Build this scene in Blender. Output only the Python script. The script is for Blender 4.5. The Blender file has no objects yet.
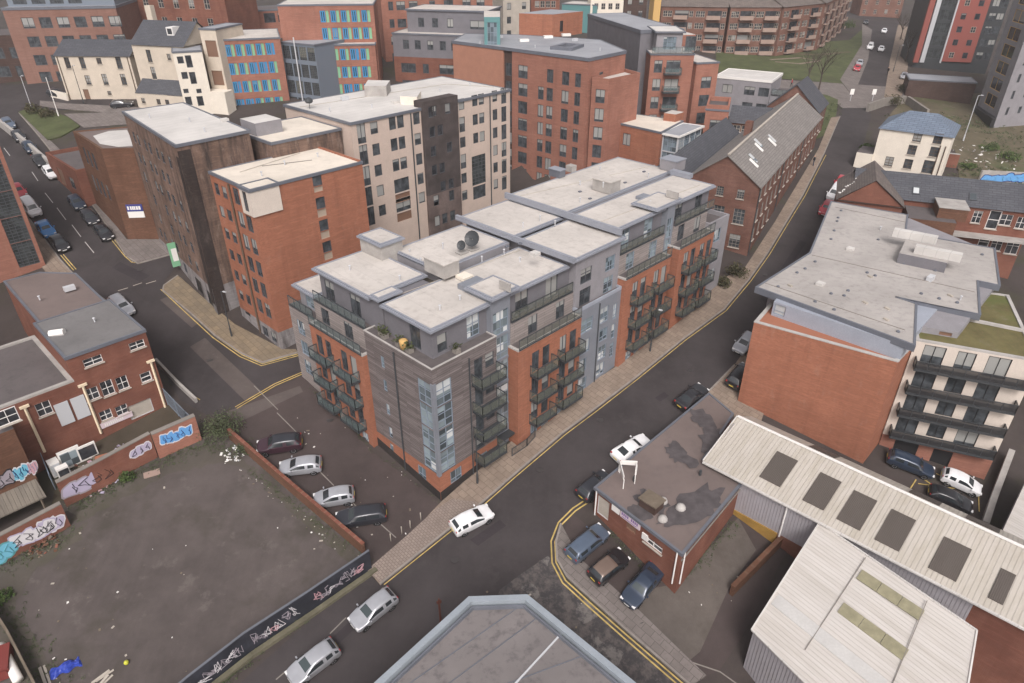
import bpy, bmesh, math, random
from mathutils import Vector, Matrix
random.seed(7)
SC = bpy.context.scene
COL = SC.collection
R = math.radians

# ---------------------------------------------------------------- survey: camera, terrain, and helpers turning sight lines into points
F, TH, HC = 683.0, R(31), 41.6
CT, ST = math.cos(TH), math.sin(TH)
def ray(px, py):
    u = (px-512)/F; v = (341.5-py)/F
    return Vector((u, CT+v*ST, -ST+v*CT))
O3 = Vector((0, 0, HC))
def T(px, py, z):
    d = ray(px, py); return O3 + d*((z-HC)/d.z)
P0 = Vector((-6.06, 42.98, 0))
BETA = R(43.8)
BB = Vector((math.sin(BETA), math.cos(BETA), 0)); AA = Vector((-math.cos(BETA), math.sin(BETA), 0))
def uvw(u, v, z=0.0):
    p = P0 + BB*u + AA*v; return Vector((p.x, p.y, z))
def sst(x, a, b):
    t = max(0.0, min(1.0, (x-a)/(b-a))); return t*t*(3-2*t)
def terr(x, y):
    dx, dy = x-P0.x, y-P0.y
    u = dx*BB.x+dy*BB.y; v = dx*AA.x+dy*AA.y
    fu = u if u < 55 else 55+60*(1-math.exp(-(u-55)/60))
    if u < -25: fu = -25-25*(1-math.exp((u+25)/25))
    if v > 80: fv = .135*(80+40*(1-math.exp(-(v-80)/40)))
    elif v > -8: fv = .135*v
    elif v > -40: fv = -1.08+.19*(v+8)
    else: fv = -1.08-.19*32-.19*25*(1-math.exp((v+40)/25))
    if v > 0 and u > 70: fv *= 1-.55*(1-math.exp(-(u-70)/60))
    return .1*fu+fv-7*max(sst(u, 14, 24)*(1-sst(u, 55, 61))*sst(v, 16, 21)*(1-sst(v, 31, 35)), sst(u, 40, 45)*(1-sst(u, 60, 65))*sst(v, 20, 26)*(1-sst(v, 58, 66)))
def G(px, py, h=0.0):
    d = ray(px, py); a = 5.0
    f = lambda t: O3.z+t*d.z-h-terr(t*d.x, t*d.y)
    while f(a) > 0 and a < 1200: a += 2
    lo, hi = a-2, a
    for i in range(36):
        m = (lo+hi)/2
        if f(m) > 0: lo = m
        else: hi = m
    return O3+d*hi
def zb(p, py):
    r = ray(512, py); return HC+p.y*r.z/r.y
def GT(px, pyb, pyt): return zb(G(px, pyb), pyt)
def xy(p): return (p[0], p[1])

# ---------------------------------------------------------------- mesh builder
class MB:
    def __init__(s): s.v = []; s.f = []; s.m = []
    def face(s, pts, m=0):
        i = len(s.v); s.v += [tuple(p) for p in pts]; s.f.append(tuple(range(i, i+len(pts)))); s.m.append(m)
    def box3(s, o, ex, ey, ez, m=0):
        o = Vector(o); ex = Vector(ex); ey = Vector(ey); ez = Vector(ez)
        if ex.cross(ey).dot(ez) < 0: ex, ey = ey, ex
        i = len(s.v)
        for c in (0, 1):
            for a, b in ((0,0),(1,0),(1,1),(0,1)): s.v.append(tuple(o+ex*a+ey*b+ez*c))
        for q in ((3,2,1,0),(4,5,6,7),(0,1,5,4),(1,2,6,5),(2,3,7,6),(3,0,4,7)):
            s.f.append(tuple(i+k for k in q)); s.m.append(m)
    def box(s, cx, cy, z0, sx, sy, sz, rz=0, m=0):
        c, n = math.cos(rz), math.sin(rz)
        ex = Vector((c, n, 0))*sx; ey = Vector((-n, c, 0))*sy
        s.box3(Vector((cx, cy, z0))-ex/2-ey/2, ex, ey, Vector((0, 0, sz)), m)
    def bar(s, a, b, w, h=None, m=0):
        a = Vector(a); b = Vector(b); d = (b-a)
        h = h or w
        up = Vector((0,0,1)) if abs(d.normalized().z) < .95 else Vector((1,0,0))
        x = d.cross(up).normalized(); y = x.cross(d).normalized()
        s.box3(a-x*w/2-y*h/2, d, x*w, y*h, m)
    def tube(s, pts, r, n=6, m=0, cap=True):
        pts = [Vector(p) for p in pts]; rings = []
        rr = r if isinstance(r, (list, tuple)) else [r]*len(pts)
        for k, p in enumerate(pts):
            d = (pts[min(k+1, len(pts)-1)]-pts[max(k-1, 0)]).normalized()
            up = Vector((0,0,1)) if abs(d.z) < .9 else Vector((1,0,0))
            x = d.cross(up).normalized(); y = d.cross(x).normalized()
            i = len(s.v)
            for j in range(n):
                t = 2*math.pi*j/n; s.v.append(tuple(p+x*math.cos(t)*rr[k]+y*math.sin(t)*rr[k]))
            rings.append(i)
        for a, b in zip(rings, rings[1:]):
            for j in range(n):
                s.f.append((a+j, a+(j+1)%n, b+(j+1)%n, b+j)); s.m.append(m)
        if cap:
            s.f.append(tuple(rings[0]+j for j in reversed(range(n)))); s.m.append(m)
            s.f.append(tuple(rings[-1]+j for j in range(n))); s.m.append(m)
    def lathe(s, c, prof, n=12, m=0):
        c = Vector(c); i0 = len(s.v)
        for r, z in prof:
            for j in range(n):
                t = 2*math.pi*j/n; s.v.append((c.x+r*math.cos(t), c.y+r*math.sin(t), c.z+z))
        for k in range(len(prof)-1):
            for j in range(n):
                a = i0+k*n; b = a+n
                s.f.append((a+j, a+(j+1)%n, b+(j+1)%n, b+j)); s.m.append(m)
        s.f.append(tuple(i0+j for j in reversed(range(n)))); s.m.append(m)
        s.f.append(tuple(i0+(len(prof)-1)*n+j for j in range(n))); s.m.append(m)
    def prism(s, poly, z0, z1, m=0, mt=None, bottom=False):
        n = len(poly); mt = m if mt is None else mt
        for k in range(n):
            a, b = poly[k], poly[(k+1)%n]
            s.face([(a[0],a[1],z0),(b[0],b[1],z0),(b[0],b[1],z1),(a[0],a[1],z1)], m)
        s.face([(p[0],p[1],z1) for p in poly], mt)
        if bottom: s.face([(p[0],p[1],z0) for p in reversed(poly)], m)
    def build(s, name, mats, parent=None, smooth=False, merge=False):
        me = bpy.data.meshes.new(name); me.from_pydata(s.v, [], s.f)
        if not isinstance(mats, (list, tuple)): mats = [mats]
        for q in mats: me.materials.append(q)
        if len(mats) > 1: me.polygons.foreach_set('material_index', s.m)
        if smooth: me.polygons.foreach_set('use_smooth', [True]*len(me.polygons))
        me.validate(); me.update()
        o = bpy.data.objects.new(name, me); COL.objects.link(o)
        if merge:
            b = bmesh.new(); b.from_mesh(me); bmesh.ops.remove_doubles(b, verts=b.verts, dist=.0005); b.to_mesh(me); b.free()
        if parent is not None: put(o, parent)
        return o
def put(o, parent):
    o.parent = parent
    if parent.type == 'EMPTY' or True:
        o.matrix_parent_inverse = wmat(parent).inverted()
def wmat(o):
    m = o.matrix_basis.copy()
    if o.parent is not None: m = wmat(o.parent) @ o.matrix_parent_inverse @ m
    return m
def tag(o, label=None, cat=None, group=None, kind=None):
    if label: o['label'] = label
    if cat: o['category'] = cat
    if group: o['group'] = group
    if kind: o['kind'] = kind
    return o
def thing(name, label, cat, loc, rz=0, group=None):
    o = bpy.data.objects.new(name, None); COL.objects.link(o); o.empty_display_size = .5
    o.location = loc; o.rotation_euler = (0, 0, rz)
    return tag(o, label, cat, group)
def dup_obj(o, parent, local=None):
    c = o.copy(); COL.objects.link(c); c.parent = parent
    return c
def copy_tree(o, parent=None):
    c = o.copy(); COL.objects.link(c); c.parent = parent
    for ch in list(o.children): copy_tree(ch, c)
    return c

# ---------------------------------------------------------------- plan geometry
def ccw(poly):
    a = sum(poly[i][0]*poly[(i+1)%len(poly)][1]-poly[(i+1)%len(poly)][0]*poly[i][1] for i in range(len(poly)))
    return list(poly) if a > 0 else list(reversed(poly))
def offset(poly, d):
    n = len(poly); out = []
    for i in range(n):
        a, b, c = Vector(poly[i-1][:2]), Vector(poly[i][:2]), Vector(poly[(i+1)%n][:2])
        e1 = (b-a).normalized(); e2 = (c-b).normalized()
        n1 = Vector((e1.y, -e1.x)); n2 = Vector((e2.y, -e2.x))
        k = 1+n1.dot(n2)
        m = (n1+n2)/k if k > .15 else n1
        out.append((b.x+m.x*d, b.y+m.y*d))
    return out
def rect(c, p1, p2):
    """rectangle (anticlockwise) with corner c, one side along c-p1 and the other as deep as p2"""
    c = Vector(c[:2]); p1 = Vector(p1[:2]); p2 = Vector(p2[:2])
    e = (p1-c); n = Vector((-e.y, e.x)).normalized(); w = n*((p2-c).dot(n))
    return [tuple(q) for q in ccw([tuple(c), tuple(p1), tuple(p1+w), tuple(c+w)])]
class Fac:
    """a vertical wall plane from a to b, left to right as seen from outside"""
    def __init__(s, a, b):
        s.a = Vector((a[0], a[1], 0)); s.b = Vector((b[0], b[1], 0)); s.d = (s.b-s.a); s.L = s.d.length; s.d.normalize()
        s.n = Vector((s.d.y, -s.d.x, 0))
    def at(s, u, z, out=0): 
        p = s.a+s.d*u+s.n*out; p.z = z; return p
    def hit(s, px, py, out=0):
        d = ray(px, py); a = s.a+s.n*out; t = (a-O3).dot(s.n)/d.dot(s.n); p = O3+d*t
        return (p-s.a).dot(s.d), p.z
    def M(s, u, z, out=0):
        p = s.at(u, z, out)
        return Matrix(((s.d.x, s.n.x, 0, p.x), (s.d.y, s.n.y, 0, p.y), (0, 0, 1, p.z), (0, 0, 0, 1)))

# ---------------------------------------------------------------- windows
KINDS = {}   # kind -> dict(nx, tr (transom heights as share), fm frame material, pm pane material, t)
_wc = {}
def win_mesh(w, h, kind):
    key = (round(w, 2), round(h, 2), kind)
    if key in _wc: return _wc[key]
    k = KINDS[kind]; t = k.get('t', .06); dpt = .07; w, h = key[0], key[1]
    mb = MB()
    mb.box3((0, -.01, 0), (w, 0, 0), (0, dpt, 0), (0, 0, t)); mb.box3((0, -.01, h-t), (w, 0, 0), (0, dpt, 0), (0, 0, t))
    mb.box3((0, -.01, t), (t, 0, 0), (0, dpt, 0), (0, 0, h-2*t)); mb.box3((w-t, -.01, t), (t, 0, 0), (0, dpt, 0), (0, 0, h-2*t))
    nx = k.get('nx', 1)
    xs = [w*i/nx for i in range(1, nx)]
    for x in xs: mb.box3((x-t/2, -.008, t), (t, 0, 0), (0, dpt-.006, 0), (0, 0, h-2*t))
    edges = [t]+xs+[w-t]
    for tr in k.get('tr', ()):
        for x0, x1 in zip([t]+[x+t/2 for x in xs], [x-t/2 for x in xs]+[w-t]):
            mb.box3((x0, -.006, tr*h-t/2), (x1-x0, 0, 0), (0, dpt-.012, 0), (0, 0, t*.9))
    if k.get('sill'):
        mb.box3((-.08, .055, -.09), (w+.16, 0, 0), (0, .2, 0), (0, 0, .085), 2)
    pb = MB(); pb.face([(t*.5, .012, t*.5), (w-t*.5, .012, t*.5), (w-t*.5, .012, h-t*.5), (t*.5, .012, h-t*.5)])
    single = k.get('single')
    if single:
        for f_ in pb.f: mb.face([pb.v[i] for i in f_], 1)
    fo = mb.build('window', [M[k['fm']], M[k['pm']], M[k.get('sm', 'stone')]]); po = None
    if not single: po = pb.build('pane', M[k['pm']])
    COL.objects.unlink(fo)
    if po: COL.objects.unlink(po)
    _wc[key] = (fo, po); return _wc[key]
def add_window(parent, fac, u, z, w, h, kind, out=-.12, name='window'):
    fo, po = win_mesh(w, h, kind)
    o = fo.copy(); o.name = name; COL.objects.link(o); o.parent = parent
    inv = wmat(parent).inverted()
    o.matrix_basis = inv @ fac.M(u, z, out)
    if po:
        p = po.copy(); COL.objects.link(p); p.parent = o
    return o
def wall_panel(mb, fac, z0, z1, ops, rev=.12, m=0, u0=0.0, u1=None, mr=None, out=0.0):
    """wall face with real openings and reveals; ops = [(u,z,w,h)]"""
    u1 = fac.L if u1 is None else u1; mr = m if mr is None else mr
    ops = [(max(u0+.01, a), max(z0+.01, b), min(u1-.01, a+c), min(z1-.01, b+d)) for a, b, c, d in ops]
    ops = [q for q in ops if q[2] > q[0] and q[3] > q[1]]
    us = sorted({u0, u1, *[q[0] for q in ops], *[q[2] for q in ops]}); zs = sorted({z0, z1, *[q[1] for q in ops], *[q[3] for q in ops]})
    for i in range(len(us)-1):
        uc = (us[i]+us[i+1])/2; run = None
        for j in range(len(zs)):
            solid = j < len(zs)-1 and not any(q[0] < uc < q[2] and q[1] < (zs[j]+zs[j+1])/2 < q[3] for q in ops)
            if solid and run is None: run = zs[j]
            if not solid and run is not None:
                zt = zs[j]; mb.face([fac.at(us[i], run, out), fac.at(us[i+1], run, out), fac.at(us[i+1], zt, out), fac.at(us[i], zt, out)], m); run = None
    for a, b, c, d in ops:
        i_ = out-rev-.03
        mb.face([fac.at(a,b,out), fac.at(c,b,out), fac.at(c,b,i_), fac.at(a,b,i_)], mr); mb.face([fac.at(a,d,i_), fac.at(c,d,i_), fac.at(c,d,out), fac.at(a,d,out)], mr)
        mb.face([fac.at(a,b,i_), fac.at(a,d,i_), fac.at(a,d,out), fac.at(a,b,out)], mr); mb.face([fac.at(c,b,out), fac.at(c,d,out), fac.at(c,d,i_), fac.at(c,b,i_)], mr)

class Bld:
    def __init__(s, name, label, cat, loc, group=None):
        s.o = thing(name, label, cat, loc, 0, group); s.n = 0
    def mass(s, poly, z0, z1, wall, roof=None, wins=None, zs=None, name='wall', roofname='roof', rev=.12, wallsecond=None, topfall=None):
        """prism with windows: wins = {edge: [(u, z, w, h, kind[, name])]}"""
        poly = ccw([xy(p) for p in poly]); mb = MB(); facs = []
        for i in range(len(poly)):
            fc = Fac(poly[i], poly[(i+1) % len(poly)]); facs.append(fc)
            ws = (wins or {}).get(i, [])
            wall_panel(mb, fc, z0, z1, [q[:4] for q in ws], rev)
            for q in ws:
                add_window(s.o, fc, q[0], q[1], q[2], q[3], q[4], -rev, q[5] if len(q) > 5 else 'window')
        if roof is None: mb.face([(p[0], p[1], z1) for p in poly])
        w = mb.build(name, M[wall], s.o)
        if roof:
            rb = MB(); rb.face([(p[0], p[1], z1+.004) for p in poly]); rb.build(roofname, M[roof], s.o)
        return facs
    def part(s, mb, name, mat, parent=None, smooth=False):
        mats = [M[q] for q in mat] if isinstance(mat, (list, tuple)) else M[mat]
        return mb.build(name, mats, parent or s.o, smooth)
    def parapet(s, poly, z, h, t, mat, name='parapet', out=0.0, drop=0.0):
        """upstand ring on the roof edge, from z-drop to z+h, between offsets out and out-t"""
        poly = ccw([xy(p) for p in poly]); a = offset(poly, out); b = offset(poly, out-t); mb = MB(); n = len(poly)
        for i in range(n):
            j = (i+1) % n
            mb.face([(*a[i], z-drop), (*a[j], z-drop), (*a[j], z+h), (*a[i], z+h)])
            mb.face([(*a[i], z+h), (*a[j], z+h), (*b[j], z+h), (*b[i], z+h)])
            mb.face([(*b[j], z-drop), (*b[i], z-drop), (*b[i], z+h), (*b[j], z+h)])
            mb.face([(*b[i], z-drop), (*b[j], z-drop), (*a[j], z-drop), (*a[i], z-drop)])
        return s.part(mb, name, mat)
def cols(fac, pts, w):
    """window left edges (u) from sight lines to window centres"""
    return [fac.hit(*p)[0]-w/2 for p in pts]
def lin(a, b, n): return [a+(b-a)*i/(n-1) for i in range(n)] if n > 1 else [a]
def grid(us, zs, w, h, kind, name='window', skip=()):
    return [(u, z, w, h, kind, name) for i, u in enumerate(us) for j, z in enumerate(zs) if (i, j) not in skip]
# ---------------------------------------------------------------- procedural materials
M = {}
def srgb(r, g, b):
    f = lambda c: (c/255/12.92 if c <= 10 else ((c/255+.055)/1.055)**2.4)
    return (f(r), f(g), f(b))
class NT:
    def __init__(s, name):
        s.m = bpy.data.materials.new(name); s.m.use_nodes = True; s.t = s.m.node_tree; s.t.nodes.clear()
        s.out = s.n('ShaderNodeOutputMaterial'); s.b = s.n('ShaderNodeBsdfPrincipled'); s.l(s.b.outputs[0], s.out.inputs[0])
        s.pos = None
    def n(s, t, **k):
        x = s.t.nodes.new(t)
        for a, b in k.items(): setattr(x, a, b)
        return x
    def l(s, a, b): s.t.links.new(a, b)
    def P(s):
        if s.pos is None: s.pos = s.n('ShaderNodeNewGeometry')
        return s.pos
    def wallcoord(s):
        """(distance along the wall, height, 0) from position and normal"""
        g = s.P(); c = s.n('ShaderNodeVectorMath', operation='CROSS_PRODUCT'); c.inputs[1].default_value = (0, 0, 1)
        s.l(g.outputs['True Normal'], c.inputs[0])
        d = s.n('ShaderNodeVectorMath', operation='DOT_PRODUCT'); s.l(c.outputs[0], d.inputs[0]); s.l(g.outputs['Position'], d.inputs[1])
        x = s.n('ShaderNodeSeparateXYZ'); s.l(g.outputs['Position'], x.inputs[0])
        k = s.n('ShaderNodeCombineXYZ'); s.l(d.outputs['Value'], k.inputs[0]); s.l(x.outputs[2], k.inputs[1]); return k.outputs[0]
    def noise(s, scale, vec=None, detail=4, rough=.55, stretch=None):
        x = s.n('ShaderNodeTexNoise'); x.inputs['Scale'].default_value = scale; x.inputs['Detail'].default_value = detail; x.inputs['Roughness'].default_value = rough
        v = vec if vec is not None else s.P().outputs['Position']
        if stretch:
            mp = s.n('ShaderNodeMapping'); mp.inputs['Scale'].default_value = stretch[0]; mp.inputs['Rotation'].default_value = stretch[1] if len(stretch) > 1 else (0, 0, 0); s.l(v, mp.inputs[0]); v = mp.outputs[0]
        s.l(v, x.inputs['Vector']); return x.outputs['Fac']
    def ramp(s, fac, a, b, lo=0.0, hi=1.0):
        r = s.n('ShaderNodeMapRange'); r.inputs[1].default_value = a; r.inputs[2].default_value = b; r.inputs[3].default_value = lo; r.inputs[4].default_value = hi
        s.l(fac, r.inputs[0]); return r.outputs[0]
    def mix(s, fac, a, b, mode='MIX'):
        x = s.n('ShaderNodeMix', data_type='RGBA', blend_type=mode)
        if isinstance(fac, (int, float)): x.inputs[0].default_value = fac
        else: s.l(fac, x.inputs[0])
        for i, c in ((6, a), (7, b)):
            if isinstance(c, tuple): x.inputs[i].default_value = (*c[:3], 1)
            else: s.l(c, x.inputs[i])
        return x.outputs[2]
    def bump(s, h, st=.3, d=.02):
        b = s.n('ShaderNodeBump'); b.inputs['Strength'].default_value = st; b.inputs['Distance'].default_value = d
        s.l(h, b.inputs['Height']); s.l(b.outputs[0], s.b.inputs['Normal'])
    def done(s, key, col, rough=.8, spec=.3, metal=0):
        if isinstance(col, tuple): s.b.inputs['Base Color'].default_value = (*col[:3], 1)
        else: s.l(col, s.b.inputs['Base Color'])
        if isinstance(rough, (int, float)): s.b.inputs['Roughness'].default_value = rough
        else: s.l(rough, s.b.inputs['Roughness'])
        s.b.inputs['Specular IOR Level'].default_value = spec; s.b.inputs['Metallic'].default_value = metal
        M[key] = s.m; return s.m
def mul(c, k): return tuple(x*k for x in c)
def plain(key, c, rough=.7, spec=.3, var=.12, scale=.8, metal=0):
    t = NT(key); f = t.noise(scale, detail=5); f2 = t.noise(scale*9, detail=2)
    col = t.mix(t.ramp(f, .3, .7), mul(c, 1-var), mul(c, 1+var)); col = t.mix(t.ramp(f2, .35, .65, 0, .35), col, mul(c, .8))
    return t.done(key, col, rough, spec, metal)
def flat(key, c, rough=.5, spec=.4, metal=0):
    return NT(key).done(key, c, rough, spec, metal)
def brick(key, c, c2=None, mortar=None, var=.2, stain=0, bw=.225, bh=.075, white=0):
    t = NT(key); v = t.wallcoord(); c2 = c2 or mul(c, .72); mortar = mortar or tuple(x*.6+.1 for x in c)
    b = t.n('ShaderNodeTexBrick'); t.l(v, b.inputs['Vector'])
    for nm, cc in (('Color1', c), ('Color2', c2), ('Mortar', mortar)): b.inputs[nm].default_value = (*cc, 1)
    b.inputs['Scale'].default_value = 1; b.inputs['Brick Width'].default_value = bw; b.inputs['Row Height'].default_value = bh; b.inputs['Mortar Size'].default_value = .008
    col = b.outputs['Color']
    f = t.noise(.35, detail=6, rough=.6); col = t.mix(t.ramp(f, .35, .65, 0, .7), col, mul(c, 1-var*1.8), 'MIX')
    f = t.noise(1.4, v, 5, .65, ((.25, 1.6, 1),)); col = t.mix(t.ramp(f, .45, .75, 0, .45), col, mul(c2, .8))
    f = t.noise(.7, v, 7, .72, ((1.3, .09, 1),)); col = t.mix(t.ramp(f, .5, .72, 0, .4), col, mul(c2, .55)); f = t.noise(2.2, v, 3, .6, ((.22, 2.2, 1),)); col = t.mix(t.ramp(f, .52, .7, 0, .3), col, tuple(min(1, x*1.35) for x in c))
    if stain:
        f = t.noise(.9, v, 6, .7, ((1.1, .16, 1),)); col = t.mix(t.ramp(f, .5-.12*stain, .72-.12*stain, 0, .85), col, (.035, .03, .03))
    if white:
        f = t.noise(1.3, v, 6, .7, ((1.0, .35, 1),)); col = t.mix(t.ramp(f, .56, .75, 0, .6*white), col, (.4, .33, .28))
    t.bump(b.outputs['Fac'], .15, .01)
    return t.done(key, col, .9, .15)
def boards(key, c, c2, row=.22, var=.5, dirt=None):
    t = NT(key); v = t.wallcoord()
    b = t.n('ShaderNodeTexBrick'); t.l(v, b.inputs['Vector']); b.inputs['Scale'].default_value = 1
    b.inputs['Brick Width'].default_value = 2.6; b.inputs['Row Height'].default_value = row; b.inputs['Mortar Size'].default_value = .012
    for nm, cc in (('Color1', c), ('Color2', c2), ('Mortar', mul(c2, .45))): b.inputs[nm].default_value = (*cc, 1)
    col = b.outputs['Color']
    f = t.noise(1.0, v, 7, .7, ((.22, 2.6, 1),)); col = t.mix(t.ramp(f, .42, .66, 0, var), col, mul(c2, .6))
    f = t.noise(2.1, v, 7, .7, ((.15, 3.5, 1),)); col = t.mix(t.ramp(f, .55, .72, 0, .5), col, tuple(min(1, x*1.5) for x in c))
    if dirt:
        f = t.noise(.5, detail=5); col = t.mix(t.ramp(f, .45, .7, 0, .5), col, dirt)
    return t.done(key, col, .75, .25)
def roofm(key, c, stain=(.12, .11, .1), amt=.35, seam=None, rough=.8, sc=1.0, az=0.0):
    t = NT(key); f = t.noise(.22*sc, detail=7, rough=.62); g = t.noise(1.6*sc, detail=6, rough=.7)
    col = t.mix(t.ramp(f, .35, .68), mul(c, 1.06), mul(c, .84)); col = t.mix(t.ramp(g, .5, .8, 0, amt), col, stain)
    h = t.noise(.5*sc, detail=6, rough=.7, stretch=((1, 1, 1),)); col = t.mix(t.ramp(h, .6, .72, 0, amt*.7), col, mul(stain, .8))
    if seam:
        mp = t.n('ShaderNodeMapping'); mp.inputs['Rotation'].default_value = (0, 0, az); t.l(t.P().outputs['Position'], mp.inputs[0])
        w = t.n('ShaderNodeTexWave', wave_type='BANDS', bands_direction='X', wave_profile='SIN'); w.inputs['Scale'].default_value = math.pi*2/(20*seam)*1.0; t.l(mp.outputs[0], w.inputs['Vector'])
        col = t.mix(t.ramp(w.outputs['Fac'], .985, 1.0, 0, .22 if key != 'roof_white' else .5), col, mul(c, .6))
    t.bump(g, .15, .02)
    return t.done(key, col, rough, .25)
def corrug(key, c, pitch, az, dirtc=(.25, .22, .18), amt=.4):
    """profiled sheet: ribs across direction az (angle of the rib-normal), with rain streaks along the ribs"""
    t = NT(key); mp = t.n('ShaderNodeMapping'); mp.inputs['Rotation'].default_value = (0, 0, -az); t.l(t.P().outputs['Position'], mp.inputs[0])
    x = t.n('ShaderNodeSeparateXYZ'); t.l(mp.outputs[0], x.inputs[0])
    d = t.n('ShaderNodeMath', operation='DIVIDE'); t.l(x.outputs[0], d.inputs[0]); d.inputs[1].default_value = pitch
    fr = t.n('ShaderNodeMath', operation='FRACT'); t.l(d.outputs[0], fr.inputs[0])
    rib = t.ramp(fr.outputs[0], .0, .22, 1, 0)
    f = t.noise(1.0, mp.outputs[0], 6, .7, ((1.5, .12, 1),)); g = t.noise(.3, detail=5)
    col = t.mix(t.ramp(f, .42, .72, 0, amt), c, dirtc); col = t.mix(t.ramp(g, .4, .7, 0, .3), col, mul(c, .8))
    col = t.mix(t.ramp(fr.outputs[0], .0, .12, .35, 0), col, mul(c, .5))
    t.bump(rib, .6, .04)
    return t.done(key, col, .6, .3)
def slate(key, c, c2):
    t = NT(key); g = t.P(); x = t.n('ShaderNodeSeparateXYZ'); t.l(g.outputs['Position'], x.inputs[0])
    v = t.wallcoord()
    b = t.n('ShaderNodeTexBrick'); t.l(v, b.inputs['Vector']); b.inputs['Scale'].default_value = 1
    b.inputs['Brick Width'].default_value = .5; b.inputs['Row Height'].default_value = .2; b.inputs['Mortar Size'].default_value = .015
    for nm, cc in (('Color1', c), ('Color2', c2), ('Mortar', mul(c2, .5))): b.inputs[nm].default_value = (*cc, 1)
    f = t.noise(.5, detail=6); col = t.mix(t.ramp(f, .4, .7, 0, .55), b.outputs['Color'], mul(c2, .75))
    f = t.noise(3, detail=4); col = t.mix(t.ramp(f, .58, .75, 0, .35), col, tuple(x*1.5 for x in c))
    t.bump(b.outputs['Fac'], .2, .02)
    return t.done(key, col, .65, .35)
def pane(key, c=(.03, .035, .04), blind=(.42, .42, .4), amt=.3, tint=None, cell=None):
    """glazing: each pane gets its own mix of dark room, net curtain or blind behind the glass"""
    t = NT(key); o = t.n('ShaderNodeObjectInfo'); g = t.n('ShaderNodeTexCoord'); s = t.n('ShaderNodeSeparateXYZ'); t.l(g.outputs['Generated'], s.inputs[0])
    r = o.outputs['Random']
    h = t.n('ShaderNodeMath', operation='MULTIPLY'); t.l(r, h.inputs[0]); h.inputs[1].default_value = 7.31
    fr = t.n('ShaderNodeMath', operation='FRACT'); t.l(h.outputs[0], fr.inputs[0])
    gt = t.n('ShaderNodeMath', operation='GREATER_THAN'); t.l(s.outputs[2], gt.inputs[0]); t.l(fr.outputs[0], gt.inputs[1])
    on = t.n('ShaderNodeMath', operation='LESS_THAN'); t.l(r, on.inputs[0]); on.inputs[1].default_value = amt
    mm = t.n('ShaderNodeMath', operation='MULTIPLY'); t.l(gt.outputs[0], mm.inputs[0]); t.l(on.outputs[0], mm.inputs[1])
    k = t.n('ShaderNodeMath', operation='MULTIPLY'); t.l(mm.outputs[0], k.inputs[0]); k.inputs[1].default_value = .75
    nz = t.noise(1.2, detail=3); base = t.mix(t.ramp(nz, .4, .65), c, tuple(x*2.2+.01 for x in (tint or c)))
    if cell:
        v = t.n('ShaderNodeVectorMath', operation='DIVIDE'); t.l(t.wallcoord(), v.inputs[0]); v.inputs[1].default_value = (cell[0], cell[1], 1); fl_ = t.n('ShaderNodeVectorMath', operation='FLOOR'); t.l(v.outputs[0], fl_.inputs[0])
        w = t.n('ShaderNodeTexWhiteNoise', noise_dimensions='3D'); t.l(fl_.outputs[0], w.inputs['Vector']); base = t.mix(w.outputs['Value'], c, tuple(x*2.2+.01 for x in (tint or c))); base = t.mix(t.ramp(w.outputs['Value'], .86, .87), base, blind)
    col = t.mix(k.outputs[0], base, blind)
    return t.done(key, col, .12, .6)
# ---------------------------------------------------------------- colours
ORANGE = (.37, .155, .097); BRICKRED = (.215, .088, .065); BRICKBR = (.17, .085, .055)
brick('brick_orange', ORANGE, mul(ORANGE, .74), mul(ORANGE, .9), var=.16, white=.25)
brick('brick_orange_dull', (.355, .165, .12), (.295, .13, .095), (.3, .15, .11), var=.2, white=.2)
brick('brick_red', BRICKRED, (.2, .075, .05), (.24, .14, .1), var=.25)
brick('brick_red_white', BRICKRED, (.2, .075, .05), (.24, .14, .1), var=.25, white=.7)
brick('brick_mill', (.20, .095, .07), (.15, .07, .055), (.22, .15, .125), var=.3)
brick('brick_brown', BRICKBR, (.12, .06, .04), (.15, .09, .06), var=.25)
brick('brick_stained', (.25, .165, .125), (.19, .125, .1), (.2, .14, .115), var=.35, stain=.35, white=.9)
brick('brick_black', (.05, .042, .04), (.035, .03, .03), (.05, .045, .04), var=.3, stain=.3)
brick('brick_flats', (.21, .105, .08), (.16, .08, .06), (.24, .15, .12), var=.2)
brick('brick_dark', (.10, .06, .05), (.07, .045, .04), (.09, .07, .06), var=.3)
brick('block_grey', (.30, .28, .28), (.25, .235, .24), (.22, .21, .21), var=.15, bw=.45, bh=.225, stain=.1)
boards('cladding', (.225, .195, .19), (.14, .118, .115), .2, .7)
boards('cladding_pale', (.31, .27, .255), (.24, .21, .20), .25, .3)
plain('render_grey', (.26, .25, .265), .8, .2, .1)
plain('render_grey_dark', (.165, .16, .175), .8, .2, .1)
plain('panel_blue', (.205, .22, .25), .45, .4, .08)
plain('panel_blue_pale', (.32, .345, .40), .45, .4, .06)
plain('fascia_blue', (.26, .275, .315), .4, .4, .06)
plain('fascia_dark', (.13, .14, .165), .5, .4, .1)
plain('cream', (.56, .49, .405), .85, .2, .08)
plain('cream_pink', (.52, .42, .36), .85, .2, .07)
plain('white_wall', (.72, .66, .57), .85, .2, .06)
plain('beige_wall', (.61, .54, .475), .85, .2, .05)
plain('stone', (.42, .38, .33), .85, .2, .12)
plain('stone_dark', (.22, .2, .18), .85, .2, .15)
plain('concrete', (.36, .34, .32), .85, .2, .2)
plain('coping', (.42, .40, .38), .8, .25, .15)
roofm('roof_pale', (.53, .495, .46), (.27, .24, .215), .55, seam=1.6, az=-BETA)
roofm('roof_cream', (.66, .60, .52), (.35, .3, .25), .25, seam=None)
roofm('roof_grey', (.39, .365, .345), (.16, .15, .15), .55, seam=1.3, az=-BETA-.45)
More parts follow.
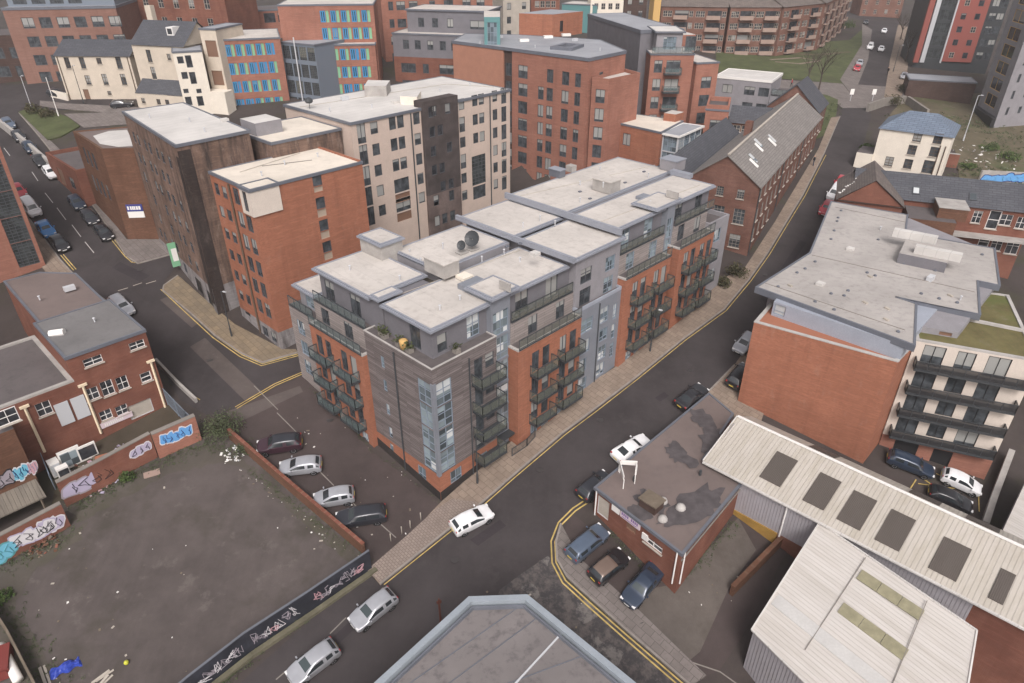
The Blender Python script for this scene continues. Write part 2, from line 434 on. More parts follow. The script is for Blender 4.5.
roofm('roof_bluegrey', (.30, .31, .335), (.18, .18, .2), .35)
roofm('roof_felt', (.12, .105, .105), (.05, .05, .05), .5)
roofm('roof_felt_brown', (.17, .135, .125), (.07, .065, .07), .3, sc=.7)
roofm('roof_felt_grey', (.17, .165, .165), (.08, .08, .08), .45)
roofm('roof_mossy', (.08, .07, .055), (.03, .03, .025), .5)
roofm('roof_mottled', (.185, .168, .165), (.06, .055, .06), .85, sc=.9)
slate('slate', (.085, .088, .10), (.065, .068, .08)); slate('slate_blue', (.16, .20, .26), (.13, .165, .22)); slate('slate_pale', (.24, .22, .205), (.19, .175, .165)); slate('slate_brown', (.17, .14, .125), (.12, .10, .09))
flat('beige_dark', (.36, .29, .23), .7, .2); flat('metal_dark', (.045, .05, .055), .45, .4); flat('metal_blue', (.16, .19, .23), .4, .5); flat('black', (.02, .02, .022), .5, .4)
flat('frame_dark', (.06, .065, .075), .5, .4); flat('frame_white', (.72, .70, .68), .5, .4); flat('frame_blue', (.2, .24, .29), .45, .4); flat('frame_brown', (.10, .07, .05), .6, .3)
flat('white_paint', (.75, .73, .70), .5, .4); flat('cream_paint', (.74, .62, .45), .5, .4); flat('galv', (.5, .51, .53), .4, .5)
plain('yellow_paint', (.46, .34, .12), .8, .2, .35, 1.2); flat('lane_white', (.42, .40, .39), .8, .2); flat('timber', (.30, .22, .13), .8, .2); plain('timber_old', (.16, .13, .10), .9, .15, .3)
flat('panel_brown', (.19, .11, .075), .6, .3); flat('green_panel', (.20, .43, .26), .5, .4); flat('blue_panel', (.035, .22, .43), .5, .4); flat('red_panel', (.27, .08, .065), .55, .4)
flat('ochre', (.56, .36, .14), .8, .2)
pane('glass', (.035, .04, .045), (.40, .40, .38), .5); pane('glass_dark', (.022, .024, .028), (.3, .3, .29), .12); pane('glass_blue', (.05, .065, .075), (.5, .52, .52), .3, tint=(.10, .13, .15), cell=(.6, .7)); pane('glass_shop', (.03, .035, .035), (.25, .25, .2), .2)
pane('glass_pale', (.045, .055, .062), (.6, .62, .62), .25, tint=(.15, .185, .20), cell=(.8, .74))
def mesh_panel(key, c, a):
    t = NT(key); tr = t.n('ShaderNodeBsdfTransparent'); mx = t.n('ShaderNodeMixShader'); mx.inputs[0].default_value = a
    t.l(tr.outputs[0], mx.inputs[1]); t.l(t.b.outputs[0], mx.inputs[2]); t.l(mx.outputs[0], t.out.inputs[0]); return t.done(key, c, .35, .4)
mesh_panel('infill_black', (.03, .03, .032), .85); mesh_panel('rail_panel', (.17, .185, .15), .42); mesh_panel('rail_glass', (.16, .22, .22), .4)
KINDS.update(
 d1=dict(fm='frame_dark', pm='glass'), d2=dict(nx=2, fm='frame_dark', pm='glass'), d2t=dict(nx=2, tr=(.68,), fm='frame_dark', pm='glass'), d1t=dict(tr=(.66,), fm='frame_dark', pm='glass'),
 bl2=dict(nx=2, tr=(.3,), fm='frame_blue', pm='glass_blue'), bl1=dict(fm='frame_blue', pm='glass_blue', tr=(.35,)), pale2=dict(nx=2, fm='frame_blue', pm='glass_pale', tr=(.25, .6)),
 door2=dict(nx=2, fm='frame_dark', pm='glass'), sash=dict(nx=2, tr=(.5,), fm='frame_white', pm='glass_dark', t=.05, sill=1), sashd=dict(nx=2, tr=(.34, .67), fm='frame_brown', pm='glass', sill=1),
 wh1=dict(tr=(.5,), fm='frame_white', pm='glass_dark', t=.08, sill=1), wh2=dict(nx=2, tr=(.65,), fm='frame_white', pm='glass', t=.07, sill=1), mill=dict(nx=3, tr=(.25, .5, .75), fm='stone_dark', pm='glass', t=.05, sill=1, single=1),
 far=dict(nx=2, fm='frame_dark', pm='glass', single=1, t=.08), farw=dict(nx=2, tr=(.5,), fm='stone', pm='glass_dark', single=1, t=.075), fard=dict(fm='frame_dark', pm='glass_dark', single=1, t=.08),
 colour=dict(nx=1, fm='metal_dark', pm='glass_dark', single=1), brownp=dict(fm='panel_brown', pm='panel_brown', single=1), shop=dict(nx=2, fm='frame_dark', pm='glass_shop'),
 curtain=dict(nx=4, tr=(.12, .25, .37, .5, .62, .75, .87), fm='frame_dark', pm='glass_shop', t=.07), board=dict(fm='white_paint', pm='white_paint', single=1), boardb=dict(fm='beige_dark', pm='beige_dark', single=1), shutter=dict(fm='galv', pm='stone', single=1), dark=dict(fm='black', pm='black', single=1),
 blk=dict(nx=2, fm='black', pm='glass'), tur=dict(nx=3, tr=(.33, .66), fm='frame_blue', pm='glass_blue', single=1), yel=dict(nx=2, fm='ochre', pm='glass_dark', single=1, t=.1))

# ---------------------------------------------------------------- ground materials
def asphalt(key, c, patch=(.11, .10, .095), amt=.4, sc=1.0, moss=None, pale=None):
    t = NT(key); f = t.noise(.12*sc, detail=8, rough=.68); g = t.noise(1.1*sc, detail=7, rough=.72); h = t.noise(25, detail=2)
    col = t.mix(t.ramp(f, .35, .65), mul(c, .74), mul(c, 1.3)); col = t.mix(t.ramp(g, .5, .78, 0, amt), col, patch); w = t.noise(.5*sc, detail=7, rough=.7, stretch=((1.0, .14, 1), (0, 0, BETA))); col = t.mix(t.ramp(w, .5, .75, 0, .4), col, mul(c, 1.45))
    if moss:
        k = t.noise(.16, detail=7, rough=.65); col = t.mix(t.ramp(k, .52, .66, 0, .7), col, moss)
    if pale:
        k = t.noise(.45, detail=8, rough=.7); col = t.mix(t.ramp(k, .58, .66, 0, .55), col, pale)
    col = t.mix(t.ramp(h, .3, .7, 0, .3), col, mul(c, .6)); t.bump(h, .1, .01)
    return t.done(key, col, t.ramp(g, .3, .8, .75, .95), .2)
asphalt('asphalt', (.049, .0425, .0435), (.075, .064, .064), .45, pale=(.066, .057, .058))
asphalt('asphalt_old', (.09, .075, .07), (.15, .13, .11), .4, pale=(.17, .15, .14))
asphalt('ground', (.055, .045, .042), (.085, .07, .06), .5, moss=(.055, .055, .03))
asphalt('lot', (.09, .0755, .0715), (.13, .112, .102), .3, moss=(.052, .046, .036), pale=(.15, .132, .12))
asphalt('carpark', (.062, .048, .046), (.085, .07, .063), .4)
asphalt('scrub', (.10, .085, .055), (.19, .15, .11), .6, moss=(.075, .095, .035), pale=(.21, .18, .14))
asphalt('grass', (.072, .085, .036), (.10, .095, .05), .5, sc=3, moss=(.06, .062, .034), pale=(.10, .09, .055))
asphalt('green_roof', (.13, .115, .05), (.20, .13, .075), .8, sc=4, moss=(.10, .13, .035), pale=(.2, .17, .12))
def paving(key, c, c2, sz=.6):
    t = NT(key); mp = t.n('ShaderNodeMapping'); mp.inputs['Rotation'].default_value = (0, 0, BETA); t.l(t.P().outputs['Position'], mp.inputs[0])
    b = t.n('ShaderNodeTexBrick'); t.l(mp.outputs[0], b.inputs['Vector']); b.inputs['Scale'].default_value = 1
    b.inputs['Brick Width'].default_value = sz*1.4; b.inputs['Row Height'].default_value = sz; b.inputs['Mortar Size'].default_value = .02
    for nm, cc in (('Color1', c), ('Color2', c2), ('Mortar', mul(c2, .6))): b.inputs[nm].default_value = (*cc, 1)
    g = t.noise(.5, detail=7, rough=.7); col = t.mix(t.ramp(g, .4, .7, 0, .55), b.outputs['Color'], mul(c2, .6)); g = t.noise(4, detail=4); col = t.mix(t.ramp(g, .55, .8, 0, .4), col, mul(c2, .7))
    return t.done(key, col, .9, .2)
paving('paving', (.27, .215, .17), (.225, .175, .14)); paving('paving_yellow', (.25, .195, .13), (.20, .16, .115)); paving('paving_block', (.27, .22, .19), (.235, .19, .165), .22); paving('paving_grey', (.2, .175, .165), (.165, .145, .135))
def setts(key):
    t = NT(key); g = t.P(); v = t.n('ShaderNodeTexVoronoi'); v.inputs['Scale'].default_value = .55; v.inputs['Randomness'].default_value = 1
    w = t.noise(.9, detail=5); a = t.n('ShaderNodeVectorMath', operation='ADD'); t.l(g.outputs['Position'], a.inputs[0]); cx = t.n('ShaderNodeCombineXYZ'); t.l(w, cx.inputs[0]); t.l(w, cx.inputs[1]); t.l(cx.outputs[0], a.inputs[1]); t.l(a.outputs[0], v.inputs['Vector'])
    s = t.n('ShaderNodeSeparateColor'); t.l(v.outputs['Color'], s.inputs[0]); n = t.noise(1.3, detail=7, rough=.75)
    col = t.mix(t.ramp(n, .45, .6, 0, .9), (.05, .046, .048), (.115, .10, .093)); k = t.n('ShaderNodeMath', operation='MULTIPLY'); t.l(t.ramp(s.outputs[0], .72, .78, 0, .6), k.inputs[0]); t.l(t.ramp(n, .4, .55), k.inputs[1])
    col = t.mix(k.outputs[0], col, (.19, .175, .165)); t.bump(n, .3, .03); return t.done(key, col, .85, .25)
setts('setts'); plain('kerbstone', (.24, .215, .195), .9, .2, .2, 1.5); asphalt('patch_road', (.038, .032, .035), (.05, .043, .044), .3); flat('manhole', (.05, .045, .045), .6, .4)

# ---------------------------------------------------------------- terrain and surfaces
def drape(name, pts, off, mat, skirt=0.0, kind='structure', parent=None, cell=4.0, world=False):
    pts = [xy(p) if world else xy(G(*p)) for p in pts]; pts = ccw(pts)
    from mathutils.geometry import delaunay_2d_cdt
    cv, ce, cf, *_r = delaunay_2d_cdt([Vector(p) for p in pts], [], [list(range(len(pts)))], 1, 1e-4)
    bm = bmesh.new(); vs = [bm.verts.new((p.x, p.y, 0)) for p in cv]
    for f_ in cf:
        try: bm.faces.new([vs[i] for i in f_])
        except ValueError: pass
    for ax in (0, 1):
        lo, hi = min(p[ax] for p in pts), max(p[ax] for p in pts); k = math.ceil(lo/cell)
        while k*cell < hi:
            co = [0, 0, 0]; co[ax] = k*cell; no = [0, 0, 0]; no[ax] = 1
            bmesh.ops.bisect_plane(bm, geom=bm.verts[:]+bm.edges[:]+bm.faces[:], plane_co=co, plane_no=no); k += 1
    bmesh.ops.remove_doubles(bm, verts=bm.verts[:], dist=.001)
    for v in bm.verts: v.co.z = terr(v.co.x, v.co.y)+off
    if skirt:
        be = [e for e in bm.edges if len(e.link_faces) == 1]
        r = bmesh.ops.extrude_edge_only(bm, edges=be)
        for q in r['geom']:
            if isinstance(q, bmesh.types.BMVert): q.co.z -= skirt
    bmesh.ops.recalc_face_normals(bm, faces=bm.faces[:])
    me = bpy.data.meshes.new(name); bm.to_mesh(me); bm.free(); me.materials.append(M[mat])
    up = sum(p.normal.z*p.area for p in me.polygons)
    if up < 0: me.flip_normals()
    o = bpy.data.objects.new(name, me); COL.objects.link(o)
    if kind: o['kind'] = kind
    return o
def resample(pts, step=1.5):
    out = [Vector(pts[0])]
    for a, b in zip(pts, pts[1:]):
        a = Vector(a); b = Vector(b); n = max(1, int((b-a).length/step))
        out += [a+(b-a)*i/n for i in range(1, n+1)]
    return out
def strip_mb(mb, pts, w, off, world=False, shift=0.0, th=0.0):
    pts = resample([Vector(xy(p)) if world else Vector(xy(G(*p))) for p in pts]); L = []; Rr = []
    for i, p in enumerate(pts):
        d = (pts[min(i+1, len(pts)-1)]-pts[max(i-1, 0)]).normalized(); n = Vector((-d.y, d.x))
        for q, S in ((p+n*(shift+w/2), L), (p+n*(shift-w/2), Rr)): S.append((q.x, q.y, terr(q.x, q.y)+off))
    for i in range(len(pts)-1):
        mb.face([Rr[i], Rr[i+1], L[i+1], L[i]])
        if th:
            lo = lambda q: (q[0], q[1], q[2]-th)
            mb.face([lo(Rr[i]), lo(Rr[i+1]), Rr[i+1], Rr[i]]); mb.face([L[i], L[i+1], lo(L[i+1]), lo(L[i])])
def line(name, pts, w, off, mat, shifts=(0,), world=False, th=0.0):
    mb = MB()
    for s in shifts: strip_mb(mb, pts, w, off, world, s, th)
    o = mb.build(name, M[mat]); o['kind'] = 'structure'; return o
def axis_vals(lo, hi, a, b, st):
    v = [a+st*i for i in range(int((b-a)/st)+1)]; k = st*2; x = a
    pre = []
    while x > lo: x -= k; k *= 1.6; pre.append(x)
    k = st*2; x = v[-1]; post = []
    while x < hi: x += k; k *= 1.6; post.append(x)
    return list(reversed(pre))+v+post
xs = axis_vals(-1500, 1500, -160, 200, 4); ys = axis_vals(-400, 2500, -8, 280, 4)
gm = MB(); gm.v = [(x, y, terr(x, y)-.03) for y in ys for x in xs]
nx = len(xs)
for j in range(len(ys)-1):
    for i in range(nx-1): gm.f.append((j*nx+i, j*nx+i+1, (j+1)*nx+i+1, (j+1)*nx+i)); gm.m.append(0)
gm.build('ground', M['ground'], smooth=True)['kind'] = 'structure'

KL = [(380,585),(440,537),(480,505),(512,477),(562,434),(594,410),(636,378),(684,339),(724,310),(749,280),(768,253),(803,195),(824,154),(840,117)]
KR = [(871,117),(866,135),(858,163),(846,190),(836,210),(800,268),(765,322),(735,365),(702,400),(672,425),(640,450),(604,486),(578,508),(564,522),(555,542),(556,562),(566,580),(590,602),(625,633),(690,690),(760,755)]
road = drape('main_road', [(60,860),(150,768),(250,674),(310,620),(367,570)]+KL+[(842,108),(850,100),(862,100),(870,108)]+KR+[(560,900)], .012, 'asphalt')
drape('worn_side_road', [(500,590),(520,575),(548,556),(556,566),(566,582),(590,604),(625,635),(690,692),(760,757),(740,860),(520,760),(480,640)], .03, 'setts')
drape('left_street', [(-40,120),(0,85),(40,84),(110,97),(123,108),(60,110),(22,108),(20,116),(60,165),(95,210),(126,258),(138,264),(175,254),(180,262),(165,280),(163,290),(190,314),(215,337),(242,355),(262,364),(298,355),(303,372),(250,398),(225,425),(180,400),(160,365),(110,305),(82,285),(60,262),(30,222),(0,185)], .012, 'asphalt')
drape('empty_lot', [(222,432),(300,500),(368,556),(310,612),(200,683),(110,760),(0,800),(-110,720),(-30,620),(0,580),(60,535),(130,470),(200,440)], .012, 'lot')
drape('parking_lane', [(303,376),(330,404),(370,450),(441,503),(372,578),(366,552),(300,497),(232,440),(226,426),(252,400)], .022, 'carpark')
drape('forecourt', [(572,514),(600,535),(655,582),(730,500),(790,545),(740,640),(720,670),(690,684),(625,628),(590,597),(568,574),(560,556),(562,535)], .012, 'carpark')
drape('top_street', [(853,97),(868,60),(872,30),(862,20),(800,8),(800,4),(868,14),(900,20),(897,30),(889,62),(884,95),(866,100)], .012, 'asphalt')
drape('cross_street', [(770,79),(850,84),(905,88),(905,98),(870,108),(842,108),(830,96),(770,90)], .02, 'paving_grey')
# pavements are real steps above the road
drape('pavement', KL+[(831,118),(818,150),(800,180),(775,222),(745,268),(719,281),(664,326),(615,368),(560,403),(487,462),(441,503),(372,575)], .12, 'paving', .16)
drape('pavement_corner', [(178,276),(164,286),(163,291),(190,313),(215,336),(242,354),(262,363),(298,353),(296,350),(283,350),(235,325),(203,298)], .12, 'paving_yellow', .16)
drape('pavement_street', [(-60,150),(0,183),(30,220),(60,260),(82,284),(110,304),(106,308),(60,290),(20,240),(-40,170)], .12, 'paving', .16)
drape('pavement_brown_corner', [(126,256),(138,263),(174,253),(166,240),(127,240),(100,205)], .12, 'paving_grey', .16)
drape('pavement_right', [(734,366),(702,399),(715,410),(760,425),(775,380),(760,330)], .12, 'paving', .16)
drape('pavement_forecourt', [(561,524),(556,542),(557,560),(567,577),(591,599),(626,630),(691,686),(706,676),(640,612),(600,576),(578,558),(572,545)], .1, 'paving_grey', .13)
drape('pavement_blocks', [(367,571),(380,583),(440,535),(478,503),(452,500),(436,510),(403,540)], .13, 'paving_block', .16)
drape('plaza', [(884,97),(890,60),(898,25),(912,28),(905,90),(900,98)], .1, 'paving', .12)
drape('pavement_top', [(853,97),(868,60),(872,30),(862,24),(862,45),(840,80)], .1, 'paving_grey', .12)
# grass
drape('lawn', [(716,50),(850,40),(866,26),(866,45),(845,84),(770,78),(716,72)], .06, 'grass')
drape('lawn_mill', [(800,92),(826,95),(838,100),(836,116),(826,135),(815,140),(800,120)], .08, 'grass')
drape('verge', [(19,113),(30,109),(45,110),(68,118),(80,127),(62,137),(48,141)], .2, 'grass', .3)
line('park_path', [(770,60),(800,58),(820,61),(800,64),(775,62)], .9, .075, 'paving')
line('park_path', [(716,52),(760,53),(820,55),(850,52)], 1.6, .075, 'scrub')
drape('scrubland', [(905,98),(1060,92),(1060,195),(960,185),(955,150),(905,140),(885,120)], .05, 'scrub')
# markings
line('yellow_line', [(380+4,585),(440+4,537),(480+4,505),(512+3,477.5),(562+3,435),(594+3,411),(636+2,379),(684+2,340),(724+2,311),(749+2,281),(768+2,254),(803+2,196),(824+2,155)], .08, .03, 'yellow_paint')
line('yellow_line', [(734,364),(702,398),(672,423)], .1, .03, 'yellow_paint', (.12,))
line('yellow_line', [(586,502),(574,510),(560,524),(553,542),(554,563),(564,582),(588,604),(623,635),(690,693),(740,740)], .12, .05, 'yellow_paint', (-.16, .16))
line('yellow_line', [(113,240),(126,256),(133,262),(140,263),(176,252)], .1, .03, 'yellow_paint', (-.14, .14))
line('yellow_line', [(62,255),(75,270)], .1, .03, 'yellow_paint', (-.14, .14))
line('yellow_line', [(162,289),(189,314),(214,337),(241,356),(262,365),(298,355)], .1, .03, 'yellow_paint', (-.14, .14))
line('yellow_line', [(303,373),(275,385),(236,408)], .1, .035, 'yellow_paint', (-.14, .14))
line('yellow_line', [(160,365),(180,388),(200,400)], .1, .03, 'yellow_paint')
for a, b in (((32,172),(38,181)), ((45,193),(53,203)), ((57,208),(66,220)), ((72,225),(81,237)), ((85,242),(94,253)), ((4,148),(10,156))):
    line('lane_marking', [a, b], .09, .03, 'lane_white')
for a, b in (((118,291),(128,288)), ((133,286),(142,283)), ((146,284),(156,281)), ((132,262),(142,258))): line('lane_marking', [a, b], .12, .03, 'stone')
for a, b in (((278,410),(254,386)), ((296,432),(277,413)), ((334,486),(318,470)), ((365,516),(350,500)), ((396,538),(378,522)), ((330,634),(346,618)), ((276,680),(290,668)), ((306,655),(316,646))): line('bay_marking', [a, b], .09, .04, 'stone_dark')
line('gutter_line', [(690,662),(720,672),(745,690)], .1, .03, 'stone_dark')
for a, b in (((916,480),(905,497)), ((921,478),(944,494)), ((936,474),(978,494)), ((978,488),(979,512)), ((925,480),(950,500)), ((918,484),(955,489))): line('bay_marking', [a, b], .1, .06, 'yellow_paint')
plain('coping_metal', (.34, .38, .42), .35, .5, .08, metal=.2); flat('rust', (.10, .04, .03), .8, .2); plain('patch_dark', (.085, .075, .078), .75, .3, .3, 1.5); flat('sign_pink', (.62, .52, .56), .5, .3); flat('sign_ink', (.2, .12, .3), .6, .3); plain('ochre_dark', (.33, .20, .055), .7, .2, .25)
corrug('corrug_wall', (.36, .345, .37), .25, BETA+math.pi/2, (.25, .22, .2), .3); corrug('sheet_v', (.46, .425, .38), .33, BETA+0.0 if False else math.atan2(AA.y, AA.x), (.32, .285, .22), .65); corrug('sheet_u', (.55, .52, .49), .30, math.atan2(BB.y*.98-AA.y*.195, BB.x*.98-AA.x*.195), (.36, .325, .28), .6)
corrug('sheet_dark', (.10, .085, .075), .12, math.atan2(AA.y, AA.x), (.07, .06, .05), .3); plain('sheet_yellow', (.27, .25, .165), .5, .3, .2, 2); plain('sheet_blue', (.50, .49, .475), .5, .3, .08)
plain('hoarding', (.028, .03, .04), .7, .3, .5, .6); plain('moss_concrete', (.13, .12, .085), .9, .1, .3)
brick('brick_pink', (.25, .135, .105), (.22, .115, .09), (.25, .17, .14), var=.12); plain('panel_terracotta', (.38, .185, .125), .7, .3, .08); plain('balcony_pink', (.34, .25, .21), .8, .2, .1); corrug('corrug_old', (.20, .175, .145), .3, BETA, (.06, .055, .05), .7)
KINDS.update(tur2=dict(nx=2, tr=(.3,), fm='frame_dark', pm='glass', single=1, t=.09))
flat('ball', (.5, .5, .05), .5, .4); flat('skin', (.45, .28, .2), .6, .3)

line('kerb', [(x, y) for x, y in KL], .16, .135, 'kerbstone', (.02,), th=.2)
line('kerb', [(178,276),(164,286),(163,291),(190,313),(215,336),(242,354),(262,363),(298,353)], .16, .135, 'kerbstone', th=.2)
line('kerb', [(734,366),(702,399)], .16, .135, 'kerbstone', th=.2); line('kerb', [(561,524),(556,542),(557,560),(567,577),(591,599),(626,630),(691,686)], .16, .115, 'kerbstone', th=.2)
line('kerb', [(127,257),(138,264),(174,254)], .16, .135, 'kerbstone', th=.2); line('kerb', [(0,183),(30,220),(60,260),(82,284),(110,304)], .16, .135, 'kerbstone', th=.2)
line('kerb', [(19,113),(62,165),(100,215),(126,256)], .16, .1, 'kerbstone', th=.2); drape('pavement_brown_corner', [(19,113),(62,165),(100,215),(126,256),(128,246),(96,196),(60,150)], .1, 'paving_grey', .16)
for pts in ([(205,338),(262,392),(246,402),(190,347)], [(170,296),(200,322),(192,328),(160,300)], [(226,412),(300,386),(303,392),(236,424)], [(540,560),(556,575),(570,590),(540,600),(520,585)]): drape('road_patch', pts, .026, 'asphalt_old')
for pts in ([(655,398),(664,392),(669,396),(660,402)], [(548,430),(600,392),(606,396),(554,435)], [(470,540),(500,520),(506,526),(478,546)], [(120,262),(150,276),(140,282),(112,268)], [(760,300),(800,240),(806,243),(768,303)], [(330,640),(360,612),(366,618),(338,645)]): drape('road_patch', pts, .027, 'patch_road')
for px, py in ((540,470),(690,370),(600,420),(455,560),(210,360),(140,270),(765,275),(330,420),(640,620),(300,620)):
    p = G(px, py); mb = MB(); mb.lathe(Vector((p.x, p.y, p.z+.02)), [(.33, 0), (.33, .022), (.28, .024)], 14); mb.build('manhole_cover', M['manhole'])['kind'] = 'structure'

asphalt('moss_ground', (.084, .073, .062), (.07, .064, .046), .6, moss=(.062, .062, .038), pale=(.11, .095, .085)); asphalt('slab', (.105, .09, .08), (.07, .06, .052), .5, moss=(.065, .056, .045)); asphalt('yard_dirt', (.065, .052, .038), (.05, .05, .028), .6, moss=(.05, .055, .025))
def ragged(pts, step=7, j=3.0, seed=1):
    r_ = random.Random(seed); o = []
    for (x0, y0), (x1, y1) in zip(pts, pts[1:]+pts[:1]):
        n = max(1, int(math.hypot(x1-x0, y1-y0)/step))
        for i in range(n): t = i/n; o.append((x0+(x1-x0)*t+r_.uniform(-j, j), y0+(y1-y0)*t+r_.uniform(-j, j)*.7))
    return o
drape('moss_ground', ragged([(66,510),(112,486),(160,461),(204,442),(238,452),(262,478),(222,462),(165,476),(118,502),(80,524)], seed=2), .026, 'moss_ground')
drape('moss_ground', ragged([(-20,588),(0,568),(72,530),(88,520),(80,540),(30,572),(14,610),(34,640),(60,680),(20,690),(-30,640)], seed=3), .032, 'moss_ground')
drape('moss_ground', ragged([(262,478),(300,508),(366,560),(352,566),(310,530),(270,492)], 7, 2, 4), .038, 'moss_ground')
drape('yard_dirt', [(52,505),(66,500),(155,452),(200,438),(196,425),(168,404),(140,415),(60,460)], .044, 'yard_dirt')
drape('yard_slab', [(606,618),(655,588),(676,584),(738,518),(756,550),(728,590),(700,652),(690,660)], .024, 'slab')
drape('pavement_house', [(40,101),(68,104),(140,108),(185,113),(184,117),(112,113),(60,109),(40,106)], .1, 'paving_grey', .14); drape('hardstanding', [(64,114),(122,112),(132,124),(84,128)], .03, 'paving_grey')
# ---------------------------------------------------------------- the grey and orange corner block of flats
def RU(u0, u1, v0, v1): return [xy(uvw(u0, v0)), xy(uvw(u1, v0)), xy(uvw(u1, v1)), xy(uvw(u0, v1))]
A = Bld('apartment_building', 'grey and orange stepped block of flats with pale flat roofs on the street corner', 'building', uvw(0, 0, 0))
def FR(u0, u1, v): return Fac(uvw(u0, v), uvw(u1, v))
def FL(u, v1, v0): return Fac(uvw(u, v1), uvw(u, v0))
def balcony(b, fac, u0, u1, z, d=.95, panel='rail_panel', h=1.0, slab=True, screen=False):
    mb = MB()
    if slab: mb.box3(fac.at(u0, z-.14, .02), fac.d*(u1-u0), fac.n*d, Vector((0, 0, .14)))
    else: mb.box3(fac.at(u0, z-.06, d-.12), fac.d*(u1-u0), fac.n*.12, Vector((0, 0, .06)))
    s = b.part(mb, 'balcony', 'metal_dark')
    r = MB(); c = [fac.at(u0+.03, z, .03), fac.at(u0+.03, z, d-.03), fac.at(u1-.03, z, d-.03), fac.at(u1-.03, z, .03)]
    if not slab: c = [fac.at(u0+.03, z, d-.06), fac.at(u1-.03, z, d-.06)]
    up = Vector((0, 0, h))
    for p, q in zip(c, c[1:]):
        r.bar(p+up, q+up, .07, .06); r.bar(p+up*.1, q+up*.1, .05); n = max(1, round((q-p).length/1.0))
        for i in range(n+1):
            t = p+(q-p)*i/n; r.bar(t, t+up, .05)
    ro = r.build('railing', M['metal_dark'], s)
    g = MB()
    for p, q in zip(c, c[1:]): g.face([p+up*.12, q+up*.12, q+up*.95, p+up*.95])
    g.build('infill_panel', M[panel], s)
    if screen:
        k = MB(); k.bar(c[0]+up*.5, c[0]+up*.5+fac.n*.05, 1.0); 
    return s
def slab(b, poly, z, over=0.0, h1=.17, h2=.13, roof='roof_pale', fas='fascia_blue', base=.0):
    """flat roof: two stepped fascia courses with the membrane just below the top lip"""
    poly = ccw([xy(p) for p in poly]); o1 = offset(poly, over); o2 = offset(poly, over-.16); o3 = offset(poly, over-.3); mb = MB(); n = len(poly)
    for i in range(n):
        j = (i+1) % n; q = lambda P, k, zz: (*P[k], zz)
        mb.face([q(o1,i,z-h1-h2), q(o1,j,z-h1-h2), q(o1,j,z-h2), q(o1,i,z-h2)]); mb.face([q(o1,i,z-h2), q(o1,j,z-h2), q(o2,j,z-h2), q(o2,i,z-h2)])
        mb.face([q(o2,i,z-h2), q(o2,j,z-h2), q(o2,j,z), q(o2,i,z)]); mb.face([q(o2,i,z), q(o2,j,z), q(o3,j,z), q(o3,i,z)])
        mb.face([q(o3,i,z), q(o3,j,z), q(o3,j,z-.06), q(o3,i,z-.06)])
    mb.face([(*p, z-h1-h2) for p in reversed(o1)])
    b.part(mb, 'fascia', fas)
    r = MB(); r.face([(*p, z-.06) for p in o3]); return b.part(r, 'roof', roof)
D2 = lambda us, z, h=2.05, w=1.0, k='d2': [(u, z, w, h, k, 'balcony_door') for u in us]
# wood-clad corner
gl = [2.75+2.27*i for i in range(4)]
def strips(u0, w): return [(u0, z, w, 2.2, 'cornerg', 'corner_window') for z in gl]
KINDS['cornerg'] = dict(nx=2, tr=(.33, .66), fm='frame_blue', pm='glass_pale', t=.07)
f = A.mass(RU(0, 6.9, 0, 8.6), -2, 2.72, 'brick_orange', None, {0: [(1.2, .95, 1.3, 1.35, 'bl2'), (4.6, 0.6, 1.0, 1.5, 'bl2'), (5.75, .75, .9, 1.2, 'bl2')], 3: [(8.6-2.9, .95, 1.1, 1.35, 'bl2'), (8.6-6.8, .9, .55, 1.5, 'bl1')]}, name='base_wall')
zf = [10.0, 7.3, 4.65, 2.0]
A.mass(RU(0, 6.9, 0, 8.6), 2.72, 13.25, 'cladding', 'roof_felt', {0: strips(.28, 1.6)+[q for z in zf[:3] for q in ((4.35, z, .95, 2.1, 'd1', 'balcony_door'), (5.6, z+.75, 1.0, 1.3, 'd1t'))]+[(4.35, 2.78, .95, 1.35, 'd1', 'balcony_door'), (5.6, 2.85, 1.0, 1.2, 'd1t')],
  3: strips(8.6-1.88, 1.6)+[(8.6-6.65, z, .5, 1.15, 'bl1') for z in (10.55, 8.2, 5.7, 3.2)]}, name='cladding')
mb = MB()   # plinth course of dark brick that follows the slope, standing proud of the wall
for fc, u0, u1, out in ((FR(0, 6.9, 0), 0, 6.9, .05), (FL(0, 8.6, 0), 0, 8.65, .05)):
    n = 8
    for i in range(n):
        a, b_ = u0+(u1-u0)*i/n, u0+(u1-u0)*(i+1)/n; pa, pb = fc.at(a, 0, out), fc.at(b_, 0, out)
        za, zb_ = terr(pa.x, pa.y)+.85, terr(pb.x, pb.y)+.85
        mb.face([fc.at(a, za-2.2, out), fc.at(b_, zb_-2.2, out), fc.at(b_, zb_, out), fc.at(a, za, out)]); mb.face([fc.at(a, za, out), fc.at(b_, zb_, out), fc.at(b_, zb_, 0), fc.at(a, za, 0)])
A.part(mb, 'plinth', 'brick_black')
A.parapet(RU(0, 6.9, 0, 8.6), 13.25, .08, .14, 'coping', 'coping', .04)
mb = MB(); mb.box3(uvw(-.06, -.06, 2.6), BB*.32, AA*.32, (0, 0, 9.3)); A.part(mb, 'corner_post', 'panel_blue')
mb = MB(); mb.bar(uvw(3.75, -.1, .6), uvw(3.75, -.1, 12.6), .11); mb.bar(uvw(-.1, 4.6, .6), uvw(-.1, 4.6, 12.9), .1); A.part(mb, 'downpipe', 'metal_dark')
fr = FR(0, 45, 0)
for z in zf: balcony(A, fr, 4.0, 6.85, z-.05, 1.25)
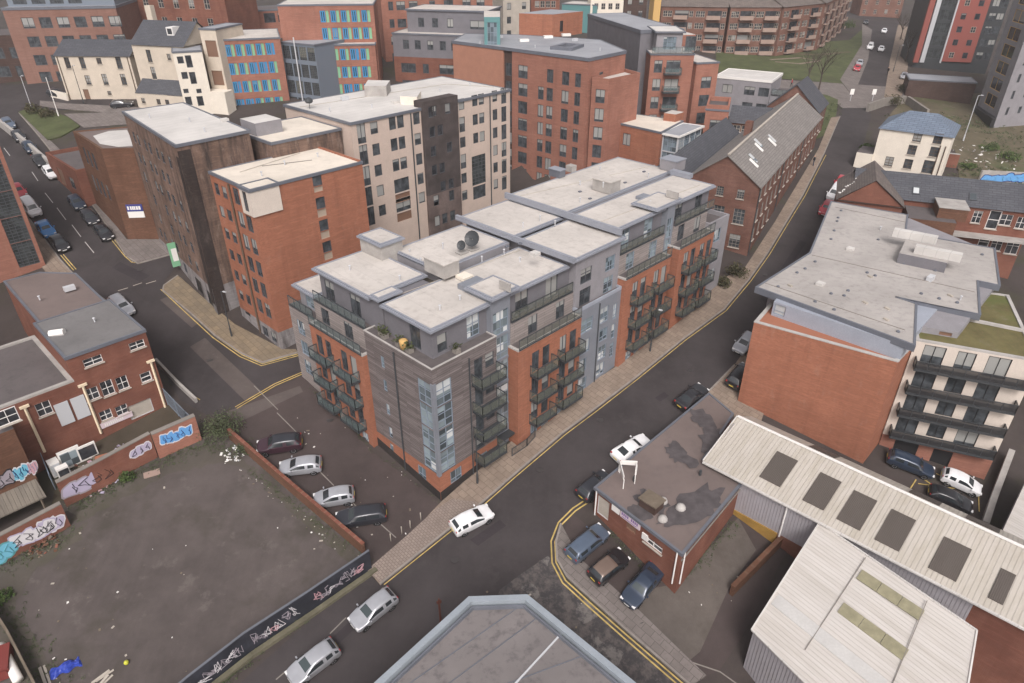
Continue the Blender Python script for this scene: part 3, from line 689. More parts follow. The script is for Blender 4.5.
# glazed stair towers
def stair(u0, u1, v0, v1, z1, zs):
    A.mass(RU(u0, u1, v0, v1), -2, z1-.1, 'panel_blue', None, {0: [(.2, z, u1-u0-.4, 2.2, 'pale2', 'stair_window') for z in zs]}, name='stair_tower')
stair(6.9, 9.1, .55, 4.5, 16.6, [3.0, 5.45, 7.9, 10.35, 12.8]); slab(A, RU(6.6, 10.0, .1, 3.4), 16.75)
mb = MB(); mb.box3(uvw(6.9, -.2, 2.1), BB*2.0, AA*.75, (0, 0, .2)); A.part(mb, 'canopy', 'metal_dark')
# first orange bay
zO = [8.1, 5.45, 2.85]
def bayops(u0, z, zs, wk='d2'):
    return [q for zz in zs for q in ((u0+.15, zz, .95, 2.1, wk, 'balcony_door'), (u0+1.55, zz, .95, 2.1, 'd1', 'balcony_door'))]
A.mass(RU(8.9, 17.4, -.6, 7), -2, 11.2, 'brick_orange', 'roof_felt', {0: bayops(1.6, 0, zO)+bayops(5.35, 0, zO)+[(1.7, .9, 1.0, 1.5, 'bl2'), (3.2, .95, 1.0, 1.5, 'bl2'), (5.5, 1.1, 1.0, 1.4, 'bl2'), (7, 1.15, 1.0, 1.4, 'bl2')]}, name='brick_bay')
fO = FR(8.9, 17.4, -.6)
for z in zO:
    balcony(A, fO, 1.5, 4.35, z-.05); balcony(A, fO, 5.2, 8.2, z-.05)
balcony(A, fO, 0.05, 8.45, 11.25, .1, 'rail_panel', .95, False)
A.parapet(RU(8.9, 17.4, -.6, 7), 11.2, .06, .25, 'coping', 'coping', .02, .1)
A.mass(RU(9.1, 17.4, .5, 7), 11.0, 13.35, 'cladding_pale', 'roof_felt', {0: D2([2.2, 5.9], 11.3, 1.75, 1.2)}, name='cladding')
balcony(A, FR(9.1, 17.4, .5), .1, 8.2, 13.4, .06, 'rail_panel', .95, False)
# flat grey bay
A.mass(RU(17.4, 24.1, -.2, 7), -2, 11.45, 'panel_blue', 'roof_felt', {0: [(.45, 8.75, 1.9, 1.5, 'pale2'), (.45, 6.4, 1.6, 1.5, 'bl2'), (.6, 4.3, 1.1, 1.5, 'bl2'), (.5, 2.0, 1.4, 1.5, 'bl2'), (3.5, 8.7, 1.3, 1.7, 'bl2'), (3.6, 6.6, 1.3, 1.4, 'bl2'), (3.6, 4.4, 1.3, 1.6, 'pale2'), (3.5, 2.5, 1.3, 1.4, 'bl2'), (5.6, 8.4, .6, 1.7, 'pale2'), (5.6, 6.1, .6, 1.7, 'bl1'), (5.6, 3.9, .6, 1.7, 'pale2')]}, name='panel_wall')
mb = MB(); mb.bar(uvw(20.6, -.28, 1.6), uvw(20.6, -.28, 11.2), .1); A.part(mb, 'downpipe', 'metal_dark')
A.parapet(RU(17.4, 24.1, -.2, 7), 11.45, .3, .12, 'panel_blue_pale', 'coping', .02, .05)
A.mass(RU(17.4, 24.1, .35, 14.7), 11.2, 16.3, 'render_grey', None, {0: [(.75, 13.75, 1.65, 1.5, 'd2t'), (4.5, 13.75, 1.5, 1.5, 'bl2'), (.75, 11.45, 1.65, 1.75, 'd2t'), (4.4, 11.45, 1.5, 1.7, 'pale2')]}, name='upper_wall')
# second orange bay
zO2 = [9.6, 6.95, 4.3]
A.mass(RU(24.1, 32.2, -.6, 7), -2, 12.55, 'brick_orange', 'roof_felt', {0: bayops(1.2, 0, zO2)+bayops(4.95, 0, zO2)+[(1.3, 2.2, 1, 1.5, 'bl2'), (2.8, 2.3, 1, 1.5, 'bl2'), (5.2, 2.6, 1, 1.5, 'bl2'), (6.6, 2.7, 1, 1.5, 'bl2')]}, name='brick_bay')
fO = FR(24.1, 32.2, -.6)
for z in zO2:
    balcony(A, fO, 1.1, 3.95, z-.05); balcony(A, fO, 4.85, 7.8, z-.05)
balcony(A, fO, .05, 8.05, 12.6, .1, 'rail_panel', .95, False)
A.parapet(RU(24.1, 32.2, -.6, 7), 12.55, .06, .25, 'coping', 'coping', .02, .1)
A.mass(RU(24.3, 32.2, .5, 7), 12.3, 14.7, 'cladding_pale', 'roof_felt', {0: D2([1.2, 5.2], 12.65, 1.8, 1.4, 'pale2')}, name='cladding')
balcony(A, FR(24.3, 32.2, .5), .1, 7.7, 14.75, .06, 'rail_panel', .95, False)
stair(32.2, 33.6, .45, 4.5, 17.85, [4.6, 6.95, 9.3, 11.65, 14.0]); slab(A, RU(29.8, 34.6, .2, 3.4), 18.0)
# third orange bay and the grey end
zO3 = [10.1, 7.45, 4.95]
A.mass(RU(33.2, 40.4, -.9, 7), -2, 13.05, 'brick_orange', 'roof_felt', {0: bayops(1.0, 0, zO3)+bayops(4.3, 0, zO3)}, name='brick_bay')
fO = FR(33.2, 40.4, -.9)
for z in zO3:
    balcony(A, fO, .9, 3.6, z-.05); balcony(A, fO, 4.2, 7.0, z-.05)
balcony(A, fO, .05, 7.1, 13.1, .1, 'rail_panel', .95, False)
A.parapet(RU(33.2, 40.4, -.9, 7), 13.05, .06, .25, 'coping', 'coping', .02, .1)
A.mass(RU(33.6, 40.4, .3, 7), 12.8, 15.1, 'cladding_pale', 'roof_felt', {0: D2([.9, 4.2], 13.1, 1.8, 1.3)}, name='cladding')
balcony(A, FR(33.6, 42, .3), .1, 8.0, 15.15, .06, 'rail_panel', .95, False)
A.mass(RU(40.4, 44.7, -.3, 7), -2, 13.15, 'render_grey', 'roof_felt', {0: [(1.3, z, 1.5, 1.6, 'bl2') for z in (10.9, 8.3, 5.8)]}, name='end_wall')
A.parapet(RU(40.4, 44.7, -.3, 7), 13.15, .5, .25, 'render_grey', 'parapet')
# penthouses and roofs
A.mass(RU(1.1, 6.9, 1.1, 7), 12.9, 15.75, 'render_grey_dark', None, {0: [(.5, 13.5, 1.0, 1.6, 'd1'), (3.6, 13.45, 1.4, 2.0, 'pale2', 'balcony_door')], 3: [(3.2, 13.4, 1.3, 2.1, 'door2', 'balcony_door')]}, name='penthouse')
A.mass(RU(9.1, 17.4, 1.1, 7), 13.1, 15.75, 'render_grey_dark', None, {0: D2([1.2, 5.1], 13.45, 2.1, 1.6)}, name='penthouse')
A.mass(RU(24.1, 32.2, 1.1, 6.3), 14.5, 17.1, 'render_grey_dark', None, {0: D2([1.0, 5.0], 14.8, 2.0, 1.5, 'pale2')}, name='penthouse')
A.mass(RU(33.6, 41.6, 1.1, 6.3), 14.9, 17.1, 'render_grey_dark', None, {0: D2([1.2, 5.2], 15.2, 1.7, 1.4)}, name='penthouse')
A.mass(RU(6.4, 43.6, 6.0, 14.7), -1, 15.2, 'render_grey_dark', 'roof_mossy', name='rear_block')
A.mass(RU(7.6, 16.4, 7.7, 14.5), 15.0, 16.3, 'render_grey', None, name='rear_block')
A.mass(RU(24.0, 43.4, 6.9, 15.0), 15.0, 17.2, 'render_grey', None, name='rear_block')
slab(A, RU(.65, 16.9, .65, 6.95), 16.12); slab(A, RU(7.6, 16.5, 7.75, 14.4), 16.45)
slab(A, RU(16.8, 24.4, -.05, 6.9), 16.85); slab(A, RU(16.4, 24.0, 7.4, 15.2), 16.95)
slab(A, RU(23.9, 42.2, .65, 6.35), 17.5); slab(A, RU(23.6, 43.7, 6.95, 15.2), 17.5)
mb = MB()   # party upstands at the roof steps
mb.box3(uvw(16.45, -.1, 16.6), BB*.3, AA*15.4, (0, 0, .52)); mb.box3(uvw(23.55, .1, 17.1), BB*.3, AA*15.2, (0, 0, .62)); A.part(mb, 'roof_step', 'fascia_blue')
# left wing on the lane
zL = [8.15, 5.5, 2.95]
A.mass(RU(-.5, 5, 8.6, 16.75), -1, 11.0, 'brick_orange', 'roof_felt', {3: bayops(.75, 0, zL)+bayops(4.6, 0, zL)+[(5.0, .9, 1.0, 1.3, 'bl2'), (6.4, .8, 1.0, 1.4, 'bl2')]}, name='brick_bay')
fO = FL(-.5, 16.75, 8.6)
for z in zL:
    balcony(A, fO, .7, 3.5, z-.05, .9, 'rail_glass'); balcony(A, fO, 4.5, 7.4, z-.05, .9, 'rail_glass')
balcony(A, fO, .05, 8.1, 11.05, .1, 'rail_glass', .95, False)
A.parapet(RU(-.5, 5, 8.6, 16.75), 11.0, .06, .25, 'coping', 'coping', .02, .1)
A.mass(RU(.3, 5, 8.6, 16.75), 10.9, 13.1, 'cladding_pale', 'roof_felt', {3: D2([1.0, 4.6], 11.1, 1.65, 1.3)}, name='cladding')
balcony(A, FL(.3, 16.75, 8.6), .1, 8.0, 13.15, .06, 'rail_glass', .95, False)
A.mass(RU(0, 6, 16.75, 21.1), -1, 11.15, 'cladding_pale', 'roof_felt', {3: [(1.0, z, 1.3, 1.6, 'bl2') for z in (8.4, 6.1, 3.9)]}, name='end_wall')
balcony(A, FL(0, 21.1, 16.75), .1, 4.3, 11.2, .06, 'rail_glass', .95, False)
A.mass(RU(.9, 6, 17.2, 20.2), 11, 13.0, 'render_grey', None, {3: [(.9, 11.3, 1.4, 1.6, 'pale2', 'balcony_door')]}, name='penthouse'); slab(A, RU(.45, 6, 16.9, 20.8), 13.3)
A.mass(RU(1.1, 6.4, 7.2, 16.4), 13.0, 15.75, 'render_grey_dark', None, {3: D2([.6, 4.5], 13.2, 2.0, 1.5)}, name='penthouse')
slab(A, RU(.65, 6.9, 8.35, 16.85), 16.15); slab(A, RU(.6, 3.1, 6.98, 8.33), 16.5)
# things that stand on the roofs
A.mass(RU(5.9, 8.3, 13.5, 16.7), 14, 17.5, 'concrete', None, name='lift_housing'); slab(A, RU(5.9, 8.3, 13.5, 16.7), 17.75, .2)
def roofbox(b, px, py, z, su, sv, h, mat='concrete', name='plant_box', cap=None):
    p = T(px, py, z); mb = MB(); mb.box3(p-BB*su/2-AA*sv/2, BB*su, AA*sv, (0, 0, h)); o = b.part(mb, name, mat)
    if cap:
        k = MB(); k.box3(p-BB*(su/2+.08)-AA*(sv/2+.08)+Vector((0, 0, h)), BB*(su+.16), AA*(sv+.16), (0, 0, .1)); k.build('cap', M[cap], o)
    return o
roofbox(A, 442, 272, 16.4, 1.7, 2.6, 1.25, 'concrete', 'plant_box', 'roof_pale')
roofbox(A, 606, 190, 17.5, 1.8, 2.4, 1.2, 'concrete', 'plant_box', 'roof_pale')
roofbox(A, 557, 176, 17.5, 1.0, 1.6, .8, 'fascia_dark', 'plant_box', 'fascia_blue'); roofbox(A, 571, 171, 17.5, .9, .9, .7, 'concrete', 'plant_box')
roofbox(A, 672, 169, 17.5, 2.0, 2.2, 1.2, 'render_grey', 'plant_box', 'fascia_blue'); roofbox(A, 681, 176, 17.5, .8, 2.6, .5, 'fascia_blue', 'plant_box')
roofbox(A, 464.5, 278, 16.12, 1.1, 1.1, .28, 'white_wall', 'rooflight')
roofbox(A, 505, 290, 16.8, .15, 1.2, .7, 'concrete', 'upstand_wall'); roofbox(A, 672, 198, 18.0, .15, 1.4, .7, 'concrete', 'upstand_wall')
for px, py, z in ((410, 255, 16.2), (421, 264, 16.2), (482, 262, 16.2), (504, 255, 16.2), (523, 228, 17), (540, 221, 17), (555, 226, 17), (580, 203, 17.5), (603, 187.5, 18.7), (648, 178, 17.5), (443, 249, 17.8)):
    p = T(px, py, z-.1); mb = MB(); mb.tube([p, p+Vector((0, 0, .55))], .05, 6); mb.lathe(p+Vector((0, 0, .5)), [(.1, 0), (.1, .08), (.03, .12)], 6); A.part(mb, 'vent_pipe', 'galv')
for px, py in ((580, 192), (590, 199), (625, 183), (644, 172), (520, 244), (507, 247)):
    p = T(px, py, 17.46); mb = MB(); mb.box(p.x, p.y, p.z, .35, .25, .12, BETA); A.part(mb, 'roof_outlet', 'fascia_dark')
def dish(px, py, z, r):
    p = T(px, py, z); mb = MB(); top = p+Vector((0, 0, r+.25)); mb.bar(p, top, .06)
    mb.box(p.x, p.y, z-.02, 1.0, .8, .08, BETA); o = A.part(mb, 'satellite_dish', 'concrete')
    d = MB(); ax = Vector((-.35, -.75, .45)).normalized(); x = ax.cross(Vector((0, 0, 1))).normalized(); y = x.cross(ax); rings = []
    for k, (rr, dd) in enumerate(((.02, 0), (.5, .07), (.85, .18), (1.0, .27))):
        rings.append([top+(x*math.cos(t)+y*math.sin(t))*rr*r+ax*dd*r for t in [2*math.pi*j/14 for j in range(14)]])
    for a, b_ in zip(rings, rings[1:]):
        for j in range(14): d.face([a[j], a[(j+1) % 14], b_[(j+1) % 14], b_[j]])
    d.bar(top, top+ax*r*.9, .04); d.build('reflector', M['metal_dark'], o, True)
dish(473, 249, 16.45, .75); dish(462, 252.5, 16.45, .45)
# planters and a parasol on the corner terrace
for u, v, s in ((.55, 4.6, .35), (.5, 6.4, .5), (.6, 6.9, .4), (.5, 3.2, .3), (3.0, .5, .3)):
    mb = MB(); c = uvw(u, v, 13.25); mb.box(c.x, c.y, c.z, .5, .5, .4, BETA)
    for i in range(60):
        a = Vector((random.gauss(0, .2), random.gauss(0, .2), .4+abs(random.gauss(0, .25)))); d = Vector((random.uniform(-1, 1), random.uniform(-1, 1), random.uniform(-.3, 1)))*.14; e = d.cross(Vector((random.random(), random.random(), random.random()))).normalized()*.07
        mb.face([c+a-d, c+a+e, c+a+d, c+a-e], 1)
    o = mb.build('plant_pot', [M['stone_dark'], M['grass']]); tag(o, ['low planted pot on the corner terrace nearest the street corner', 'bushy planted pot by the terrace door of the corner flats', 'small leafy pot beside the bushy pot on the corner terrace', 'lone low pot between parasol and corner on the terrace', 'planted pot on the terrace side facing the main road'][[.35, .5, .4, .3].index(s) if (s != .3 or u < 1) else 4], 'plant pot')
p = uvw(.55, 4.0, 13.25); mb = MB(); mb.lathe(p, [(.3, 0), (.34, .5), (.36, .75), (.2, .82)], 10); tag(mb.build('planter', M['ochre'], None, True), 'round ochre tub on the corner terrace of the flats', 'planter')
# ---------------------------------------------------------------- buildings around the corner block
def TT(z, *pts): return [xy(T(px, py, z)) for px, py in pts]
def low(poly, d=1.0): return min(terr(p[0], p[1]) for p in poly)-d
def flatroof(b, poly, z, mat, fas='fascia_dark', over=.08, h=.2):
    """membrane with a dark metal edge trim"""
    poly = ccw([xy(p) for p in poly]); r = MB(); r.face([(*p, z+.02) for p in offset(poly, over-.15)]); b.part(r, 'roof', mat); return b.parapet(poly, z, .08, .2, fas, 'roof_edge', over, h)
def pipes(b, fac, us, z0, z1, mat='metal_dark', r=.1, name='downpipe'):
    for u in us:
        mb = MB(); mb.bar(fac.at(u, z0, r*.7), fac.at(u, z1, r*.7), r); b.part(mb, name, mat)
def facs_of(poly): 
    poly = ccw([xy(p) for p in poly]); return [Fac(poly[i], poly[(i+1) % len(poly)]) for i in range(len(poly))], poly
def near_edge(poly, p):
    fs, _ = facs_of(poly); p = Vector((p[0], p[1], 0)); return min(range(len(fs)), key=lambda i: abs((p-fs[i].a).dot(fs[i].n))+max(0, -(p-fs[i].a).dot(fs[i].d))+max(0, (p-fs[i].a).dot(fs[i].d)-fs[i].L))
def mid(a, b): return ((a[0]+b[0])/2, (a[1]+b[1])/2)
def patches(b, pts_list, z, mat, name):
    for k, pts in enumerate(pts_list):
        mb = MB(); mb.face([(*p, z+.012*(k+1)) for p in ccw(TT(z, *pts))]); b.part(mb, name, mat)
def wobble(px, py, rx, ry, n=11, ang=0.0):
    o = []
    for i in range(n):
        t = 2*math.pi*i/n; q = random.uniform(.7, 1.2); x, y = rx*q*math.cos(t), ry*q*math.sin(t); o.append((px+x*math.cos(ang)-y*math.sin(ang), py+x*math.sin(ang)+y*math.cos(ang)))
    return o

# student block: orange end and stained tower slab on the left lane
brick('stain_strip', (.07, .052, .046), (.045, .037, .035), (.08, .06, .055), var=.4, stain=.6, white=.3)
zo = GT(282.7, 350.7, 190.6)
S = Bld('student_block', 'tall orange brick block with dark stained tower and pale roofs beside the lane junction', 'building', uvw(1, 26, 3))
op = RU(.7, 13.3, 26, 34.2)
fl = FL(.7, 34.2, 26); fr2 = FR(.7, 13.3, 26)
rows = [z-.6 for z in lin(fl.hit(240.5, 200.7)[1], fl.hit(266.5, 311.9)[1], 6)]
wl = grid([.5, 2.1], [z for z in rows], 1.0, 1.25, 'd1')+grid([4.55, 6.2], rows, 1.15, 1.7, 'd2')
S.mass(op, rows[5]-1.2, zo-.1, 'brick_orange', None, {3: wl, 0: [q for z in rows[1:5] for q in ((6.6, z+.9, 1.05, 1.2, 'd1'), (6.6, z+.05, 1.05, .8, 'boardb', 'spandrel'))]+[(6.6, rows[0]+.9, 1.05, 1.2, 'd1'), (6.6, rows[0]+.3, 1.05, .55, 'boardb', 'spandrel')]}, name='brick_wall')
S.mass(op, -1, rows[5]-1.2, 'block_grey', None, {3: [(1.0, terr(*op[3])+.6, 1.2, 2.1, 'dark', 'door')]+[(4.5, rows[5]-2.9, 1.2, 1.2, 'd2'), (6.3, rows[5]-2.9, 1.1, 1.2, 'd2')], 0: []}, name='base_wall')
flatroof(S, op, zo, 'roof_cream')
S.mass(RU(.55, 3.6, 25.85, 27.9), zo-2.6, zo+.02, 'beige_wall', None, {3: [(.5, zo-2.3, .8, 2.0, 'd1')]}, name='corner_panel'); flatroof(S, RU(.55, 3.6, 25.85, 27.9), zo+.04, 'roof_cream', 'fascia_dark', .1)
mb = MB(); mb.box3(uvw(13.0, 26.2, zo-.4), BB*.3, AA*8, (0, 0, .55)); S.part(mb, 'parapet', 'brick_orange')
pipes(S, fl, [4.1], 3.5, zo-.3, 'frame_brown', .16)
zt = GT(163, 243, 112)
tp = [xy(T(122.9, 111.7, zt)), xy(T(175.6, 145.4, zt)), xy(T(248.8, 130.7, zt)), xy(T(183, 103, zt))]
tz = [zt-3.2-2.35*i for i in range(6)]; tfl = Fac(tp[0], tp[1])
def rnd(us, zs, w, h, k, p=.8): return [(u, z, w, h, k) for u in us for z in zs if random.random() < p]
S.mass(tp, tz[5]-.6, zt-.1, 'brick_stained', None, {0: rnd([1.5, 3.2, 6.0, 7.7, 10.4, 12.2, 14.6], tz, 1.05, 1.3, 'd1t', .8)}, name='tower_wall')
S.mass(tp, -1, tz[5]-.6, 'block_grey', None, {0: [(tfl.L-6.2, 5.2, 2.2, 2.2, 'dark', 'garage_door'), (tfl.L-2.6, 4.6, 1.6, 2.5, 'dark', 'door'), (tfl.L-10, 6.6, 1.2, 1.3, 'd2'), (tfl.L-14, 7.4, 1.2, 1.3, 'd2')]}, name='base_wall')
# dark slate-clad stair strip between tower and orange end: a stained wall of its own
fst = Fac(tp[1], tp[2]); mb = MB(); mb.face([fst.at(0, 1, .03), fst.at(fst.L*.17, 1, .03), fst.at(fst.L*.17, zt-.6, .03), fst.at(0, zt-.6, .03)]); mb.face([tfl.at(tfl.L-1.1, 6, .03), tfl.at(tfl.L+.03, 6, .03), tfl.at(tfl.L+.03, zt-1.2, .03), tfl.at(tfl.L-.8, zt-1.2, .03)]); S.part(mb, 'stained_wall', 'stain_strip');
roofm('roof_white', (.565, .545, .52), (.45, .44, .42), .2, seam=1.15, az=BETA)
flatroof(S, tp, zt, 'roof_white', 'fascia_dark', .12, .22)
s2 = RU(7.6, 16.2, 33.8, 42); S.mass(s2, 8, zt-1.2, 'brick_stained', None, name='rear_wall'); flatroof(S, s2, zt-1.1, 'roof_cream')
S.mass(RU(7.9, 11, 37.2, 40.5), zt-1.2, zt+.3, 'render_grey', 'roof_white', name='plant_room')
fsg = Fac(tp[0], tp[1]); sg = MB(); u_, z_ = fsg.hit(178, 253); sg.box3(fsg.at(u_-.1, z_-1.6, .05), fsg.d*.12, fsg.n*.9, (0, 0, 3.0)); so_ = S.part(sg, 'hanging_sign', 'green_panel'); sg = MB(); sg.box3(fsg.at(u_-.13, z_-.9, .1), fsg.d*.18, fsg.n*.6, (0, 0, 1.6)); sg.build('sign_face', M['white_paint'], so_)
# brown brick block with the blue and white board
zbn = GT(127, 242, 151)
bp = [xy(T(73, 132, zbn)), xy(T(101, 150, zbn)), xy(T(138, 149, zbn)), xy(T(130, 127, zbn))]
N = Bld('brick_workshop', 'plain dark brown brick block with white patched flat roof beside the stained tower', 'building', (*bp[1], 7))
bp = ccw(bp); bi = near_edge(bp, mid(T(73, 132, zbn), T(101, 150, zbn)))
fb = Fac(bp[bi], bp[(bi+1) % 4]); L = fb.L
N.mass(bp, 5, zbn, 'brick_brown', 'roof_felt_brown', {bi: grid([L*.2, L*.36, L*.52], [zbn-3.6, zbn-7.2], 1.1, 2.2, 'd2')+[(L*.7, zbn-7, 1, 2, 'd2')]})
N.parapet(bp, zbn, .12, .3, 'brick_brown'); patches(N, [[(93, 136), (109, 131), (127, 130), (135, 146), (118, 147), (100, 144)]], zbn+.02, 'roof_white', 'roof_patch')
sf = Fac(bp[(bi+1) % 4], bp[(bi+2) % 4]); (u0, z0), (u1, z1) = sf.hit(127.5, 211.5), sf.hit(143.5, 210.5)
sb = thing('sign_board', 'blue and white estate board fixed high on the dark brown brick wall', 'sign', sf.at(u0, z0-.3, .03))
zc = (z0+z1)/2
mb = MB(); mb.box3(sf.at(u0, zc-.85, .03), sf.d*(u1-u0), sf.n*.06, (0, 0, .8)); mb.build('lower_panel', M['white_paint'], sb)
flat('sign_blue', (.04, .05, .22)); mb = MB(); mb.box3(sf.at(u0, zc-.02, .03), sf.d*(u1-u0), sf.n*.06, (0, 0, .9)); mb.build('upper_panel', M['sign_blue'], sb)
mb = MB(); w_ = u1-u0
for k, (a, wd) in enumerate(((.07, .1), (.24, .09), (.36, .09), (.47, .09), (.6, .12), (.75, .13))): mb.box3(sf.at(u0+a*w_, zc+.2, .09), sf.d*wd*w_, sf.n*.02, (0, 0, .45))
mb.build('lettering', M['white_paint'], sb)
for px, py in ((170, 86+1),): pass
zl = GT(88, 203, 160)
gp = RU(-2.4, 3.0, 69.9, 82.5)
YG = Bld('brick_garage', 'low red brick yard building with small flat roof below the grass verge', 'building', uvw(-2, 76, 9)); zg = terr(*gp[0])+4.6
YG.mass(gp, 5, zg, 'brick_red', 'roof_felt', {3: [(3.5, zg-3.2, 2.4, 2.3, 'brownp', 'door'), (8.2, zg-2.8, 2.0, 1.6, 'd2')]}); YG.parapet(gp, zg, .5, .3, 'brick_red')
mb = MB(); a = [uvw(-2.0, v) for v in (82.6, 92, 100, 108, 112)]
for p, q in zip(a, a[1:]): mb.box3(Vector((p.x, p.y, terr(p.x, p.y)-.6)), Vector((q.x-p.x, q.y-p.y, terr(q.x, q.y)-terr(p.x, p.y))), BB*.45, (0, 0, 1.9))
tag(mb.build('retaining_wall', M['concrete']), 'long grey retaining wall holding up the grass verge above parked cars', 'wall')

# cream block with dark stained stair tower
zc_ = 23.4; cp = [T(350.5, 123.2, zc_), T(510, 89.5, zc_), T(446, 78, zc_), T(283, 105, zc_)]
cp = rect(cp[0], cp[1], cp[3]); ci = near_edge(cp, mid(T(350.5, 123.2, zc_), T(510, 89.5, zc_)))
fc = Fac(cp[ci], cp[(ci+1) % 4]); HW = lambda a, b: fc.hit(340+a*.2635, 60+b*.2635)
K = Bld('cream_flats', 'cream rendered block of flats with dark stained stair tower and white metal roof', 'building', (*cp[ci], 8))
zr = lin(HW(83, 318)[1], HW(122, 627)[1], 5); ops = []
for a, w, h in ((83, 1.15, 2.3), (133, 1.05, 1.35)): ops += [(HW(a, 290)[0]-w/2, z+(0 if h > 2 else .75), w, h, 'd2' if h > 2 else 'd1') for z in zr]
for a in (200, 231): ops += [(HW(a, 250)[0]-.5, z+.75, 1.0, 1.45, 'd1') for z in zr[:3]]
uu = HW(216, 250)[0]
for z in zr[3:]: ops += [(uu-1.15, z+.5, 2.3, 1.7, 'd2')]
for z in (zr[3], zr[4]): ops += [(uu-1.15, z-.75, 2.3, 1.1, 'brownp', 'spandrel')]
ops += [(HW(291, 230)[0]-.5, z+.75, 1.0, 1.4, 'd1') for z in zr]
zr2 = lin(HW(462, 205)[1], HW(476, 545)[1], 6); 
for a in (462,): ops += [(HW(a, 190)[0]-.5, z+(.1 if i in (1, 3) else .5), 1.0, 1.9 if i in (1, 3) else 1.35, 'd1') for i, z in enumerate(zr2)]
for a in (513, 538): ops += [(HW(a, 175)[0]-.5, z+.6, .95, 1.35, 'd1') for z in zr2[:3]]
uu = HW(527, 400)[0]; ops += [(uu-1.3, zr2[4]-.3, 2.6, 4.0, 'curtain'), (uu-1.2, zr2[5]+.1, 2.4, 1.8, 'd2')]
ops += [(HW(588, 160)[0]-.45, z+.6, .9, 1.4, 'd1') for z in zr2]; ops += [(HW(622, 160)[0]-.5, z+.1, 1.0, 2.0, 'd2') for z in zr2]
K.mass(cp, -1, zc_-.15, 'cream_pink', None, {ci: ops}); flatroof(K, cp, zc_, 'roof_white', 'fascia_dark', .14, .22)
ua, ub = HW(305, 180)[0], HW(440, 160)[0]
mb = MB(); t_ = RU(0, 1, 0, 1)
plain('stain_dark', (.075, .062, .06), .9, .1, .35, .6); plain('stain_brown', (.13, .10, .092), .9, .1, .4, .5)
p4 = [xy(fc.at(ua, 0, .35)), xy(fc.at(ub, 0, .35)), xy(fc.at(ub, 0, -1.2)), xy(fc.at(ua, 0, -1.2))]
K.mass(p4, 12.6, zc_+.75, 'stain_dark', 'stain_dark', {0: rnd([.9, 2.2, 3.6], [z+.5 for z in zr2], .9, 1.3, 'fard', .7)+[(1.5, zr2[0]+.6, .7, 1.2, 'd1')]}, name='stair_tower')
K.mass(p4, 4, 12.6, 'stain_brown', None, {0: rnd([.9, 2.2, 3.6], [11, 8.2], .9, 1.4, 'd1', .8)}, name='stair_tower')
pipes(K, fc, [HW(277, 350)[0], HW(568, 200)[0]], 5, zc_-.3, 'metal_dark', .14)
K.mass([xy(T(x, y, zc_+1.3)) for x, y in ((364, 86), (386, 86), (390, 80.5), (368, 80))], zc_-.2, zc_+1.3, 'concrete', 'roof_white', name='plant_room')
K.mass([xy(T(x, y, zc_+1.0)) for x, y in ((400, 96), (417, 97), (421, 91), (404, 91))], zc_-.2, zc_+1.0, 'white_wall', 'roof_white', name='rooflight_box')
p = T(310, 109, zc_); mb = MB(); mb.bar(p, p+Vector((0, 0, .9)), .06); mb.lathe(p+Vector((0, 0, .7)), [(.35, 0), (.5, .2), (.4, .5), (.1, .65)], 10); K.part(mb, 'roof_cowl', 'metal_dark')

# mill with rooflights
ze = GT(745, 268, 192)-.3
m = [T(760, 187, ze), T(821, 117, ze)]; c0, c1 = Vector(xy(m[0])), Vector(xy(m[1])); dv = (c1-c0).normalized(); nv = Vector((-dv.y, dv.x)); LM = (c1-c0).length
def gable(b, c0, dv, nv, L, w, ze, zrg, zbase, wall, roofa, wins, over=.25, name='wall', roofname='roof', lift=.0):
    """pitched block: c0 corner, dv along the eaves, nv across"""
    q = [c0, c0+dv*L, c0+dv*L+nv*w, c0+nv*w]; fs = b.mass([tuple(x) for x in q], zbase, ze, wall, None, wins, name=name)
    r0, r1 = c0+nv*w/2, c0+dv*L+nv*w/2; mb = MB()
    mb.face([(*q[0], ze), (*r0, zrg), (*q[3], ze)]); b.part(mb, 'gable', wall); mb = MB(); mb.face([(*q[1], ze), (*q[2], ze), (*r1, zrg)]); b.part(mb, 'gable', wall)
    sl = (zrg-ze)/(w/2); mb = MB()
    for s in (-1, 1):
        e0 = r0+nv*s*(w/2+over)-dv*over; e1 = r1+nv*s*(w/2+over)+dv*over; z0 = ze-sl*over; a0, a1 = r0-dv*over, r1+dv*over
        up = .12
        P = [(*e0, z0+up), (*e1, z0+up), (*a1, zrg+up), (*a0, zrg+up)]
        if s > 0: P = P[::-1]
        mb.face(P); lo = [(p[0], p[1], p[2]-.12) for p in P]
        for i in range(4): j = (i+1) % 4; mb.face([lo[i], lo[j], P[j], P[i]])
    b.part(mb, roofname, roofa)
    return fs, lambda t, s, h=0: Vector((*(r0+dv*t+nv*s), zrg-abs(s)*sl+.13+h))
ML = Bld('brick_mill', 'long old red brick mill with pale slate roof and rooflights along the main road', 'building', (*c0, 5))
nb = int(LM/2.6); us = [1.0+i*(LM-2.2)/(nb-1) for i in range(nb)]
wz = [ze-2.1, ze-4.9, ze-7.5]
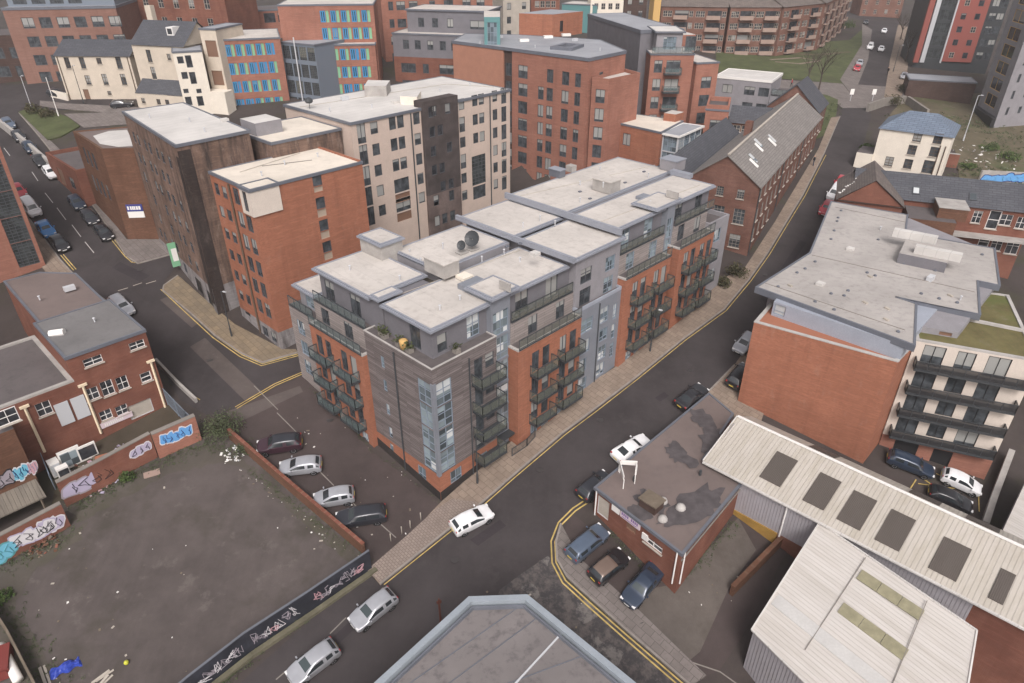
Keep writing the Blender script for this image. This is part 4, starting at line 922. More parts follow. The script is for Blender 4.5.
fs, rp = gable(ML, c0, dv, nv, LM, 8.8, ze, ze+3.2, 2, 'brick_mill', 'slate_pale', {0: [(u, z, 1.1, 1.7, 'mill') for u in us for i, z in enumerate(wz) if z > terr(*(c0+dv*(u+1)))+.3], 3: [(u, z, w, h, 'mill') for u, z, w, h in ((1.2, ze-1.9, .9, 1.2), (3.6, ze-1.9, .9, 1.2), (6.2, ze-1.9, .9, 1.2), (1.0, ze-5.2, 1.4, 2.2), (3.6, ze-5.2, 1.4, 2.0), (6.2, ze-5.2, 1.4, 2.0), (6.2, ze-8.4, 1.4, 1.8), (3.6, ze-8.6, 1.3, 1.6))]})
pipes(ML, fs[0], [0.3, LM*.33, LM*.66], 4, ze-.1)
for k, (t, s) in enumerate(((3.6, -2.4), (4.7, -2.0), (9.2, -1.6), (10.3, -1.2), (14.6, -2.2), (15.7, -1.9))):
    mb = MB(); a = rp(t, s-.6, .06); b_ = rp(t, s+.6, .06); mb.box3(a, Vector((*dv, 0))*.75, b_-a, (0, 0, .08)); ML.part(mb, 'rooflight', 'glass_pale' if k % 2 else 'white_paint')
mb = MB(); a = rp(16, 1.2, -.6); mb.box3(a, Vector((*dv, 0))*1.2, Vector((*nv, 0))*.9, (0, 0, 2.0)); ML.part(mb, 'chimney', 'brick_mill')
mb = MB(); mb.bar(rp(0, 0, .05), rp(LM, 0, .05), .3, .14); ML.part(mb, 'ridge', 'stone')
ML2 = Bld('brick_mill', 'shorter old brick mill wing with slate roof at the far end by the lawn', 'building', (*(c0+dv*(LM+1)), 8))
gable(ML2, c0+dv*(LM+.6)+nv*.6, dv, nv, 9, 8.6, ze+.6, ze+4.6, 4, 'brick_mill', 'slate', {0: [(u, z, 1.0, 1.5, 'mill') for u in (1, 3.4, 5.8) for z in (ze-1.5, ze-4)]})
ML3 = Bld('brick_annexe', 'low slate roofed brick range behind the long mill', 'building', (*(c0+nv*12+dv*4), 6))
gable(ML3, c0+nv*9.4+dv*1, dv, nv, LM*.62, 5.5, ze-1.0, ze+1.4, 3, 'brick_mill', 'slate', {})

# right hand block: orange gable wall, grey oversailing roof, white balcony front
zor = (GT(737.5, 401.5, 317)+GT(862.8, 463.5, 368))/2
RB = Bld('balcony_flats', 'block with orange brick end wall, wide grey roof and white balcony front', 'building', uvw(31, -18, 0))
zR = 12.0
oc0, oc1 = G(737.5, 401.5), G(862.8, 463.5)
q = [xy(oc1), xy(oc0), xy(uvw(47, -9.5)), xy(uvw(47, -24.3))]
qf = [(oc0.x, oc0.y)]
RB.mass(q, -6, zor, 'brick_orange', None, name='end_wall')
RB.parapet(q, zor, .1, .35, 'coping', 'coping', .03)
q2 = [xy(uvw(31.5, -24.0)), xy(uvw(31.5, -12.4)), xy(uvw(47, -10.5)), xy(uvw(47, -24))]
q2c = ccw(q2); e2 = near_edge(q2c, uvw(31.5, -18)); RB.mass(q2, zor-.2, zR-.3, 'panel_blue_pale', None, {e2: [(.15, zor+.25, 1.1, zR-zor-.75, 'bl1')]}, name='upper_wall')
rpoly = TT(zR, (755.8, 287.4), (809.6, 253), (831, 201.6), (908, 215), (905.7, 233), (995, 248.7), (1000, 286), (978.3, 281.5), (980.4, 315.2), (895.4, 297), (916.8, 304), (915, 346))
flatroof(RB, rpoly, zR, 'roof_grey', 'fascia_dark', .05, .55)
body = TT(zR-1, (770, 288), (818, 255), (838, 208), (903, 220), (990, 256), (994, 290), (972, 318), (905, 305), (905, 340))
RB.mass(body, -3, zR-.5, 'render_grey', None, name='inner_wall')
for px, py in ((841, 211), (838, 218), (837, 221.5), (834, 231), (831, 239.5), (878, 240), (815, 262), (797, 273), (805, 269), (778, 287), (867, 273), (875, 276), (848, 291), (831, 294), (844, 296), (815, 302), (834, 310), (898, 332), (982, 255), (904, 264), (935, 271), (921, 294), (939, 299), (957, 303)):
    p = T(px, py, zR+.02); mb = MB(); mb.lathe(p, [(.16, 0), (.16, .12), (.05, .18)], 7); RB.part(mb, 'roof_outlet', 'fascia_dark')
for px, py in ((790, 286), (870, 277), (865, 303), (887, 309), (886, 320), (950, 296)):
    p = T(px, py, zR+.02); mb = MB(); mb.box(p.x, p.y, p.z, .5, .25, .14, BETA+1.2); RB.part(mb, 'roof_vent', 'stone')
pw = rect(T(899, 254, zR+1.0), T(947, 264, zR+1.0), T(903, 240, zR+1.0)); RB.mass(pw, zR, zR+1.1, 'render_grey_dark', 'roof_grey', name='plant_room')
for px, py in ((915, 236), (938, 253)):
    p = T(px, py, zR+1.5); mb = MB(); mb.box(p.x, p.y, zR+1.1, 4.2, .8, .8, math.atan2(pw[1][1]-pw[0][1], pw[1][0]-pw[0][0])); RB.part(mb, 'plant_box', 'roof_white')
# white balcony front
wa, wb = G(890, 448), G(983, 479); zw = 9.3
fw = Fac(xy(wa), xy(wb)); 
def fwz(px, py): return fw.hit(px, py)
wn = Vector((-fw.n.x, -fw.n.y)); wpoly = [xy(fw.at(-1.0, 0)), xy(fw.at(fw.L+.1, 0)), tuple(Vector(xy(fw.at(fw.L+.1, 0)))+wn*13), tuple(Vector(xy(fw.at(-1, 0)))+wn*13)]
zw = fwz(970, 339)[1]
zw = min(zw, 10.9)
flz = [fw.hit(*q_, 1.2)[1]+.2 for q_ in ((1011, 390.5), (1000, 414), (988, 436.5), (977, 459))]
uA = [fw.L*.14, fw.L*.44, fw.L*.74]; ops = []
step = (flz[0]-flz[3])/3
for i in range(4):
    z = flz[0]-step*i+.0
    ops += [(fw.L*.1, z, 1.7, 2.05, 'blk', 'balcony_door'), (fw.L*.42, z+.3, 1.4, 1.7, 'blk'), (fw.L*.7, z, 1.7, 2.05, 'blk', 'balcony_door')]
RB.mass(wpoly, flz[3]-.5, zw, 'beige_wall', None, {0: ops}, name='balcony_wall')
RB.mass(wpoly, -8, flz[3]-.5, 'brick_orange_dull', None, {0: [(fw.L*.15, flz[3]-2.9, 2, 2.2, 'dark', 'door'), (fw.L*.55, flz[3]-2.9, 1.6, 2.0, 'dark', 'door')]}, name='base_wall')
for i in range(4):
    z = flz[0]-step*i
    balcony(RB, fw, -.6, fw.L*(.99 if i == 0 else .97), z-.05, .95, 'infill_black', .85)
RB.parapet(wpoly, zw, .15, .3, 'coping', 'coping')
mb = MB(); mb.face([(*p, zw+.05) for p in offset(wpoly, -.3)]); RB.part(mb, 'green_roof', 'green_roof')

# set-back grey upper storey between the grey roof and the green roof
uw = ccw(TT(zw+.1, (916, 331), (957, 338), (974, 316), (924, 300))); ku = near_edge(uw, mid(T(916, 331, zw+.1), T(957, 338, zw+.1)))
fu2 = Fac(uw[ku], uw[(ku+1) % 4]); RB.mass(uw, zw-.2, zR-.45, 'render_grey', None, {ku: [(fu2.L*.55, zw+.12, 1.0, zR-zw-.75, 'brownp', 'door')]}, name='upper_wall')
mb = MB(); mb.bar(T(962, 318, zw+.2), T(1060, 338, zw+.2), .25, .25); RB.part(mb, 'roof_divider', 'coping')
# ---------------------------------------------------------------- low buildings in the foreground
# metal-coped roof at the bottom
zB = 5.0; bpoly = TT(zB, (469, 597), (527, 595), (635, 683), (740, 768), (500, 900), (290, 770), (375, 683))
FB = Bld('flat_roofed_building', 'flat mottled roof with wide pale metal coping at the street corner, nearest of all', 'building', (bpoly[0][0], bpoly[0][1], -2))
bpoly = ccw(bpoly); FB.mass(bpoly, -6, zB-.55, 'brick_red', 'roof_mottled'); FB.parapet(bpoly, zB, 0, .42, 'coping_metal', 'coping', .06, .75)
FB.parapet(offset(bpoly, -.48), zB-.5, .22, .12, 'fascia_dark', 'flashing', 0, .05)
p, q = T(561, 634, zB-.5), T(514, 685, zB-.5); p, q = q+(p-q)*-.3, p; mb = MB(); mb.bar(p, q, .1, .08); FB.part(mb, 'roof_seam', 'galv')
for a, b_ in (((400, 690), (520, 606)), ((440, 690), (545, 612)), ((490, 690), (585, 655))):
    p, q = T(*a, zB-.53), T(*b_, zB-.53); mb = MB(); mb.bar(p, q, .05, .04); FB.part(mb, 'felt_seam', 'fascia_dark')
mb = MB(); p = G(441, 626); mb.tube([p-Vector((0, 0, .3)), p+Vector((0, 0, 2.2)), p+Vector((0, 0, 3.0))], [.09, .08, .06], 8); mb.lathe(p, [(.16, 0), (.16, .35), (.09, .45)], 8); mb.box(p.x, p.y, p.z+2.5, .35, .06, .3, .4)
tag(mb.build('sign_post', M['rust']), 'thin rusty brown post at the road edge by the coped roof', 'post')

# small flat-roofed brick workshop with patched felt
zs_ = GT(601, 522, 498)+.1; sp = TT(zs_, (594.5, 488.9), (682, 555.5), (741, 484.7), (703, 461), (733, 415), (708.8, 394.5))
SW = Bld('brick_garage', 'low red brick garage with patched brown felt roof and white signs by the main road', 'building', (*sp[0], -1)); sp = ccw(sp)
k = near_edge(sp, mid(T(594.5, 488.9, zs_), T(682, 555.5, zs_))); fw2 = Fac(sp[k], sp[(k+1) % len(sp)])
u1_, z1_ = fw2.hit(651.5, 548)
SW.mass(offset(sp, -.06), -5, zs_-.1, 'brick_red', None, {k: [(u1_-.9, zs_-1.5, 1.8, .7, 'wh2'), (fw2.hit(629, 536)[0]-.5, zs_-1.55, 1.0, .75, 'brownp', 'vent'), (.35, zs_-2.4, 1.3, 2.0, 'shutter', 'door')]})
flatroof(SW, sp, zs_+.12, 'roof_felt_brown', 'fascia_dark', .07, .2)
patches(SW, [wobble(652, 503, 18, 11, 24, .5), wobble(640, 512, 14, 9, 22, .2), wobble(698, 505, 32, 16, 30, -.45), wobble(680, 517, 22, 10, 24, -.3), wobble(677, 453, 13, 9, 24, .6), wobble(703, 420, 15, 8, 22, .7), wobble(711, 440, 12, 14, 22, .3), wobble(690, 462, 9, 6, 9, .3)], zs_+.145, 'patch_dark', 'roof_patch')
p = T(651, 507, zs_+.14); mb = MB(); mb.box(p.x, p.y, p.z, 1.2, 1.5, .8, BETA); ch = SW.part(mb, 'roof_hatch', 'brick_dark'); mb = MB(); mb.box(p.x, p.y, p.z+.8, 1.4, 1.7, .12, BETA); mb.build('hatch_lid', M['timber_old'], ch)
for px, py, r_ in ((663, 502, .38), (680.5, 508.5, .42), (662.5, 520, .4)):
    p = T(px, py, zs_+.15); mb = MB(); mb.lathe(p, [(r_, 0), (r_, .12), (r_*.8, .3), (r_*.45, .42), (.02, .46)], 12); SW.part(mb, 'roof_dome', 'coping', None, True)
for px, py in ((700, 475), (634, 481)):
    p = T(px, py, zs_+.15); mb = MB(); mb.tube([p, p+Vector((0, 0, .5))], .12, 8); SW.part(mb, 'vent_pipe', 'metal_dark')
# flagless frame on the roof corner: white upright boards
hb = thing('roof_hoarding', 'white angled board frame standing on the garage roof corner', 'board', T(622, 468, zs_+.15))
for a, b_ in (((619.5, 463), (624, 480)), ((620.5, 464), (637, 465)), ((637, 466), (635.5, 475))):
    p, q = T(*a, zs_+1.1), T(*b_, zs_+1.1); mb = MB(); d_ = q-p; mb.box3(p, d_, d_.cross(Vector((0, 0, 1))).normalized()*.07, (0, 0, .45)); e = mb.build('board', M['white_paint'], hb)
    mb = MB()
    for t in (p, q): mb.bar((t.x, t.y, zs_+.12), (t.x, t.y, zs_+1.15), .07)
    mb.build('leg', M['white_paint'], hb)
for px0, py0, px1, py1, m_ in ((611.5, 507, 619, 512, 'white_paint'), (620, 513, 639.5, 527.5, 'sign_pink'), (641.5, 535.5, 647, 539, 'white_paint')):
    (a, za), (c, zc2) = fw2.hit(px0, py0, .06), fw2.hit(px1, py1, .06); mb = MB(); zz = (za+zc2)/2; big = m_ == 'sign_pink'
    mb.box3(fw2.at(a, zz-(.32 if not big else .35), -.22), fw2.d*(c-a), fw2.n*.26, (0, 0, .62 if not big else .75)); so_ = SW.part(mb, 'sign', m_)
    if big:
        mb = MB(); w_ = c-a
        for kk in range(9):
            if kk != 4: mb.box3(fw2.at(a+w_*(.08+kk*.095), zz-.05, .045), fw2.d*w_*.06, fw2.n*.015, (0, 0, .26))
        mb.box3(fw2.at(a+w_*.1, zz-.24, .045), fw2.d*w_*.75, fw2.n*.015, (0, 0, .06)); mb.build('lettering', M['sign_ink'], so_)
sf2 = Fac(sp[(k+1) % len(sp)], sp[(k+2) % len(sp)])
for fc_, u in ((fw2, fw2.L-.4), (sf2, .4), (fw2, .3)):
    mb = MB(); mb.bar(fc_.at(u, zs_-3.4, .05), fc_.at(u, zs_, .05), .1); SW.part(mb, 'downpipe', 'frame_white')
mb = MB(); mb.bar(sf2.at(0, zs_-.55, .03), sf2.at(sf2.L, zs_-.5, .03), .09); SW.part(mb, 'pipe', 'stone_dark')

# long warehouse with dark rooflights
ze1, zr1, u0, u1, ur, va, vb = 2.7, 4.5, 16.9, 25.6, 22.3, -14.9, -62
WH = Bld('warehouse', 'long warehouse with cream ribbed roof and a row of dark rooflights', 'building', uvw(17, -15, -2))
wpl = RU(u0+.3, u1-.3, vb, va-.2)
fq = Fac(wpl[3], wpl[0]); ZD = lambda px, py: fq.hit(px, py)
WH.mass(wpl, -10, -.9, 'brick_red', None, {3: [(4.3, -3.2, 5.6, 2.3, 'yellowdoor', 'loading_door')]} if False else None, name='base_wall')
mb = MB(); fl_ = Fac(wpl[3], wpl[0]); mb.face([fl_.at(0, -.9), fl_.at(20.5, -.9), fl_.at(20.5, ze1-.1), fl_.at(0, ze1-.1)]); fr_ = Fac(wpl[0], wpl[1])
WH.part(mb, 'cladding', 'corrug_wall')
mb = MB(); mb.face([fl_.at(20.5, -.9), fl_.at(fl_.L, -.9), fl_.at(fl_.L, ze1-.1), fl_.at(20.5, ze1-.1)])
for i in (1,): mb.face([xy_+(z,) for xy_, z in ((wpl[1], -.9), (wpl[2], -.9), (wpl[2], ze1-.1), (wpl[1], ze1-.1))])
WH.part(mb, 'wall', 'brick_red')
f3 = Fac(wpl[2], wpl[3]); mb = MB(); mb.face([f3.at(0, -.9), f3.at(f3.L, -.9), f3.at(f3.L, ze1-.1), f3.at(f3.L/2, zr1-.1), f3.at(0, ze1-.1)]); WH.part(mb, 'gable_wall', 'corrug_wall')
def slope(b, a, c, d, e, mat, name, th=.12):
    P = [Vector(p) for p in (a, c, d, e)]
    if (P[1]-P[0]).cross(P[2]-P[1]).z < 0: P = P[::-1]
    mb = MB(); mb.face(P); lo = [p-Vector((0, 0, th)) for p in P]; mb.face(lo[::-1])
    for i in range(4): j = (i+1) % 4; mb.face([lo[i], lo[j], P[j], P[i]])
    return b.part(mb, name, mat)
slope(WH, uvw(u0, va, ze1), uvw(ur, va, zr1), uvw(ur, vb, zr1), uvw(u0, vb, ze1), 'sheet_v', 'roof_slope')
slope(WH, uvw(ur, va, zr1), uvw(u1, va, ze1), uvw(u1, vb, ze1), uvw(ur, vb, zr1), 'sheet_v', 'roof_slope')
mb = MB(); mb.bar(uvw(ur, va, zr1+.05), uvw(ur, vb, zr1+.05), .26, .08); WH.part(mb, 'ridge', 'white_paint')
mb = MB(); mb.bar(uvw(u0-.08, va, ze1-.08), uvw(u0-.08, vb, ze1-.08), .16, .14); mb.bar(uvw(u0, va+.05, ze1+.02), uvw(ur, va+.05, zr1+.04), .09, .12); WH.part(mb, 'gutter', 'roof_white')
sl_ = (zr1-ze1)/(ur-u0)
for quad in (((785, 452), (804, 459), (793, 487), (760, 479)),) and [((776, 451), (797, 461), (781, 487.5), (760, 478)), ((819.5, 472.5), (841, 482), (824, 511.5), (803, 500.5)), ((853, 490), (877, 501.5), (859.5, 532), (837.5, 519)), ((892, 509), (916, 521.5), (898, 552.5), (874.5, 539)), ((945, 536.5), (971.5, 551), (955.5, 582.5), (927.5, 567.5)), ((1001, 568.5), (1016, 576), (1002.5, 605.5), (987.5, 598))]:
    # each light sits on the roof plane: solve the sight line against the slope
    us_, vs_ = [], []
    for px, py in quad:
        z = 3.5
        for _ in range(20):
            p = T(px, py, z); uu_ = (p-P0).dot(BB); z = ze1+(uu_-u0)*sl_
        us_.append(uu_); vs_.append((p-P0).dot(AA))
    ua_, ub_ = sorted(((us_[0]+us_[1])/2, (us_[2]+us_[3])/2)); v0_, v1_ = sorted(((vs_[0]+vs_[3])/2, (vs_[1]+vs_[2])/2))
    mb = MB(); zA, zB_ = ze1+(ua_-u0)*sl_+.03, ze1+(ub_-u0)*sl_+.03
    a, b_, c, d_ = uvw(ua_, v0_, zA), uvw(ub_, v0_, zB_), uvw(ub_, v1_, zB_), uvw(ua_, v1_, zA)
    mb.box3(a, b_-a, d_-a, (0, 0, .05)); WH.part(mb, 'rooflight', 'sheet_dark')
for v in (-21, -29, -33, -37, -41.5):
    a, b_, d_ = uvw(ur+1.2, v, zr1-1.2*(zr1-ze1)/(u1-ur)+.03), uvw(ur+2.9, v, zr1-2.9*(zr1-ze1)/(u1-ur)+.03), uvw(ur+1.2, v-2.2, zr1-1.2*(zr1-ze1)/(u1-ur)+.03)
    mb = MB(); mb.box3(a, b_-a, d_-a, (0, 0, .05)); WH.part(mb, 'rooflight', 'sheet_dark')
(ud0, zd0), (ud1, zd1) = fq.hit(737, 505), fq.hit(776, 538)
mb = MB(); mb.box3(fq.at(ud0-1.2, -3.6, .0), fq.d*(ud1-ud0+1.2), fq.n*.12, (0, 0, 2.75)); WH.part(mb, 'loading_door', 'ochre_dark')
pipes(WH, fq, [ud1+.2], -4.5, ze1-.1, 'frame_white', .12)
# second warehouse, turned a little
W2 = Bld('warehouse', 'pale ribbed warehouse roof with two long yellowed rooflight strips', 'building', uvw(6.4, -25.2, -4))
a, b_, c, d_ = uvw(6.3, -25.2, .35), uvw(17.0, -24.95, 2.45), uvw(14.75, -36.3, 2.45), uvw(2.5, -38.4, .35)
slope(W2, a, b_, c, d_, 'sheet_u', 'roof_slope')
def on_w2(px, py):
    n = (b_-a).cross(d_-a); r = ray(px, py); t = (a-O3).dot(n)/r.dot(n); return O3+r*t
for q0, q1, q2 in (((856, 578.5), (919, 621), (860.5, 572)), ((837, 612), (902.5, 661), (842, 605))):
    p, q, s = on_w2(*q0), on_w2(*q1), on_w2(*q2); n = (b_-a).cross(d_-a).normalized(); n = n if n.z > 0 else -n
    for i in range(3):
        t0, t1 = i/3+.004, (i+1)/3-.004; mb = MB(); mb.box3(p+(q-p)*t0+n*.01, (q-p)*(t1-t0), (s-p)*1.35, n*.05); W2.part(mb, 'rooflight', 'sheet_yellow')
p, q, s = on_w2(771, 604), on_w2(880, 692), on_w2(779, 595); mb = MB(); mb.box3(p+n*.01, q-p, s-p, n*.05); W2.part(mb, 'rooflight', 'sheet_blue')
for l0, l1 in (((865.5, 558), (805, 650)), ((927, 601), (890, 690))):
    p, q = on_w2(*l0)+n*.05, on_w2(*l1)+n*.05; mb = MB(); mb.bar(p, q, .05, .04); W2.part(mb, 'roof_joint', 'stone_dark')
for i, (p, q) in enumerate(((a, b_), (b_, c), (c, d_), (d_, a))):
    i_ = Vector((0, 0, -.1)); cen = (a+b_+c+d_)/4; p2, q2 = p+(cen-p)*.02+i_, q+(cen-q)*.02+i_
    mb = MB(); mb.face([(p2.x, p2.y, -9), (q2.x, q2.y, -9), q2, p2]); W2.part(mb, 'wall', 'corrug_wall')
    mb = MB(); mb.bar(p+Vector((0, 0, .03)), q+Vector((0, 0, .03)), .1, .1); W2.part(mb, 'verge_trim', 'roof_white')
zz = 1.0; W3 = Bld('warehouse', 'corner of a white ribbed shed roof beyond the flats car park', 'building', (*xy(T(1010, 530, 0)), -3)); w3 = TT(zz, (1032, 468), (1001, 534), (1060, 566), (1100, 495)); W3.mass(w3, -8, zz-.1, 'corrug_wall', None); 
mb = MB(); mb.face([(*p, zz+.05) for p in ccw(w3)]); W3.part(mb, 'roof', 'sheet_u')
# walls round the yards
def wall(name, label, pts, h, t, mat, cap=None, grp=None, world=False, hs=None):
    o = None; P = [p if world else G(*p) for p in pts]; mb = MB(); cb = MB()
    for i in range(len(P)-1):
        a, b_ = Vector((P[i][0], P[i][1], 0)), Vector((P[i+1][0], P[i+1][1], 0)); n = max(1, int((b_-a).length/4)); nn = (b_-a).cross(Vector((0, 0, 1))).normalized()*t
        for j in range(n):
            p, q = a+(b_-a)*j/n, a+(b_-a)*(j+1)/n; zp, zq = terr(p.x, p.y), terr(q.x, q.y)
            A_, B2 = Vector((p.x, p.y, zp-.6)), Vector((q.x, q.y, zq-.6))
            mb.box3(A_, B2-A_, nn, (0, 0, h+.6))
            if cap: cb.box3(A_+Vector((0, 0, h+.6))-nn*.12, B2-A_, nn*1.24, (0, 0, .08))
    if cap:
        e = thing(name, label, 'wall', (P[0][0], P[0][1], terr(P[0][0], P[0][1])), 0, grp); mb.build('brickwork', M[mat], e); cb.build('coping', M[cap], e); return e
    return tag(mb.build(name, M[mat]), label, 'wall', grp)
wall('brick_wall', 'low red brick wall between the parked cars and the empty lot', [(232, 438), (300, 497), (366, 553)], 1.1, .24, 'brick_brown', 'brick_red')
wall('brick_wall', 'sloping brick yard wall with white bubble graffiti beside the empty lot', [(67, 507), (110, 484), (158, 457)], 2.6, -.35, 'brick_red', 'stone_dark')
wall('brick_wall', 'taller brick yard wall with the blue graffiti piece', [(160, 459), (202, 440)], 2.7, -.4, 'brick_orange_dull', 'stone_dark')
wall('brick_wall', 'brick wall below the canopy with teal and white graffiti at the lot edge', [(-30, 582), (0, 565), (71, 526)], 2.4, -.35, 'brick_red', 'stone_dark')
wall('boundary_wall', 'thin brick wall dividing the forecourt from the dark yard', [(729, 594), (781, 541)], 1.0, .3, 'brick_brown', 'brick_brown')
wall('retaining_wall', 'old stone wall running beside the balcony flats car park', [(1000, 470), (975, 530), (960, 560)] if False else [(1010, 462), (992, 510), (984, 535)], 1.4, .5, 'concrete')
wall('timber_fence', 'weathered timber fence along the left edge of the empty lot', [(-12, 600), (14, 640), (40, 690), (70, 750)], 1.3, .15, 'timber_old')
# dark graffiti hoarding on the lower kerb
hp = [(372, 569), (310, 612), (250, 652), (196, 695), (120, 760)]
hw = wall('hoarding', 'dark painted hoarding with pale graffiti along the empty lot frontage', hp, 2.0, .12, 'hoarding', 'fascia_dark')
wall('plinth_kerb', 'mossy concrete kerb strip at the foot of the dark hoarding', [(378, 572), (314, 617), (254, 658), (200, 701)], .28, .4, 'moss_concrete')
# ---------------------------------------------------------------- lower left: old brick works with graffiti
zLL = GT(166, 406, 331)
LW = Bld('brick_works', 'old red brick works with patched felt roof and cream drainpipes beside the yard', 'building', uvw(-11, 28, 2))
def PZ(px, py, z): p = T(px, py, z)-P0; return p.dot(BB), p.dot(AA)
uR, vR = PZ(146, 331, zLL); uL, vL = PZ(64, 357, zLL)
vF = (vR+vL)/2
ll = RU(uL, uR, vF, vF+8.5); fF = Fac(ll[0], ll[1]); HF = fF.hit
def at_px(px, py, w, h, kind, nm='window'): u, z = HF(px, py); return (u-w/2, z-h/2, w, h, kind, nm)
LW.mass(ll, 0, zLL-.1, 'brick_red', None, {0: [at_px(93, 361, 1.5, .75, 'sash'), at_px(137, 345, 1.3, .75, 'sash'), at_px(92, 394, 1.1, 1.2, 'sash'), at_px(107.5, 388, 1.0, 1.5, 'sash'), at_px(122.5, 383, .95, 1.35, 'sash'), at_px(146, 377, .95, 1.0, 'wh1'), at_px(141, 409, 2.1, 1.5, 'shutter', 'shutter'), at_px(106, 415, 1.0, 1.0, 'sash'), at_px(122, 410, 1.0, 1.0, 'sash')]})
flatroof(LW, ll, zLL, 'roof_felt_grey', 'fascia_dark', .08, .2)
l2 = TT(zLL-.25, (45, 330), (107.5, 304), (76, 274), (40, 273), (4, 282)); LW.mass(l2, 2, zLL-.25, 'brick_red', None, name='rear_wall'); flatroof(LW, l2, zLL-.2, 'roof_felt_brown', 'fascia_dark', .05, .25)
zM = zLL-2.4; l3 = RU(uL-15, uL, vF, vF+11); LW.mass(l3, 0, zM, 'brick_red', 'roof_felt', {0: [(15+at_px(45, 409, 1, 1, 'd1')[0]-.1, HF(45, 409)[1]-.6, 1.1, 1.3, 'sash')]}, name='wing_wall'); LW.parapet(l3, zM, .2, .35, 'concrete', 'coping')
u_, z_ = HF(70, 406); f3 = Fac(l3[0], l3[1]); mb = MB(); ua, za = f3.hit(57, 415); ub, zb2 = f3.hit(84, 393); 
for t in (0, .52): mb.box3(f3.at(ua+(ub-ua)*t, za-1.2, .03), f3.d*(ub-ua)*.44, f3.n*.06, (0, 0, 2.2))
LW.part(mb, 'boarded_opening', 'galv')
for px0, py0, px1, py1 in ((149, 361, 165, 404), (81, 385, 100, 428), (24, 406, 42, 447)):
    u0_, z0_ = HF(px0, py0); u1_, z1_ = HF(px1, py1); mb = MB(); um = (u0_+u1_)/2; mb.bar(fF.at(um, z0_, .12), fF.at(um, z1_-.5, .12), .16); mb.bar(fF.at(um-.35, z0_, .14), fF.at(um+.35, z0_, .14), .2); LW.part(mb, 'drainpipe', 'cream_paint')
mb = MB(); u0_, z0_ = HF(100.5, 426); u1_, z1_ = HF(132, 413); mb.box3(fF.at(u0_, (z0_+z1_)/2-.3, .04), fF.d*(u1_-u0_), fF.n*.06, (0, 0, .55)); bn = LW.part(mb, 'banner', 'sign_pink')
mb = MB()
for i in range(10): mb.box3(fF.at(u0_+(u1_-u0_)*(.12+i*.06), (z0_+z1_)/2-.2, .1), fF.d*(u1_-u0_)*.035, fF.n*.01, (0, 0, .33))
mb.build('lettering', M['frame_white'], bn)
p = T(50, 334, zLL+.1); mb = MB(); mb.tube([p, p+Vector((1.2, .2, .1))], .35, 8); LW.part(mb, 'roof_vent', 'white_paint')
RWn = l4 = RU(uL-22, uL-6.5, vF+11, vF+19); zQ = zLL-1.0; LW.mass(l4, 0, zQ, 'brick_red', 'roof_mossy', {0: [(10.0, zQ-1.9, 1.5, 1.1, 'sash')]}, name='rear_wing'); LW.parapet(l4, zQ, .15, .3, 'concrete', 'coping')
# projecting graffiti wing on the left edge
pb = T(37, 478, 2.6); ua, va_ = (pb-P0).dot(BB), (pb-P0).dot(AA)
gw_ = RU(ua-16, ua, va_, vF); LG = Bld('brick_shed', 'rough brick wing with graffiti band above a corrugated canopy at the left edge', 'building', uvw(ua, va_, 1))
fG = Fac(gw_[0], gw_[1]); zG = zM-.6
LG.mass(gw_, -2, zG, 'brick_brown', 'roof_felt', {0: [(16-fG.L+fG.hit(6, 417)[0]-.7, fG.hit(6, 417)[1]-.7, 1.5, 1.3, 'sash')]})
cp0 = uvw(ua-14, va_-.05, 3.3); slope(LG, uvw(ua-14, va_, 2.6), uvw(ua-.1, va_, 2.6), uvw(ua-.1, va_-2.2, 2.1), uvw(ua-14, va_-2.2, 2.1), 'corrug_old', 'canopy_roof')
for uu in (.5, 5, 9.5): mb = MB(); mb.bar(uvw(ua-uu, va_-2.1, -1), uvw(ua-uu, va_-2.1, 2.05), .12); LG.part(mb, 'canopy_post', 'timber_old')
# graffiti: bulging letter shapes drawn as thin painted shapes on the wall face
def graffiti(name, label, fac, u0, u1, z0, z1, colours, n, out=.03, seed=1):
    rnd_ = random.Random(seed); e = thing(name, label, 'graffiti', fac.at(u0, z0, out)); W_, H_ = u1-u0, z1-z0
    k = max(3, n); ph = rnd_.random()*6
    for layer, (mat, grow) in enumerate(((colours[0], 1.0), (colours[1], .82))):
        mb = MB()
        for i in range(k):
            cx = u0+W_*(i+.5)/k; cz = (z0+z1)/2+H_*.07*math.sin(i*1.9+ph); w = W_/k*.78*grow; h = H_*.5*(1 if i % 2 else .88)*grow; pts = []; a0 = (i*2.4+ph) % 6.28
            for j in range(16):
                t = 2*math.pi*j/16; q = 1+.1*math.sin(3*t+a0)+.06*math.sin(5*t+a0*2); ct, st_ = math.cos(t), math.sin(t); x = w*q*math.copysign(abs(ct)**.7, ct); z = h*q*math.copysign(abs(st_)**.7, st_); pts.append(fac.at(cx+x+z*.15, cz+z, out+layer*.008+.0006*i))
            mb.face(pts)
        mb.build(('outline', 'fill')[layer], M[mat], e)
    mb = MB()
    for i in range(k):
        cx = u0+W_*(i+.5)/k; cz = (z0+z1)/2; w = W_/k*.5; h = H_*.3; pts = [(cx+rnd_.uniform(-w, w), cz+h*s_) for s_ in (1, .1, -.2, -1)]+[(cx+w*.6, cz-h*.6), (cx+w*.3, cz+h*.4)]
        for p, q in zip(pts, pts[1:]): mb.bar(fac.at(p[0], p[1], out+.016), fac.at(q[0], q[1], out+.016), min(.11, H_*.07), .012)
    mb.build('lettering', M[colours[2]], e)
    return e
